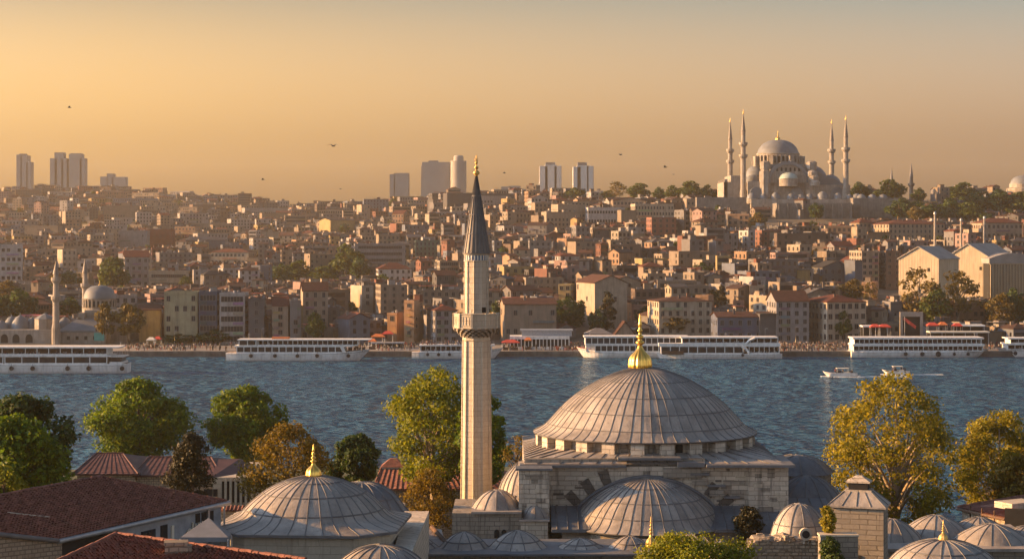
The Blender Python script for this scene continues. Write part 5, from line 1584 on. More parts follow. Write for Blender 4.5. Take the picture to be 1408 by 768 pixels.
# drum and main dome
mb = MB()
mb.lathe([(15.2, hz_(226)), (15.2, hz_(211.5)), (15.6, hz_(211)), (15.6, hz_(210))], 40, cx, cy0, m=0, smooth=False)
for i in range(32):
    a = 2 * PI * i / 32
    mb.obox(cx + 15.6 * math.cos(a), cy0 + 15.6 * math.sin(a), hz_(224), 2.4, 1.0, hz_(213) - hz_(224), a, 0)
for i in range(8):
    a = 2 * PI * (i + .5) / 8
    mb.obox(cx + 17.6 * math.cos(a), cy0 + 17.6 * math.sin(a), hz_(228), 3.6, 3.0, hz_(214) - hz_(228), a, 0)
put('drum', mb, FS)
for i in range(32):
    a = 2 * PI * (i + .5) / 32
    if math.sin(a) > .35: continue
    mb = MB(); mb.obox(cx + 15.3 * math.cos(a), cy0 + 15.3 * math.sin(a), hz_(223), .5, 1.5, hz_(213.5) - hz_(222), a); put('drum_window', mb, M['dark'])
mb = MB()
zr_ = hz_(210.4)
mb.lathe(dense([(15.2, zr_), (14.8, zr_ + 1.0), (13.6, zr_ + 3.8), (11.2, zr_ + 6.8), (7.6, zr_ + 9.0), (3.6, zr_ + 10.0), (.1, zr_ + 10.3)], 3), 64, cx, cy0, smooth=True)
put('dome', mb, FL)
finial('finial', hm, cx, cy0, zr_ + 10.1, 6.6, 1.7, 'gold_matt', 10)
# half domes, turrets and the small teal dome over the near aisle
def hdome(px, py_top, py_rim, half, Y, drum=None, mat=FL, name='half_dome', n=32):
    mb = MB(); r = half * Y / FPX; z0, z1 = Z(py_rim, Y), Z(py_top, Y); H = z1 - z0
    mb.lathe(dense([(r, z0), (r * .96, z0 + H * .2), (r * .8, z0 + H * .58), (r * .5, z0 + H * .86), (r * .2, z0 + H * .98), (.02, z1)], 2), n, X(px, Y), Y, smooth=True)
    mb.build(name, mat, hm)
    if drum:
        mb = MB(); mb.lathe([(r * .98, Z(drum, Y)), (r * .98, z0), (r * 1.05, z0), (r * 1.05, z0 + .3)], n, X(px, Y), Y, smooth=False); mb.build('drum', FS, hm)
M['teal_lead'] = mat_plain('green_tinged_lead', (.30, .36, .33), .6, var=.2, scale=.2)
hdome(1084, 237, 246.3, 13.2, HY0 - 12, 256, M['teal_lead'], 'aisle_dome')
hdome(1035, 240, 256, 13, HY0 + 4, 274)
hdome(1040, 227, 245, 16, HY0 + 24, 268)
hdome(1022, 246, 258, 10, HY0 + 14, 274)
hdome(1118, 228, 249, 20, HY0 + 26, 264)
hdome(1142, 240, 256, 15, HY0 + 10, 272)
for (px, top, w_) in ((1050, 222, 14), (1113, 222, 15)):
    mb = MB(); r = w_ / 2 * K
    mb.lathe([(r * 1.15, hz_(272)), (r * 1.15, hz_(236)), (r * .9, hz_(235.5)), (r * .9, hz_(233)), (r * 1.05, hz_(232.8)), (r * 1.05, hz_(224)), (r * .7, hz_(222.3)), (.1, hz_(221.6))], 8, hx(px), HY0 - 8, PI / 8, smooth=False)
    put('corner_turret', mb, FS)
mb = MB()
for (p, y) in ((1119, 236), (1121, 242), (1122, 249)):
    mb.lathe([(3.4, hz_(y + 7)), (3.6, hz_(y + 2)), (2.6, hz_(y)), (.1, hz_(y - 1.5))], 10, hx(p - 6), HY0 - 13 - (y - 236) * .2, smooth=False)
put('stepped_buttress', mb, FS)
# sloping lead roof at the right and the arched wing
mb = MB()
v = [(hx(1120), HY0 - 2, hz_(234)), (hx(1160), HY0 - 2, hz_(253)), (hx(1160), HY0 - 2, hz_(272)), (hx(1120), HY0 - 2, hz_(272))]
mb.add(v + [(x, HY0 + 36, z) for x, _, z in v], [(3, 2, 1, 0), (0, 1, 5, 4), (1, 2, 6, 5), (4, 5, 6, 7), (0, 4, 7, 3)])
put('side_roof', mb, FL)
mb = MB(); mb.box(hx(1112), hx(1166), HY0 - 9, HY0 + 40, zb, hz_(254.5)); put('side_wing', mb, FS)
mb = MB(); mb.box(hx(996), hx(1026), HY0 + 4, HY0 + 46, zb, hz_(250)); mb.box(hx(1006), hx(1026), HY0 + 5, HY0 + 45, zb, hz_(241))
for k in range(7): mb.box(hx(997), hx(997) + 2.2, HY0 + 4 + k * 6, HY0 + 6 + k * 6, zb, hz_(246))
put('court_wall', mb, FS)
for (px, w_) in ((1148, 17), (1093, 17), (1037, 17)):
    mb = MB(); arch_prism(mb, hx(px), w_ * K, hz_(275), hz_(268), HY0 - 10.2, HY0 - 7.5, 0, True); put('blind_arch', mb, M['far_lead'])
for (px, w_, h_) in ((1034, 15, 9), (1050, 12, 8), (1066.5, 13, 10), (1088, 13, 8), (1101, 13, 7), (1113, 12, 8), (1131, 17, 11), (1152, 12, 9), (1168, 9, 7), (1178, 15, 8), (1094, 11, 5), (1186, 10, 6)):
    hdome(px, 274 - h_, 273.5, w_ / 2, HY0 - 22, 280, FL, 'small_dome', 20)
mb = MB(); mb.box(hx(1026), hx(1192), HY0 - 28, HY0 - 14, zb - 8, hz_(275)); put('cell_range', mb, FS)
# its four minarets, each with two balconies
for (px, ytip, b1, b2, ybase, wpx, Y, lab) in ((1004, 166, 206, 221, 268, 8.0, 1400, 'slim far left minaret of the hilltop mosque'), (1022, 155, 197, 213.5, 272, 8.6, 1347, 'tallest near left minaret of the hilltop mosque'), (1143.5, 168, 206, 222, 262, 8.0, 1410, 'shorter inner right minaret of the hilltop mosque'), (1163, 163, 204, 220, 270, 8.6, 1336, 'tall outer right minaret of the hilltop mosque')):
    k = Y / FPX; zf = lambda py: Z(py, Y)
    t = thing('hilltop_minaret', lab, 'minaret', (X(px, Y), Y, zf(ybase)), group='minarets of the hilltop mosque')
    r = wpx * .5 * k * .86; z0 = zf(ybase)
    mb = MB(); mb.lathe([(r * 1.25, -6), (r * 1.25, zf(ybase - 8) - z0), (r * 1.03, zf(ybase - 12) - z0), (r, zf(b2) - z0), (r * .92, zf(b2) - z0), (r * .92, zf(b1) - z0), (r * .8, zf(b1) - z0), (r * .78, zf(ytip + 26) - z0)], 12, smooth=False); mb.build('shaft', FS, t)
    for b in (b1, b2):
        mb = MB(); z = zf(b) - z0; mb.lathe([(r * .9, z - 2.8), (r * 1.5, z - 1.2), (r * 1.62, z - .9), (r * 1.62, z + .6), (r * 1.5, z + .6), (r * 1.5, z - .4), (r * .8, z - .4)], 12, smooth=False); mb.build('balcony', FS, t)
    mb = MB(); mb.lathe([(r * .98, zf(ytip + 26) - z0), (r * .86, zf(ytip + 25) - z0), (r * .12, zf(ytip + 2) - z0)], 12, smooth=False); mb.build('spire', M['spire'], t)
    mb = MB(); mb.lathe([(.22, 0), (.6, .8), (.2, 1.4), (.35, 1.9), (.12, 2.4), (.05, 3.6)], 8, 0, 0); o = mb.build('finial', M['gold_matt'], t); o.location = (0, 0, zf(ytip + 2.5) - z0)
# terrace walls under it
tw_ = thing('terrace_wall', 'tall stone retaining wall under the hilltop mosque', 'wall', (hx(1120, 1300), 1300, hz_(300, 1300)), world_parts=True)
mb = MB(); mb.box(X(1068, 1300), X(1172, 1300), 1300, 1322, hill_z(X(1120, 1300), 1300) - 14, Z(279, 1300))
for k in range(9): mb.box(X(1070 + k * 12.4, 1300), X(1072.5 + k * 12.4, 1300), 1298.8, 1300, hill_z(X(1120, 1300), 1300) - 14, Z(281, 1300))
mb.build('masonry', M['terrace'], tw_)
tw2 = thing('terrace_wall', 'shadowed long stone wall right of the hilltop mosque terrace', 'wall', (hx(1205, 1310), 1310, hz_(300, 1310)), world_parts=True)
mb = MB(); mb.box(X(1173, 1312), X(1228, 1312), 1312, 1330, hill_z(X(1200, 1312), 1312) - 12, Z(272, 1312)); mb.build('masonry', M['terrace'], tw2)
for p in (1185, 1200, 1215): 
    mb = MB(); mb.lathe([(3.2, Z(272, 1316)), (2.4, Z(268.5, 1316)), (.1, Z(266.5, 1316))], 14, X(p, 1316), 1318); mb.build('small_dome', FL, tw2)
tw3 = thing('terrace_wall', 'pale low stone wall on the ridge left of the hilltop mosque', 'wall', (hx(985, 1330), 1330, hz_(276, 1330)), world_parts=True)
mb = MB(); mb.box(X(958, 1330), X(1030, 1330), 1330, 1340, hill_z(X(990, 1330), 1330) - 8, Z(271, 1330)); mb.build('masonry', M['terrace'], tw3)
TAKEN += [(X(p, Yq), Yq, r) for p in range(1000, 1176, 12) for Yq, r in ((1345, 10), (1375, 10), (1318, 10))] + [(X(p, 1316), 1316, 9) for p in range(1180, 1230, 12)] + [(X(p, 1334), 1334, 7) for p in range(960, 1030, 10)]
cover(1026, 1172, 276)
for (px, tip, bal, lab) in ((1226, 230, 262, 'thin dark minaret half hidden by a tree right of the hilltop mosque'), (1253, 224, 253, 'slender dark minaret standing free right of the hilltop mosque')):
    Y = 1480; k = Y / FPX; z0 = Z(285, Y)
    t = thing('slender_minaret', lab, 'minaret', (X(px, Y), Y, z0), group='pair of dark minarets on the right skyline')
    r = 1.5 if px > 1230 else 1.2
    mb = MB(); mb.lathe([(r * 1.2, 0), (r, Z(bal, Y) - z0), (r * .9, Z(tip + 18, Y) - z0)], 10, smooth=False); mb.build('shaft', M['tower_shade'], t)
    mb = MB(); z = Z(bal, Y) - z0; mb.lathe([(r, z - 2.4), (r * 1.75, z - 1), (r * 1.75, z + .7), (r * .9, z + .7)], 10, smooth=False); mb.build('balcony', M['tower_shade'], t)
    mb = MB(); mb.lathe([(r * 1.05, Z(tip + 19, Y) - z0), (.08, Z(tip, Y) - z0)], 10, smooth=False); mb.build('spire', M['seam'], t)
fd = thing('domed_mosque', 'sunlit domed mosque cut by the right edge on the skyline', 'mosque', (X(1404, 1500), 1500, Z(270, 1500)), world_parts=True)
mb = MB(); r = 19 * 1500 / FPX; mb.lathe(dense([(r, Z(253, 1500)), (r * .95, Z(250, 1500)), (r * .7, Z(244, 1500)), (.1, Z(240, 1500))], 3), 32, X(1408, 1500), 1500); mb.build('dome', FL, fd)
mb = MB(); mb.lathe([(r * 1.25, Z(285, 1500)), (r * 1.25, Z(259, 1500)), (r * 1.05, Z(258, 1500)), (r * 1.05, Z(253, 1500))], 16, X(1408, 1500), 1500, smooth=False); mb.build('wall', FS, fd)

# ------------------------------------------------------------------ waterfront mosque at the left
WY = 716.0
wm = thing('waterfront_mosque', 'waterfront mosque with a pale dome and a row of small domes at the left', 'mosque', (X(120, WY), WY, 1.8), world_parts=True)
k = WY / FPX; wz = lambda py, Y=WY: Z(py, Y)
mb = MB(); r = 22.5 * k
mb.lathe(dense([(r, wz(412)), (r * .97, wz(408)), (r * .8, wz(399.5)), (r * .45, wz(394.6)), (.05, wz(393))], 3), 40, X(137, WY + 14), WY + 14); mb.build('dome', M['far_lead'], wm)
finial('finial', wm, X(137, WY + 14), WY + 14, wz(394), 2.0, .5, 'gold_matt', 8)
mb = MB(); mb.lathe([(r * 1.05, 1), (r * 1.05, wz(425)), (r * .98, wz(424.5)), (r * .98, wz(412.5)), (r * 1.06, wz(412))], 32, X(137, WY + 14), WY + 14, smooth=False)
for i in range(24):
    a = 2 * PI * i / 24; mb.obox(X(137, WY + 14) + r * math.cos(a), WY + 14 + r * math.sin(a), wz(424), .5, .45, wz(413) - wz(424), a)
mb.build('drum', FS, wm)
for i in range(24):
    a = 2 * PI * (i + .5) / 24
    if math.sin(a) < .2: mb = MB(); mb.obox(X(137, WY + 14) + r * .985 * math.cos(a), WY + 14 + r * .985 * math.sin(a), wz(423), .2, .7, wz(415) - wz(423), a); mb.build('drum_window', M['dark'], wm)
mb = MB()
mb.box(X(104, WY), X(172, WY), WY + 3, WY + 28, 1, wz(437))
mb.box(X(112, WY), X(162, WY), WY + 5, WY + 26, 1, wz(427))
for (p, q, y) in ((100, 108, 445), (103, 111, 437), (106, 114, 430)): mb.box(X(p, WY), X(q, WY), WY + 2, WY + 8, 1, wz(y))
mb.box(X(82, WY), X(150, WY), WY - 4, WY + 3, 1, wz(455))
mb.box(X(-40, WY), X(80, WY), WY - 6, WY + 10, 1, wz(452))
mb.build('wall', FS, wm)
mb = MB(); v = [(X(106, WY), WY + 3, wz(437)), (X(150, WY), WY + 3, wz(440)), (X(150, WY), WY - 4, wz(454)), (X(84, WY), WY - 4, wz(453))]; mb.add(v, [(0, 3, 2, 1)])
mb.box(X(82, WY), X(150, WY), WY - 4.3, WY - 3.9, wz(456), wz(453.4)); mb.build('side_roof', M['far_lead'], wm)
for (p, top, h_, Yd) in ((2, 440, 9, 0), (12, 435, 11, 4), (26, 433, 12, 2), (41, 436, 10, 4), (86, 436, 11, 4), (-14, 438, 10, 2)):
    mb = MB(); rr = h_ * k * 1.0; z0_ = wz(453); z1_ = wz(top)
    mb.lathe([(rr * 1.15, z0_ - .4), (rr * 1.1, z0_ + .3), (rr * .9, z0_ + (z1_ - z0_) * .5), (rr * .5, z0_ + (z1_ - z0_) * .85), (.15, z1_), (.05, z1_ + .8)], 16, X(p, WY), WY + Yd); mb.build('small_dome', M['far_lead'], wm)
mb = MB(); mb.lathe([(14 * k, 1), (14 * k, wz(438.5)), (14.8 * k, wz(438.3)), (14.8 * k, wz(437.8))], 8, X(60, WY - 3), WY - 1, PI / 8, smooth=False); mb.build('corner_tower', FS, wm)
mb = MB(); mb.lathe([(14.9 * k, wz(438)), (9 * k, wz(434)), (.1, wz(430)), (.05, wz(428))], 8, X(60, WY - 3), WY - 1, PI / 8, smooth=False); mb.build('tower_roof', M['far_lead'], wm)
for p in (6, 22, 40): mb = MB(); arch_prism(mb, X(p, WY - 6), 2.6, wz(471, WY - 6), wz(465, WY - 6), WY - 6.08, WY - 5.7, 0, True); mb.build('arched_window', M['dark'], wm)
for p in (92, 104, 116, 128): mb = MB(); mb.box(X(p, WY - 4), X(p, WY - 4) + 1.1, WY - 4.08, WY - 3.8, wz(466), wz(461)); mb.build('window', M['dark'], wm)
mb = MB(); mb.box(X(130, WY - 6), X(144, WY - 6), WY - 7, WY - 6.6, wz(468, WY - 6), wz(457, WY - 6)); mb.build('hoarding', M['teal'], wm)
for (px, tip, bs, rr, Y, lab) in ((77, 358, (409, 383), 1.25, WY - 8, 'slim two balcony minaret at the left in front of the waterfront mosque'), (117, 356, (391,), 1.2, WY + 30, 'slim minaret behind the left shoulder of the waterfront mosque dome')):
    z0 = 1.5; zf = lambda py: Z(py, Y) - z0
    t = thing('slim_minaret', lab, 'minaret', (X(px, Y), Y, z0), group='minarets of the waterfront mosque')
    mb = MB(); mb.lathe([(rr * 1.3, -1), (rr * 1.3, 6), (rr * 1.02, 8), (rr * .95, zf(bs[0])), (rr * .82, zf(bs[-1])), (rr * .8, zf(tip + 19))], 12, smooth=False); mb.build('shaft', FS, t)
    for b in bs:
        mb = MB(); z = zf(b); mb.lathe([(rr * .9, z - 1.8), (rr * 1.5, z - .7), (rr * 1.5, z + .5), (rr * .8, z + .5)], 12, smooth=False); mb.build('balcony', FS, t)
    mb = MB(); mb.lathe([(rr * .98, zf(tip + 19)), (.06, zf(tip))], 12, smooth=False); mb.build('spire', M['spire'], t)
TAKEN += [(X(p, WY + 6), WY + 6, 11) for p in range(-30, 175, 14)] + [(X(p, WY + 22), WY + 22, 10) for p in range(100, 175, 14)]
cover(-40, 160, 450)

# ------------------------------------------------------------------ gabled warehouses at the right
def gable_shed(label, pts_front, Y, depth, zbase, wall_mat, roof_mat, slant=0.0, fins=0, name='warehouse'):
    """front outline in pixels (left eave, apex, right eave) at distance Y, running back by depth"""
    (xl, yl), (xa, ya), (xr, yr_) = pts_front
    a, b, c = W(xl, yl, Y), W(xa, ya, Y), W(xr, yr_, Y)
    t = thing(name, label, 'warehouse', (b.x, Y, zbase), world_parts=True, group='warehouses at the right')
    sh = Vector((slant, depth, 0))
    base = [Vector((a.x, Y, zbase - 6)), Vector((c.x, Y, zbase - 6))]
    v = [base[0], base[1], c, b, a]
    mb = MB(); mb.add(v + [p + sh for p in v], [(0, 1, 2, 3, 4), (9, 8, 7, 6, 5), (1, 6, 7, 2), (0, 4, 9, 5)])
    for i in range(fins):
        x = lerp(a.x + .6, c.x - .6, (i + .5) / fins); zt2 = interp(x, [(a.x, a.z), (b.x, b.z), (c.x, c.z)]) - .5
        mb.box(x - .14, x + .14, Y - .22, Y + .01, zbase - 4, zt2)
    mb.build('wall', wall_mat, t)
    mb = MB()
    up = Vector((0, -.5, .35))
    for p, q in ((a, b), (b, c)):
        e = [p + up, q + up, q + up + sh + Vector((0, 1, 0)), p + up + sh + Vector((0, 1, 0))]
        mb.add(e + [x - Vector((0, 0, .33)) for x in e], [(0, 1, 2, 3), (7, 6, 5, 4), (4, 5, 1, 0), (5, 6, 2, 1), (6, 7, 3, 2), (7, 4, 0, 3)])
    mb.build('roof', roof_mat, t)
    return t
M['panel'] = mat_plain('cream_panels', (.45, .365, .25), .75, var=.10, scale=.15, streak=True)
M['panel_roof'] = mat_plain('grey_sheet_roof', (.24, .225, .21), .6, var=.2, scale=.2)
def rot_shed(label, px, ytop_e, ytop_a, ybase, width_px, depth, rot, fins, Y=None):
    Y = Y or hill_Y(px, ybase); zb_ = hill_z(X(px, Y), Y)
    w = width_px * Y / FPX; he, ha = Z(ytop_e, Y) - zb_, Z(ytop_a, Y) - zb_
    t = thing('warehouse', label, 'warehouse', (X(px, Y), Y, zb_), R(rot), 'gabled warehouses at the right')
    v = [(-w / 2, 0, -6), (w / 2, 0, -6), (w / 2, 0, he), (0, 0, ha), (-w / 2, 0, he)]
    mb = MB(); mb.add(v + [(x, y + depth, z) for x, y, z in v], [(0, 1, 2, 3, 4), (9, 8, 7, 6, 5), (1, 6, 7, 2), (0, 4, 9, 5)])
    for i in range(fins):
        x = -w / 2 + w * (i + .5) / fins; zt2 = interp(x, [(-w / 2, he), (0, ha), (w / 2, he)]) - .4
        mb.box(x - .10, x + .10, -.06, .01, -4, zt2)
    mb.build('wall', M['panel'], t)
    mb = MB()
    for sgn in (-1, 1):
        e = [(sgn * (w / 2 + .5), -.7, he - .2), (0, -.7, ha + .15), (0, depth + .5, ha + .15), (sgn * (w / 2 + .5), depth + .5, he - .2)]
        e2 = [(x, y, z + .4) for x, y, z in e]
        F = [(0, 1, 2, 3), (7, 6, 5, 4), (4, 5, 1, 0), (5, 6, 2, 1), (6, 7, 3, 2), (7, 4, 0, 3)]
        mb.add(e + e2, F)
    mb.build('roof', M['panel_roof'], t)
    mb = MB(); mb.box(w * .22, w * .22 + 1.2, -.1, .1, he * .75, he * .75 + 1.6); mb.build('vent', M['dark'], t)
    return t
rot_shed('narrower gabled warehouse with a cream ribbed sunlit front', 1263, 356, 340, 416, 58, 24, -34, 14, hill_Y(1263, 424))
rot_shed('wider gabled warehouse with a cream ribbed sunlit front', 1331, 358, 336, 416, 74, 34, -34, 20, hill_Y(1263, 424) + 46)
Yh = hill_Y(1390, 414); zb_ = hill_z(X(1390, Yh), Yh)
t = thing('ribbed_hall', 'long ribbed grey hall with a low curved roof at the right edge', 'hall', (X(1392, Yh), Yh, zb_), R(10), 'gabled warehouses at the right')
w_ = 66 * Yh / FPX; h_ = Z(362, Yh) - zb_
mb = MB(); mb.box(-w_ / 2, w_ / 2, 0, 26, -5, h_)
mb.build('wall', M['dark'], t)
mb = MB()
for i in range(30): x = -w_ / 2 + w_ * (i + .5) / 30; mb.box(x - .16, x + .16, -.4, 0, -3, h_ - .4)
mb.box(-w_ / 2 - .2, w_ / 2 + .2, -.5, 0.1, h_ - .4, h_ + .2); mb.build('ribs', M['panel'], t)
mb = MB()
n = 12
v = [(-w_ / 2 - .6 + (w_ + 1.2) * i / n, -.8, h_ + .2 + 4.6 * math.sin(PI * (i + 2.5) / (n + 5))) for i in range(n + 1)]
vb = [(x, y, z - .4 if 0 < i < n else z - .4) for i, (x, y, z) in enumerate(v)]
nn = n + 1
mb.add(v + [(x, 27, z) for x, y, z in v] + [(x, y, h_) for x, y, z in v] + [(x, 27, h_) for x, y, z in v], [(i, i + 1, nn + i + 1, nn + i) for i in range(n)] + [(2 * nn + i, 2 * nn + i + 1, i + 1, i) for i in range(n)] + [(0, nn, 3 * nn, 2 * nn), (n, 2 * nn + n, 3 * nn + n, nn + n)])
mb.build('roof', M['panel_roof'], t)
TAKEN += [(X(p, Yq), Yq, 15) for p in range(1236, 1425, 16) for Yq in (hill_Y(1320, 414) + 10, hill_Y(1320, 414) + 30)]
cover(1234, 1408, 345)
for (px, yt_, yb_, Yq, rr, lab) in ((1285.5, 291, 350, 905, .55, 'tallest pale chimney stack behind the gabled warehouses'), (1321.5, 300, 350, 930, .55, 'middle grey chimney stack behind the gabled warehouses'), (1353.5, 297, 350, 930, .55, 'right pale chimney stack behind the gabled warehouses')):
    zb_ = hill_z(X(px, Yq), Yq)
    t = thing('chimney_stack', lab, 'chimney', (X(px, Yq), Yq, zb_), group='chimney stacks behind the warehouses')
    h_ = Z(yt_, Yq) - zb_
    mb = MB(); mb.lathe([(rr * 1.5, -3), (rr * 1.35, h_ * .3), (rr, h_ * .8), (rr * .9, h_ - 1.2)], 12, smooth=False); mb.build('shaft', M['far_stone'], t)
    mb = MB(); mb.lathe([(rr * 1.0, h_ - 1.4), (rr * 1.3, h_ - 1.1), (rr * 1.2, h_ - .3), (rr * .5, h_)], 12, smooth=False); mb.build('cap', M['steel'], t)

# ------------------------------------------------------------------ towers on the skyline
M['tower_light'] = mat_plain('tower_facade', (.27, .25, .23), .7, var=.08, scale=.05)
M['tower_pale'] = mat_plain('tower_pale', (.52, .49, .45), .7, var=.08, scale=.05)
M['tower_dark'] = mat_plain('tower_glazing', (.16, .15, .145), .5, var=.15, scale=.1)
def tower(label, px0, px1, ytop, boxes, Y=2980, fins=8, crown=None, kind='slab', rot=0, name='tower_block', fm='tower_light'):
    """boxes: [(u0, u1, ytop)] fractions of the width, each a volume of the tower"""
    k = Y / FPX; z0 = Z(292, Y); pc = (px0 + px1) / 2; w = (px1 - px0) * k
    t = thing(name, label, 'tower block', (X(pc, Y), Y, z0), R(rot), 'tower blocks on the skyline')
    if kind == 'round':
        r = w / 2; h = Z(ytop, Y) - z0
        mb = MB()
        for i in range(24):
            mb.lathe([(r * .97, h * .93 * i / 24), (r * .97, h * .93 * (i + .55) / 24), (r, h * .93 * (i + .55) / 24), (r, h * .93 * (i + 1) / 24)], 28, smooth=False, cap=False)
        mb.lathe([(r, h * .84), (r * .9, h * .88), (r * .62, h * .90), (r * .62, h), (r * .5, h + 2)], 28, smooth=False)
        mb.build('shaft', M['tower_light'], t)
        return t
    mb, md = MB(), MB()
    for (u0, u1, yt_) in boxes:
        x0, x1 = -w / 2 + w * u0, -w / 2 + w * u1; h = Z(yt_, Y) - z0; d = max(16, (x1 - x0) * .7)
        md.box(x0 + .3, x1 - .3, -d / 2 + .3, d / 2 - .3, 0, h)
        n = max(2, int(fins * (u1 - u0)))
        for i in range(n + 1):
            x = lerp(x0, x1, i / n); mb.box(x - .75, x + .75, -d / 2 - .2, d / 2 + .2, 0, h + 1)
        for i in range(n // 2 + 2):
            y = lerp(-d / 2, d / 2, i / (n // 2 + 1)); mb.box(x0 - .25, x1 + .25, y - .8, y + .8, 0, h + .9)
        fl = int(h / 7)
        for j in range(fl): mb.box(x0 - .05, x1 + .05, -d / 2 - .05, d / 2 + .05, h * j / fl, h * j / fl + 1.1)
        mb.box(x0 - .3, x1 + .3, -d / 2 - .3, d / 2 + .3, h - 1.5, h + 1.3)
    mb.build('facade', M[fm], t); md.build('glazing', M['tower_dark'], t)
    if crown:
        m2 = MB()
        for (u0, u1, yt_, yb_) in crown:
            x0, x1 = -w / 2 + w * u0, -w / 2 + w * u1; m2.box(x0, x1, -6, 6, Z(yb_, Y) - z0, Z(yt_, Y) - z0)
        m2.build('plant_room', M['tower_dark'], t)
    return t
tower('stepped tower with a scaffolded side, leftmost on the skyline', 25, 44, 212, [(.0, .35, 214), (.28, .78, 215), (.7, 1, 224)], crown=[(.15, .6, 211.5, 216)])
tower('left of the twin stepped towers on the left skyline', 71, 93, 210, [(0, .4, 219), (.28, .8, 211), (.7, 1, 219)])
tower('right of the twin stepped towers on the left skyline', 97, 118, 212, [(0, .8, 213), (.7, 1, 219)], crown=[(.05, .75, 211, 214)])
tower('squat stepped block right of the twin left towers', 140, 174, 239, [(0, .28, 244), (.26, .5, 240), (.46, 1, 244.5)], fins=12)
tower('dark slab tower with one pale edge left of the round tower', 537, 562, 239, [(0, .25, 241), (.22, 1, 239.5)], Y=2500, crown=[(.4, .7, 238, 241)])
tower('broad grey slab tower beside the round tower', 580, 618, 221, [(0, .06, 229), (.04, 1, 224.5)], Y=2500, fins=14, crown=[(.25, .6, 221, 226)])
tower('round glass tower with a stepped drum on top', 619.5, 641.5, 216, [], Y=2480, kind='round', name='round_tower')
tower('low office slab right of the minaret spire on the skyline', 690, 715, 256, [(0, .45, 258), (.4, 1, 257)], Y=2450, fins=10)
tower('left of the two pale towers right of the minaret', 742.5, 771, 223, [(0, .35, 230), (.25, .78, 228.5), (.7, 1, 230)], Y=2200, fins=12, fm='tower_pale', crown=[(.27, .72, 223.5, 230)])
tower('right of the two pale towers right of the minaret', 788.5, 815, 223, [(0, .35, 231), (.2, .75, 229.5), (.7, 1, 230)], Y=2150, fins=12, fm='tower_pale', crown=[(.2, .68, 223.5, 231)])

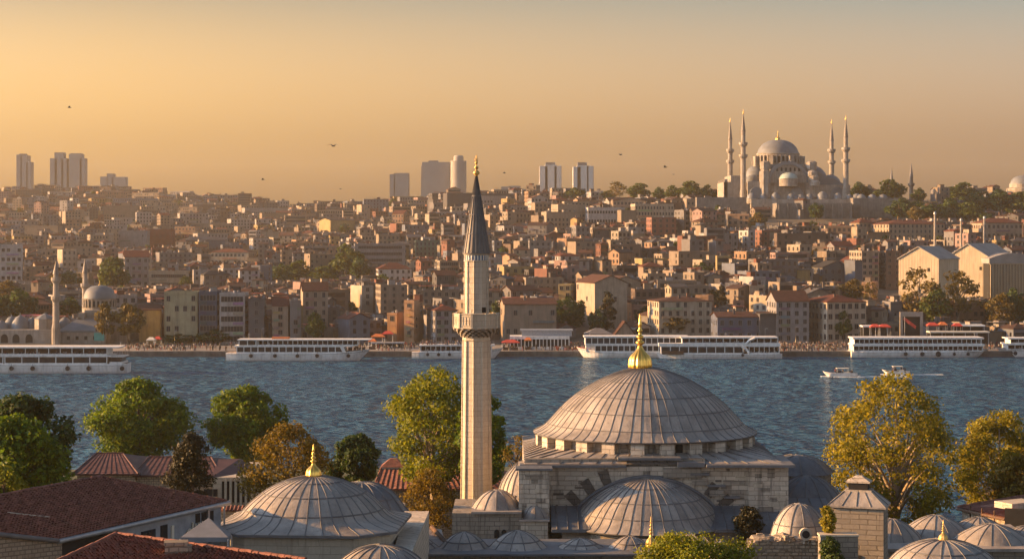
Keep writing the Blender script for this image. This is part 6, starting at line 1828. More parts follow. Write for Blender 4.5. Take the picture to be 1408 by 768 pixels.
# ------------------------------------------------------------------ trees of the far shore
FT = {
 'green': tree_meshes(101, 3.6, 3.6, 2.0, 9.5, 34, 1.35, 1500, .75, 'leaf_far', 'bark', .3),
 'dark': tree_meshes(102, 3.6, 3.6, 1.5, 9.5, 34, 1.35, 1500, .75, 'leaf_dark', 'bark', .3),
 'gold': tree_meshes(103, 3.8, 3.8, 2.2, 9.8, 38, 1.25, 1500, .7, 'leaf_far_gold', 'bark_pale', .3, shell=.35),
 'thin': tree_meshes(104, 3.8, 3.8, 2.0, 10, 34, 1.2, 650, .55, 'leaf_far_gold', 'bark_pale', .3, limbs=18, shell=.2),
 'cone': tree_meshes(105, 1.6, 1.6, 1.0, 11, 26, .9, 1100, .6, 'leaf_cypress', 'bark', .25, topw=.8),
}
CT = [  # px, top, base, width px, kind, label
 (155, 354, 412, 46, 'green', 'tall green tree above the waterfront mosque dome'), (30, 396, 450, 50, 'dark', 'wide dark green tree behind the small domes at the left'),
 (-6, 400, 450, 40, 'dark', 'dark tree cut by the left edge behind the small domes'), (92, 408, 445, 40, 'dark', 'dark tree between the two waterfront mosque minarets'), (8, 386, 420, 36, 'gold', 'olive tree at the left edge below the white office'),
 (99, 372, 400, 34, 'dark', 'dark round tree under the sunlit yellow block'), (146, 417, 472, 30, 'gold', 'left of the twin yellow quay trees before the mosque'), (177, 418, 472, 42, 'gold', 'right and larger of the twin yellow quay trees'),
 (291, 452, 478, 50, 'dark', 'dark bushy tree in front of the blue block'), (246, 462, 478, 44, 'dark', 'low dark tree in front of the yellow block'), (432, 430, 474, 28, 'green', 'small green quay tree behind the second ferry'),
 (475, 336, 388, 46, 'green', 'tallest tree of the hillside wood left of the banded office'), (446, 366, 392, 40, 'green', 'round tree in the middle of the hillside wood'), (412, 358, 392, 44, 'green', 'green tree at the left of the hillside wood'), (388, 362, 396, 30, 'dark', 'dark tree ending the hillside wood on the left'), (496, 352, 390, 28, 'dark', 'dark tree right of the tallest wood tree'),
 (783, 407, 458, 46, 'dark', 'big dark tree in front of the cream warehouse'), (834, 400, 460, 22, 'cone', 'dark conifer in front of the cream warehouse'), (820, 425, 462, 26, 'dark', 'dark tree beside the conifer'), (684, 412, 450, 18, 'dark', 'dark tree directly right of the minaret balcony'),
 (930, 432, 462, 40, 'gold', 'olive tree above the long ferry right of the golden finial'), (992, 392, 432, 18, 'cone', 'dark conifer right of the long cream office'), (1160, 428, 476, 26, 'green', 'small green tree before the cream corner building'),
 (1172, 384, 420, 34, 'gold', 'yellow tree above the cream corner building'), (1196, 388, 424, 26, 'thin', 'thin yellow tree beside the orange low house'), (1264, 370, 452, 60, 'thin', 'tall thin leaved tree before the narrower warehouse'), (1318, 374, 452, 64, 'thin', 'tall thin leaved tree before the wider warehouse'),
 (1290, 398, 455, 44, 'green', 'olive tree between the two warehouse trees'), (1376, 404, 458, 40, 'gold', 'olive tree near the right ferry stern'), (1398, 396, 456, 40, 'dark', 'dark tree at the right edge before the ribbed hall'),
 (790, 258, 276, 26, 'green', 'low round tree between the two pale towers'), (848, 250, 274, 32, 'thin', 'bare brownish tree on the ridge'), (838, 262, 276, 26, 'green', 'low bush tree below the bare ridge tree'), (880, 252, 274, 34, 'green', 'round ridge tree left of the row of four'), (908, 257, 275, 20, 'dark', 'small dark ridge tree'), (924, 255, 275, 26, 'green', 'ridge tree left of the tallest'), (949, 249, 275, 32, 'green', 'tallest ridge tree left of the hilltop mosque'), (973, 254, 275, 20, 'green', 'narrow ridge tree nearest the hilltop mosque'), (985, 263, 275, 12, 'dark', 'tiny ridge shrub nearest the hilltop mosque'),
 (1184, 250, 276, 28, 'dark', 'dark tree at the right foot of the hilltop mosque'), (1222, 247, 282, 44, 'green', 'large round tree below the half hidden minaret'), (1262, 258, 280, 20, 'dark', 'small dark tree right of the free minaret'),
 (1325, 251, 282, 48, 'green', 'broad tree on the right skyline'), (1352, 262, 296, 46, 'dark', 'dark tree right of the broad skyline tree'), (1378, 260, 298, 44, 'dark', 'dark tree left of the domed mosque at the edge'), (1402, 264, 300, 40, 'green', 'olive tree below the dome at the right edge'),
 (1236, 272, 304, 40, 'dark', 'dark hillside tree under the round skyline tree'), (1258, 276, 306, 36, 'dark', 'dark hillside tree below the free minaret'), (1284, 280, 308, 40, 'dark', 'dark hillside tree above the ochre block'), (1308, 272, 306, 36, 'dark', 'dark hillside tree below the broad skyline tree'), (1332, 278, 310, 40, 'green', 'green hillside tree above the long red roof'),
]
for i, (px, yt_, yb_, wp, kd, lab) in enumerate(CT):
    Y = hill_Y(px, yb_) if yb_ < 470 else 704.5
    Y = max(704.5, Y) + 1.5
    zb_ = hill_z(X(px, Y), Y); h_ = Z(yt_, Y) - zb_
    if h_ < 4: h_ = 4
    src = FT[kd]; w_ = wp * Y / FPX
    kw = (w_ / 3.3) if kd == 'cone' else (w_ / 7.6)
    plant_tree('conifer' if kd == 'cone' else 'hillside_tree', lab, 'tree', (X(px, Y), Y, zb_), src, 'trees on the far shore', (kw, kw, h_ / (11 if kd == 'cone' else 9.6)), i * 1.3)
    TAKEN.append((X(px, Y), Y, w_ * .33))
    GUARD.append((px - wp * .4, px + wp * .4, yt_, yb_ - .3 * (yb_ - yt_), Y))

# ------------------------------------------------------------------ the mass of houses climbing the hill
rnd = random.Random(2024)
GUARD += [(1028, 1170, 270, 306, 1300), (1234, 1408, 340, 408, hill_Y(1300, 414)), (-30, 165, 395, 470, 712), (1172, 1228, 270, 300, 1300), (958, 1030, 270, 277, 1330), (1380, 1408, 240, 264, 1500), (1220, 1262, 224, 272, 1480)]
CAND = []
D = 714.0
while D < 3050:
    step = .0128 * D + rnd.uniform(-1, 2)
    px = -70 + rnd.uniform(0, 10)
    while px < 1480:
        dr = interp(px, RIDGE_D)
        Y = D + rnd.uniform(-.35, .35) * step
        big = 1.0 + .18 * max(0, (D - 900) / 1500)
        w = rnd.choice((5, 6, 6.5, 7, 8, 9, 10, 13, 18, 26)) * rnd.uniform(.8, 1.15) * big
        d = rnd.uniform(8, 12) * big
        if Y < dr * 1.015 and Y > 712:
            x = X(px, Y) + 0
            fl = rnd.choices((2, 3, 4, 5, 6), (2.4, 4, 3.6, 1.6, .7))[0]
            if Y > 1700: fl = rnd.choices((1, 2, 3, 4, 6), (2.5, 4.5, 3.2, 1.3, .35))[0]; w *= rnd.choice((1, 1.3, 1.7, 2.2))
            if Y > dr * .96: fl = min(fl, 3)
            h = fl * rnd.uniform(2.7, 3.1)
            if free(x, Y, max(w, d) * .42):
                z_ = hill_z(x, Y); half = (w + 3) / 2 * FPX / Y; ok = True
                for (g0, g1, gt_, gb, gY) in GUARD:
                    if Y < gY and px + half > g0 and px - half < g1:
                        lim = HC - (gb - HY) * (Y - d / 2) / FPX - z_ - 1.0 - 1.6
                        if lim < h: h = lim
                if h < 3.2: ok = False
                fl = max(1, min(fl, int(h / 2.9)))
            else: ok = False
            if ok:
                nm, wc = rnd.choices(WALLS, WALLW)[0]
                rk = rnd.choices(('flat', 'gable', 'side', 'hip'), (6.4, 1.7, 1.0, 1.9))[0]
                rcn = rnd.choice(('dark', 'grey', 'dark', 'pale', 'rust', 'grey')) if rk == 'flat' else rnd.choices(('red tiled', 'brown tiled', 'rust', 'grey', 'dark'), (2.0, 3.4, 3, 1.4, 1.4))[0]
                if w > 15 and rk in ('gable', 'side', 'hip') and rnd.random() < .75: rk, rcn = 'flat', rnd.choice(('dark', 'grey', 'pale'))
                s = dict(w=w, d=d, h=h, floors=fl, roof=rk, rc=ROOFS[rcn], wc=wc, cn=nm, rn=rcn, skip=rnd.choice((.05, .1, .3)), blind=.45)
                if rnd.random() < .12: s['ribbon'] = 1
                if rnd.random() < .25: s['bands'] = 1
                s['rise'] = rnd.uniform(.16, .26) * min(11, w if rk == 'side' else min(w, d))
                CAND.append([Y, x, px, s, R(rnd.uniform(2, 30) if rnd.random() < .86 else rnd.uniform(-28, 2))])
        px += (w * rnd.uniform(1.0, 1.35) + 2) * FPX / Y
    D += step
CAND.sort(key=lambda c: c[0])
for c in CAND:
    Y, x, px, s, rz = c
    z = hill_z(x, Y); half = s['w'] / 2 * FPX / Y
    top = PY(z + s['h'], Y - s['d'] / 2); vis = 0
    for q in range(int(px - half), int(px + half) + 1):
        v = SKY.get(q, 490) - top
        if v > 0 and 0 <= q < 1408: vis += min(v, (s['h'] + 1) * FPX / Y)
        SKY[q] = min(SKY.get(q, 490), top)
    c.append(vis); c.append((z, top))
order = sorted(CAND, key=lambda c: -c[5])
pick = {id(c) for c in order[:240]}
parted = {id(c) for c in order[:105]}
USED = set()
def house_label(s, px, py):
    roof = {'flat': 'flat roof', 'gable': '%s gable roof' % s['rn'], 'side': '%s gable end' % s['rn'], 'hip': '%s hipped roof' % s['rn']}[s['roof']]
    base = '%s %s storey house with %s' % (s['cn'], NUM[s['floors']], roof)
    best = sorted(LANDS, key=lambda l: (l[1] - px) ** 2 + ((l[2] - py) * 1.6) ** 2)[:1]
    for (nm, lx, ly) in best:
        dx, dy = px - lx, py - ly
        if math.hypot(dx, dy) < 170:
            base = base.replace(' storey', '-storey')
            rel = ('right of' if dx > 0 else 'left of') if abs(dx) > abs(dy) * 1.5 else ('uphill from' if dy < 0 else 'just below')
            lab = '%s, %s %s' % (base, rel, nm)
            if lab not in USED and len(lab.replace('-', ' ').split()) <= 14: return lab
    base = base.replace('-storey', ' storey')
    return '%s, %d%% across, %d%% down the photo' % (base, round(px / 14.08), round(py / 7.68))
BIG = MB()
for c in CAND:
    Y, x, px, s, rz, vis, (z, top) = c
    if id(c) in pick:
        py = top + 6
        lab = house_label(s, px, py)
        k = 0
        while lab in USED:
            k += 1; lab = '%s %s storey house, %.1f%% across, %.1f%% down the photo' % (s['cn'], NUM[s['floors']], px / 14.08, py / 7.68 + (k - 1) * .1)
        USED.add(lab)
        nm = {'side': 'gabled_house', 'gable': 'gabled_house', 'hip': 'hipped_house'}.get(s['roof'], 'flat_roofed_house')
        make_house(nm, lab, s, (x, Y, z), rz, 'houses on the far hillside', random.Random(int(x * 31 + Y)), id(c) in parted, id(c) in parted, 'house', 34)
    else:
        merge_house(BIG, s, (x, Y, z), rz, random.Random(int(x * 31 + Y)))
tag(BIG.build('distant_houses', [M['plaster'], M['roofs'], M['glass']]), 'dense mass of small houses covering the far hillside', 'houses', kind='stuff')
# scattered trees between the houses
n = 0
for i in range(3000):
    px = rnd.uniform(0, 1408); yr = interp(px, RIDGE_Y)
    Y = hill_Y(px, rnd.uniform(yr + 4, 450)); x = X(px, Y)
    if not free(x, Y, 2): continue
    TAKEN.append((x, Y, 6))
    kd = rnd.choice(('green', 'dark', 'dark', 'gold')); sc = rnd.uniform(.8, 1.3)
    plant_tree('hillside_tree', '%s tree among the hillside houses, %d%% across and %d%% down the photo' % ({'green': 'green', 'dark': 'dark green', 'gold': 'olive'}[kd], round(px / 14.08), round(PY(hill_z(x, Y) + 8, Y) / 7.68)), 'tree', (x, Y, hill_z(x, Y)), FT[kd], 'trees on the far shore', (sc * 1.2, sc * 1.2, sc), i)
    n += 1
    if n >= 150: break

# ------------------------------------------------------------------ boats
PEOPLE = MB()
CLOTH = [(.03, .03, .035), (.05, .045, .05), (.10, .09, .085), (.30, .28, .26), (.18, .04, .035), (.04, .05, .09), (.12, .09, .06), (.42, .36, .32), (.07, .06, .05), (.04, .04, .045)]
SKIN = (.30, .19, .13)
def person(x, y, z, rnd, sit=False):
    c = rnd.choice(CLOTH); c2 = rnd.choice(CLOTH[:6]); s = rnd.uniform(.92, 1.06); a = rnd.uniform(0, PI)
    ca, sa = math.cos(a), math.sin(a)
    if not sit:
        for k in (-.1, .1): PEOPLE.tube([(x + k * ca, y + k * sa, z), (x + k * ca, y + k * sa, z + .85 * s)], [.065, .10], 4, 0, c2, cap=False)
        zb = z + .8 * s
    else: zb = z + .45
    PEOPLE.tube([(x, y, zb), (x, y, zb + .35 * s), (x, y, zb + .58 * s), (x, y, zb + .66 * s)], [.17, .20, .19, .06], 5, 0, c)
    for k in (-.25, .25): PEOPLE.tube([(x + k * ca, y + k * sa, zb + .56 * s), (x + k * 1.15 * ca, y + k * 1.15 * sa - .05, zb + .1 * s)], [.06, .045], 4, 0, c, cap=False)
    PEOPLE.lathe([(.03, zb + .66 * s), (.10, zb + .74 * s), (.105, zb + .84 * s), (.04, zb + .92 * s)], 5, x, y, m=0, c=SKIN if rnd.random() < .25 else (.05, .035, .03))
def hull_mesh(L, B, h, bow=1, rake=3.0, sheer=1.2, full=.86):
    mb = MB(); n = 26; rings = []
    for i in range(n + 1):
        t = i / n; u = -L / 2 + L * t
        b = B / 2 * (1 if t < .72 else max(.02, math.cos((t - .72) / .28 * PI / 2) ** .75))
        b *= lerp(full, 1, min(1, t / .08))
        zt = h + sheer * max(0, (t - .6) / .4) ** 2
        off = -rake * (1 - 0) * max(0, (t - .82) / .18)
        ring = []
        for (k, z) in ((.72, -1.0), (.86, .0), (.93, .55), (.97, zt * .5), (1.0, zt * .82), (1.03, zt * .86), (1.0, zt), (.97, zt + .02)):
            ring.append((u + off * (1 - min(1, max(0, z / zt))), b * k, z))
        rings.append(ring)
    m = len(rings[0]); vs = []
    for r in rings: vs += [(x * bow, -y, z) for x, y, z in r] + [(x * bow, y, z) for x, y, z in r]
    fs, ms = [], []
    for i in range(n):
        for s in (0, 1):
            for k in range(m - 1):
                a = i * 2 * m + s * m + k; b = (i + 1) * 2 * m + s * m + k
                fs.append((a, b, b + 1, a + 1)); ms.append(1 if k == 0 else (2 if k == 4 else 0))
        a = i * 2 * m + m - 1; b = (i + 1) * 2 * m + m - 1
        fs.append((a, b, b + m, a + m)); ms.append(3)
    mb.add(vs, fs); mb.m = ms; mb.s = [False] * len(fs)
    mb.add(vs[:m], [tuple(range(m))], 0) ; mb.add(vs[m:2 * m], [tuple(range(m))], 0)
    q = vs[:m] + vs[m:2 * m]
    mb.add(q, [tuple(list(range(m)) + list(range(2 * m - 1, m - 1, -1)))], 0)
    return mb
M['deck'] = mat_plain('deck_planks', (.22, .17, .13), .8, var=.3)
M['ferry_white'] = mat_plain('ferry_white', (.66, .645, .62), .5, var=.10, scale=.6, streak=True)
M['boot'] = mat_plain('boot_top', (.07, .06, .06), .7)
M['rubline'] = mat_plain('rubbing_strake', (.10, .10, .11), .7)
M['deck_shade'] = mat_plain('deck_interior', (.055, .03, .025), .9, var=.5, scale=2)
def cabin(parent, x0, x1, B, z0, z1, n, name='cabin', rnd=None, slant0=0, slant1=0, open_=False, kick=.45, people=0, origin=None, bow=1, gl='glass'):
    """one deck: sill band, head band, mullions; glazed or open with passengers inside"""
    zs, zh = z0 + (z1 - z0) * kick * .38, z1 - (z1 - z0) * .06
    mb = MB()
    xa, xb = sorted((x0 * bow, x1 * bow))
    mb.box(xa, xb, -B / 2, B / 2, z0, zs); mb.box(xa, xb, -B / 2, B / 2, zh, z1)
    for i in range(n + 1):
        x = lerp(xa + .1, xb - .1, i / n); w_ = .10 if open_ else .14
        for y in (-B / 2, B / 2 - .14): mb.box(x - w_, x + w_, y + .002, y + .138, zs, zh)
    mb.box(xa, xa + .12, -B / 2 + .14, B / 2 - .14, zs, zh); mb.box(xb - .12, xb, -B / 2 + .14, B / 2 - .14, zs, zh)
    mb.build(name, M['ferry_white'], parent)
    if open_:
        mb = MB(); mb.box(xa + .2, xb - .2, -.5, .5, zs, zh - .1); mb.build('shade_core', M['deck_shade'], parent)  # added dark core box, the open deck's inner shade put into its colour
        for i in range(people):
            person(origin.x + rnd.uniform(xa + .3, xb - .3), origin.y + rnd.choice((-1, -1, 1)) * rnd.uniform(B * .28, B * .46), origin.z + zs - .55, rnd, True)
    else:
        for i in range(n):
            xa_, xb_ = lerp(xa + .1, xb - .1, i / n) + .14, lerp(xa + .1, xb - .1, (i + 1) / n) - .14
            for y in (-B / 2 + .05,):
                mb = MB(); mb.box(xa_, xb_, y, y + .05, zs, zh); mb.build('window', M[gl], parent)
def fender(parent, x, y, z, r=.6):
    mb = MB(); T = Matrix.Translation((x, y, z)) @ Matrix.Rotation(PI / 2, 4, 'X'); mb.T = T
    prof = [(r * .45, -.16), (r * .62, -.2), (r * .95, -.14), (r, 0), (r * .95, .14), (r * .62, .2), (r * .45, .16), (r * .45, -.16)]
    mb.lathe(prof, 14, cap=False); mb.lathe([(r * .6, -.1), (r * .6, .1)], 14); mb.T = None
    mb.tube([(x, y + .1, z + r), (x, y + .2, z + r + .7)], .05, 4)
    mb.build('fender', M['rubber'], parent)
def ferry_base(name, label, px0, px1, Y, bow, B, h, **kw):
    x0, x1 = X(px0, Y), X(px1, Y)
    t = thing(name, label, 'ferry', ((x0 + x1) / 2, Y + B / 2, 0), group='passenger ferries')
    hull_mesh(x1 - x0, B, h, bow, **kw).build('hull', [M['ferry_white'], M['boot'], M['rubline'], M['deck']], t)
    return t, x1 - x0, Y / FPX
rb = random.Random(66)
def roof_slab(t, x0, x1, B, z, th=.28, name='roof', mat='ferry_white'):
    mb = MB(); mb.prism([(x0, -B / 2), (x1 - .6, -B / 2), (x1, -B / 2 + .8), (x1, B / 2 - .8), (x1 - .6, B / 2), (x0, B / 2)], z, z + th); mb.build(name, M[mat], t)
def rails(t, x0, x1, B, z, h=1.0, n=14):
    mb = MB()
    for y in (-B / 2 + .1, B / 2 - .1):
        for k in (h, h * .55): mb.tube([(x0, y, z + k), (x1, y, z + k)], .035, 4)
        for i in range(n + 1): mb.tube([(lerp(x0, x1, i / n), y, z), (lerp(x0, x1, i / n), y, z + h)], .035, 4)
    mb.build('railing', M['steel'], t)
def mast(t, x, z, h, flag=False):
    mb = MB(); mb.tube([(x, 0, z), (x, 0, z + h)], [.09, .04], 5); mb.tube([(x - .5, 0, z + h * .7), (x + .5, 0, z + h * .7)], .04, 4); mb.build('mast', M['steel'], t)
    if flag:
        mb = MB(); n = 6
        v = [(x + .1 + i * .28, .06 * math.sin(i * 1.3), z + h - .05 - .02 * i) for i in range(n + 1)]; v += [(a, b, c - .95) for a, b, c in v]
        mb.add(v, [(i, n + 1 + i, n + 2 + i, i + 1) for i in range(n)]); mb.build('flag', M['red'], t)
# left ferry, cut by the frame
t, L, k = ferry_base('ferry', 'white two deck ferry cut by the left edge, tyres along its side', -70, 173, 585, -1, 9.0, 2.9, rake=3.0)
O = t.location; fx = lambda px, t=t, Y=585: X(px, Y) - t.location.x
cabin(t, fx(-45), fx(4), 8.6, 2.92, 5.1, 5, rnd=rb, kick=.35)
cabin(t, fx(6), fx(147), 8.6, 2.92, 5.1, 6, rnd=rb, kick=.35)
mb = MB(); mb.box(fx(-48), fx(152), -4.5, 4.5, 5.1, 5.55); mb.build('upper_deck', M['ferry_white'], t)
cabin(t, fx(-30), fx(147), 8.4, 5.56, 7.75, 11, 'upper_rail', rb, open_=True, kick=.5, people=85, origin=O)
roof_slab(t, fx(-40), fx(165), 9.2, 7.75, .38)
mb = MB(); mb.box(fx(150), fx(168), -4.1, 4.1, 2.92, 3.5); mb.box(fx(149), fx(170), -4.3, 4.3, 5.0, 5.25); mb.box(fx(150), fx(166), -3.6, 3.6, 3.5, 5.0, 1); mb.build('stern_shelter', [M['ferry_white'], M['glass']], t)
rails(t, fx(150), fx(168), 8.2, 5.3, 1.0, 5)
for px in (16, 45, 93, 122, 168): fender(t, fx(px), -4.75, 1.55, .72)
mast(t, fx(162), 8.1, 1.6)
# second ferry
Y = 642; t, L, k = ferry_base('ferry', 'white two deck ferry lying along the quay below the striped white block', 310, 508, Y, 1, 8.6, 2.7, rake=3.6, sheer=1.0)
O = t.location; fx = lambda px, t=t, Y=Y: X(px, Y) - t.location.x
cabin(t, fx(325), fx(471), 8.0, 2.72, 4.75, 15, rnd=rb, kick=.35)
mb = MB(); mb.box(fx(322), fx(486), -4.1, 4.1, 4.75, 5.1); mb.build('upper_deck', M['ferry_white'], t)
cabin(t, fx(328), fx(352), 7.4, 5.11, 6.9, 2, 'wheelhouse', rb, kick=.3)
cabin(t, fx(354), fx(492), 7.8, 5.11, 6.9, 20, 'upper_rail', rb, open_=True, kick=.45, people=75, origin=O)
roof_slab(t, fx(326), fx(509), 8.3, 6.9, .3)
mb = MB()
for s in (-1, 1): mb.add([(fx(471), s * 4.02, 2.8), (fx(476), s * 4.02, 2.8), (fx(472), s * 4.02, 4.8), (fx(467), s * 4.02, 4.8), (fx(471), s * 4.14, 2.8), (fx(476), s * 4.14, 2.8), (fx(472), s * 4.14, 4.8), (fx(467), s * 4.14, 4.8)], [(0, 1, 2, 3), (7, 6, 5, 4), (0, 4, 5, 1), (1, 5, 6, 2), (2, 6, 7, 3), (3, 7, 4, 0)])
mb.build('fairing', M['ferry_white'], t)
for px in (345, 378, 409, 436, 479): fender(t, fx(px), -4.55, 1.75, .66)
for i in range(24): person(O.x + rb.uniform(fx(478), fx(500)), O.y + rb.uniform(-2.4, 2.4), 2.9, rb)
mb = MB(); mb.box(fx(372), fx(396), -1, 1, 7.2, 7.8); mb.build('life_raft', M['orange'], t)
mast(t, fx(340), 7.2, 2.0)
# third, behind the minaret
Y = 654; t, L, k = ferry_base('ferry', 'crowded white ferry half hidden behind the minaret shaft', 566, 692, Y, 1, 7.6, 2.3, rake=3)
O = t.location; fx = lambda px, t=t, Y=Y: X(px, Y) - t.location.x
cabin(t, fx(578), fx(676), 7.0, 2.32, 4.3, 14, rnd=rb, kick=.4, open_=True, people=60, origin=O)
mb = MB(); mb.box(fx(576), fx(680), -3.6, 3.6, 4.3, 4.6); mb.build('upper_deck', M['ferry_white'], t)
rails(t, fx(577), fx(679), 7.2, 4.6, .9, 14)
for i in range(70): person(O.x + rb.uniform(fx(578), fx(678)), O.y + rb.uniform(-3.2, 1.0), 4.62, rb)
for px in (588, 603, 618): fender(t, fx(px), -4.0, 1.4, .55)
# long white pair
Y = 657; t, L, k = ferry_base('ferry', 'long white ferry with two rows of square windows and a sunlit bow', 793, 950, Y, -1, 9.5, 2.0, rake=2.5, sheer=1.5)
O = t.location; fx = lambda px, t=t, Y=Y: X(px, Y) - t.location.x
cabin(t, fx(818), fx(946), 9.0, 2.02, 4.3, 16, rnd=rb, kick=.45)
cabin(t, fx(805), fx(946), 8.8, 4.32, 7.0, 17, 'upper_cabin', rnd=rb, kick=.65)
roof_slab(t, fx(803), fx(948), 9.4, 7.0, .45)
mb = MB(); mb.box(fx(806), fx(820), -3.0, 3.0, 2.02, 4.3); mb.build('bow_house', M['ferry_white'], t)
mb = MB(); mb.tube([(fx(795), -1.5, 3.4), (fx(812), -3.9, 3.2)], .05, 4); mb.tube([(fx(795), 1.5, 3.4), (fx(812), 3.9, 3.2)], .05, 4); mb.build('railing', M['red'], t)
mast(t, fx(812), 7.45, 1.8)
Y = 653; t, L, k = ferry_base('ferry', 'white ferry with an open upper deck and swept stern arches, right of the finial', 902, 1076, Y, -1, 8.6, 1.7, rake=1.5, sheer=.3)
O = t.location; fx = lambda px, t=t, Y=Y: X(px, Y) - t.location.x
cabin(t, fx(909), fx(1022), 8.2, 1.72, 4.2, 9, rnd=rb, kick=.35)
cabin(t, fx(1030), fx(1072), 8.2, 1.72, 4.2, 6, 'stern_rail', rb, open_=True, kick=.45, people=24, origin=O)
mb = MB(); mb.box(fx(906), fx(1073), -4.3, 4.3, 4.2, 5.3); mb.build('upper_deck', M['ferry_white'], t)
cabin(t, fx(938), fx(1070), 7.9, 5.31, 7.0, 14, 'upper_rail', rb, open_=True, kick=.3, people=60, origin=O)
roof_slab(t, fx(936), fx(1070), 8.6, 7.0, .42)
mb = MB()
for (pa, pb, za, zb2) in ((1030, 1020, 1.9, 4.2), (1026, 1038, 5.2, 7.1)):
    for s in (-1, 1): mb.tube([(fx(pa), s * 4.25, za), (fx(lerp(pa, pb, .35)), s * 4.3, lerp(za, zb2, .6)), (fx(pb), s * 4.25, zb2)], [.5, .42, .5], 6)
mb.build('arch', M['ferry_white'], t)
mb = MB(); mb.box(fx(910), fx(940), -4.45, -4.2, 1.5, 2.7); mb.build('gangway', M['wood'], t)
fender(t, fx(1021), -4.5, 1.3, .5)
mast(t, fx(1000), 7.0, 1.8)
# right ferry
Y = 660; t, L, k = ferry_base('ferry', 'big white double deck ferry with a sunlit stern and black tyre fenders at the right', 1172, 1366, Y, 1, 10, 2.1, rake=3.5, sheer=.7)
O = t.location; fx = lambda px, t=t, Y=Y: X(px, Y) - t.location.x
cabin(t, fx(1174), fx(1352), 9.4, 2.12, 3.9, 26, rnd=rb, open_=True, kick=.4, people=100, origin=O)
mb = MB(); mb.box(fx(1173), fx(1354), -4.9, 4.9, 3.9, 4.6); mb.build('upper_deck', M['ferry_white'], t)
cabin(t, fx(1175), fx(1350), 9.2, 4.61, 6.3, 26, 'upper_rail', rb, open_=True, kick=.3, people=90, origin=O)
roof_slab(t, fx(1173), fx(1354), 9.8, 6.3, .55)
for px, r in ((1245, .7), (1268, .75), (1290, .95), (1312, .55), (1331, .6)): fender(t, fx(px), -5.25, 1.2, r)
mast(t, fx(1345), 6.8, 1.6)
Y = 662; t, L, k = ferry_base('ferry', 'white ferry bow cut by the right edge', 1374, 1560, Y, -1, 8.5, 2.4, rake=3, sheer=.7)
O = t.location; fx = lambda px, t=t, Y=Y: X(px, Y) - t.location.x
cabin(t, fx(1386), fx(1540), 8, 2.42, 4.2, 16, rnd=rb, open_=True, people=40, origin=O)
mb = MB(); mb.box(fx(1384), fx(1542), -4.2, 4.2, 4.2, 4.7); mb.build('upper_deck', M['ferry_white'], t)
cabin(t, fx(1390), fx(1540), 7.6, 4.71, 6.2, 14, 'upper_rail', rb, open_=True, people=40, origin=O)
roof_slab(t, fx(1386), fx(1542), 8.2, 6.2, .4)
fender(t, fx(1396), -4.5, 1.3, .7)
# motor boats and their wakes
def motorboat(label, px0, px1, Y, npeople, seed):
    rr = random.Random(seed); x0, x1 = X(px0, Y), X(px1, Y)
    t = thing('motorboat', label, 'boat', ((x0 + x1) / 2, Y, .1), group='motor boats with white wakes')
    L = x1 - x0
    hull_mesh(L, 2.9, 1.05, -1, rake=1.4, sheer=.5).build('hull', [M['ferry_white'], M['boot'], M['rubline'], M['deck']], t)
    mb = MB(); mb.add([(-L * .12, -1.1, 1.0), (-L * .12, 1.1, 1.0), (L * .02, -1.2, 1.0), (L * .02, 1.2, 1.0), (-L * .04, -.95, 1.8), (-L * .04, .95, 1.8), (L * .02, -1.0, 1.8), (L * .02, 1.0, 1.8)], [(0, 4, 5, 1), (0, 2, 6, 4), (1, 5, 7, 3), (4, 6, 7, 5), (2, 3, 7, 6)]); mb.build('windscreen', M['glass'], t)
    mb = MB(); mb.box(-L * .10, L * .26, -1.15, 1.15, 2.35, 2.5); [mb.box(u * L - .04, u * L + .04, v - .04, v + .04, .95, 2.36) for u in (-.08, .24) for v in (-1.05, 1.05)]; mb.build('canopy', M['cream'], t)
    mb = MB(); mb.box(L * .1, L * .3, -1.0, 1.0, .9, 1.35); mb.build('bench', M['cream'], t)
    for i in range(npeople): person(t.location.x + rr.uniform(-L * .2, L * .4), Y + rr.uniform(-.9, .9), .75, rr, rr.random() < .4)
    return t
motorboat('small white motor boat with passengers, leading and throwing a wake', 1131, 1178, 572, 8, 1)
motorboat('small motor boat following in the wake behind the tree top', 1212, 1250, 580, 6, 2)
foam = MB(); rf_ = random.Random(8)
def foam_strip(x0, y0, x1, y1, w0, w1, hgt, n=60):
    """a low ragged ridge of broken water"""
    vs = []
    for i in range(n + 1):
        t = i / n; w = lerp(w0, w1, t) * rf_.uniform(.7, 1.2); x = lerp(x0, x1, t); y = lerp(y0, y1, t) + rf_.uniform(-.2, .2)
        h_ = hgt * (1 - t) ** .6 * rf_.uniform(.6, 1.3)
        for (k, z) in ((-.5, .004), (-.2, h_ * .8), (.1, h_), (.5, .004)): vs.append((x, y + k * w, z))
    fs = [(i * 4 + k, i * 4 + k + 1, i * 4 + k + 5, i * 4 + k + 4) for i in range(n) for k in range(3)]
    foam.add(vs, [tuple(reversed(f)) for f in fs], 0, None, True)
for (pa, Yb, ln) in ((1131, 572, .75), (1213, 580, .55)):
    xb = X(pa, Yb)
    foam_strip(xb - .6, Yb, xb + 16 * ln, Yb - 3.4, .5, 1.6, .22)
    foam_strip(xb - .6, Yb, xb + 16 * ln, Yb + 3.4, .5, 1.6, .22)
    foam_strip(xb + 9 * ln, Yb, xb + 34 * ln, Yb + .6, 2.2, 3.4, .10, 90)
M['foam'], N, L, B = new_mat('foam')
f = noise(N, L, coords(N, L, (.6, 1.4, 1)), 1.0, 6, .75)
L.new(mixc(N, L, rng_map(N, L, f, .34, .48, 0, 1), (.012, .06, .10), (.62, .66, .68)), B.inputs['Base Color']); B.inputs['Roughness'].default_value = .6
tag(foam.build('wake_foam', M['foam']), 'white broken foam trailing behind the motor boats', 'foam', kind='stuff')

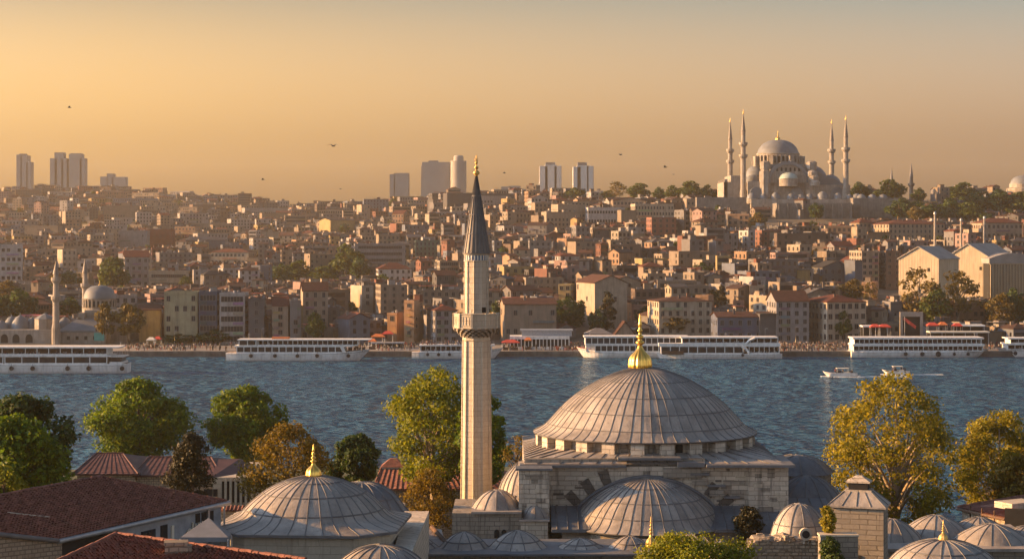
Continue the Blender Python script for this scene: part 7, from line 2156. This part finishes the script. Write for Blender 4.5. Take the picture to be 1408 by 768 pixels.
# ------------------------------------------------------------------ life on the quay
rq = random.Random(5)
for (p0, p1, n, y0, y1) in ((1066, 1172, 330, 666, 700), (1280, 1420, 170, 672, 700), (690, 800, 150, 667, 698), (520, 640, 150, 667, 698), (172, 312, 120, 667, 690), (312, 520, 90, 680, 700), (800, 1066, 110, 675, 700), (1172, 1280, 130, 676, 700)):
    for i in range(n):
        Y = rq.uniform(y0, y1); person(X(rq.uniform(p0, p1), Y), Y, 1.84, rq)
tag(PEOPLE.build('crowd', M['people']), 'crowd of tiny people on the quay and the ferry decks', 'crowd', kind='stuff')
def stall(label, px, Y, w, col, h=3.0, dep=3.0, cat='stall', name='market_stall', group='stalls on the quay'):
    t = thing(name, label, cat, (X(px, Y), Y, 1.83), 0, group)
    mb = MB(); z = h
    mb.add([(-w / 2, -dep / 2, z), (w / 2, -dep / 2, z), (w / 2, dep / 2, z), (-w / 2, dep / 2, z), (-w / 2 * .4, 0, z + .9), (w / 2 * .4, 0, z + .9)], [(0, 1, 5, 4), (1, 2, 5), (2, 3, 4, 5), (3, 0, 4)])
    mb.box(-w / 2, w / 2, -dep / 2, dep / 2, z - .3, z - .002); mb.build('canopy', M[col], t)
    for a in (-1, 1):
        for b in (-1, 1): mb = MB(); mb.tube([(a * w * .46, b * dep * .44, 0), (a * w * .46, b * dep * .44, z)], .06, 5); mb.build('post', M['steel'], t)
    mb = MB(); mb.box(-w * .4, w * .4, -dep * .3, dep * .2, 0, 1.0); mb.build('counter', M['wood'], t)
for a in (('red canopied stall on the quay left of the right ferry roof', 1203, 690, 3.6, 'red', 7.4), ('wide red canopied stall above the right ferry', 1216, 693, 4.5, 'red', 7.2), ('orange red stall above the right ferry amidships', 1282, 694, 4.0, 'red', 7.8), ('small red stall beyond the right ferry amidships', 1296, 694, 3.0, 'orange', 8.0), ('red stall near the right ferry wheel end', 1316, 694, 3.4, 'red', 7.6),
          ('red stall right of the minaret foot on the quay', 702, 672, 6.5, 'red', 2.8), ('yellow tan stall by the landing stage', 726, 676, 2.6, 'orange', 3.4), ('orange stall left of the crowded ferry', 520, 684, 5.0, 'orange', 4.2), ('red stall left of the crowded ferry', 533, 688, 4.0, 'red', 5.0), ('small orange stall beside the second ferry bow', 512, 676, 3.0, 'orange', 3.0),
          ('white stall by the twin autumn trees', 208, 684, 3.2, 'cream', 3.0), ('red kiosk by the twin autumn trees', 217, 690, 2.6, 'red', 3.0)):
    stall(a[0], a[1], a[2], a[3], a[4], a[5])
fl = thing('flag', 'slanted red banner flag above the right ferry', 'flag', (X(1244, 688), 688, 1.83))
mb = MB(); mb.tube([(0, 0, 0), (0, 0, 11)], .08, 5); mb.build('pole', M['steel'], fl)
mb = MB(); n = 8; v = [(-.2 - 0 + i * .55, .15 * math.sin(i), 11 - i * .42) for i in range(n + 1)]; v += [(a - .3, b, c - 1.1) for a, b, c in v]; mb.add(v, [(i, n + 1 + i, n + 2 + i, i + 1) for i in range(n)]); mb.build('cloth', M['red'], fl)
def shelter(label, px0, px1, Y, ytop, th=.4, mat='steel'):
    w = (px1 - px0) * Y / FPX; t = thing('pier_shelter', label, 'shelter', (X((px0 + px1) / 2, Y), Y, 1.83), 0, 'flat pier shelters')
    h = Z(ytop, Y) - 1.83
    mb = MB(); mb.box(-w / 2, w / 2, -3, 3, h - th, h); mb.build('roof', M[mat], t)
    n = max(2, int(w / 4))
    for i in range(n + 1): mb = MB(); x = lerp(-w / 2 + .3, w / 2 - .3, i / n); mb.tube([(x, -2.6, 0), (x, -2.6, h - th)], .1, 5); mb.build('post', M['steel'], t)
    mb = MB(); mb.box(-w / 2 + .2, w / 2 - .2, .5, 2.8, 0, h - th); mb.build('kiosk', M['dark'], t)
shelter('flat white pier shelter left of the right ferry', 1184, 1220, 696, 447, .5, 'white')
shelter('flat white pier shelter beyond the right ferry bow', 1312, 1352, 697, 446, .5, 'white')
shelter('long flat shelter roof above the right ferry amidships', 1276, 1358, 690, 455, .45, 'cream')
shelter('low pale quay shelter right of the left ferry', 208, 258, 676, 482, .35, 'white')
shelter('dark flat shelter beside the second ferry bow', 510, 556, 686, 470, .4, 'grey')
ls = thing('landing_stage', 'white ferry landing hall with a glazed front right of the minaret', 'building', (X(742, 676), 676, 1.83), 0)
w = 82 * 676 / FPX
mb = MB(); mb.box(-w / 2, w / 2, 0, 10, 0, .9); mb.box(-w / 2, w / 2, 0, 10, 3.6, 4.6); mb.box(-w / 2 + .2, w / 2 - .2, .6, 9.8, .9, 3.6, 1)
for i in range(17): x = lerp(-w / 2 + .15, w / 2 - .15, i / 16); mb.box(x - .15, x + .15, .0, .3, .9, 3.6)
mb.build('wall', [M['ferry_white'], M['glass']], ls)
mb = MB(); mb.box(-w * .3, w / 2 + 1, 2, 9, 4.6, 6.4); mb.build('upper_floor', M['grey'], ls)
mb = MB(); mb.box(-w * .32, w / 2 + 1.3, 1.6, 9.4, 6.4, 6.8); mb.build('roof', M['steel'], ls)
kq = thing('kiosk', 'small hipped kiosk roof behind the long white ferry bow', 'kiosk', (X(822, 684), 684, 1.83))
mb = MB(); mb.box(-3, 3, -2, 2, 0, 5.2); mb.build('wall', M['tower_dark'], kq)
mb = MB(); mb.add([(-5, -4, 5.2), (5, -4, 5.2), (5, 4, 5.2), (-5, 4, 5.2), (-1, 0, 7.2), (1, 0, 7.2), (-.4, 0, 8.3), (.4, 0, 8.3)], [(3, 2, 1, 0), (0, 1, 5, 4), (1, 2, 5), (2, 3, 4, 5), (3, 0, 4), (4, 5, 7, 6), (5, 4, 6, 7)]); mb.build('roof', M['tower_dark'], kq)
gt = thing('gateway', 'pale stone gateway frame behind the right ferry', 'gate', (X(1253, 700.5), 700.5, 1.83))
mb = MB(); mb.box(-4.2, -3.2, -.5, .5, 0, 10.5); mb.box(3.2, 4.2, -.5, .5, 0, 10.5); mb.box(-4.2, 4.2, -.6, .6, 10.5, 12.2); mb.build('frame', M['far_stone'], gt)
mb = MB(); mb.box(-3.2, 3.2, .1, .4, 0, 10.5); mb.build('door', M['dark'], gt)
pk = thing('pavilion', 'long low pavilion with a pink awning above the waterfront mosque', 'pavilion', (X(50, 800), 800, hill_z(X(50, 800), 800)))
mb = MB(); mb.add([(-7.5, -3, 4.2), (7.5, -3, 4.2), (7.0, 3, 6.6), (-7.0, 3, 6.6)], [(0, 1, 2, 3)]); mb.box(-7.5, 7.5, -3.05, -2.95, 2.6, 4.2)
M['pink'] = mat_plain('pink_awning', (.36, .09, .10), .85, var=.2); mb.build('awning', M['pink'], pk)
mb = MB(); mb.box(-7.2, 7.2, -1, 3, -4, 4.0); mb.build('wall', M['tower_dark'], pk)
for (px, yt, Y) in ((664, 440, 684), (715, 452, 690), (1052, 452, 690), (1094, 450, 695), (1180, 455, 690), (360, 452, 690), (240, 455, 690), (1300, 452, 680)):
    t = thing('street_lamp', 'thin lamp post on the quay, %d%% across the photo' % round(px / 14.08), 'lamp post', (X(px, Y), Y, 1.83), 0, 'lamp posts along the quay')
    h = Z(yt, Y) - 1.83
    mb = MB(); mb.tube([(0, 0, 0), (0, 0, h), (.5, -.4, h + .25)], [.11, .07, .05], 6); mb.build('pole', M['steel'], t)
    mb = MB(); mb.obox(.6, -.5, h + .12, .6, .3, .16); mb.build('lamp_head', M['grey'], t)
# gulls
for (px, py, Y, s, rz, lab) in ((458, 201, 190, 1.0, .9, 'largest dark gull in the open sky left of the minaret'), (95, 148, 260, 1.0, .2, 'single gull high above the left skyline'), (361, 247, 300, 1.1, .1, 'gull low over the left ridge'), (853, 213, 260, .9, .4, 'gull above the ridge trees right of the pale towers'), (914, 230, 260, 1.1, -.2, 'gull left of the hilltop mosque'), (468, 260, 330, .8, .4, 'tiny gull just over the left ridge'), (693, 238, 300, .9, .1, 'gull right of the minaret finial'), (926, 240, 330, .7, .5, 'tiny gull nearest the ridge trees')):
    t = thing('gull', lab, 'bird', W(px, py, Y), rz, 'gulls in the sky')
    mb = MB()
    mb.tube([(-.22 * s, 0, 0), (-.1 * s, 0, .02), (.1 * s, 0, .03), (.25 * s, 0, .01), (.32 * s, 0, 0)], [.01, .06 * s, .07 * s, .04 * s, .01], 8)
    for q in (-1, 1):
        v = [(.10 * s, q * .04, .04), (-.06 * s, q * .04, .04), (-.03 * s, q * .38 * s, .20 * s), (.12 * s, q * .36 * s, .21 * s), (-.14 * s, q * .78 * s, .10 * s)]
        v2 = [(a, b, c - .02) for a, b, c in v]
        mb.add(v + v2, [(0, 1, 2, 3), (3, 2, 4), (8, 7, 6, 5), (9, 7, 8), (0, 3, 8, 5), (3, 4, 9, 8), (1, 6, 7, 2), (2, 7, 9, 4)])
    mb.build('body', M['seam'], t)
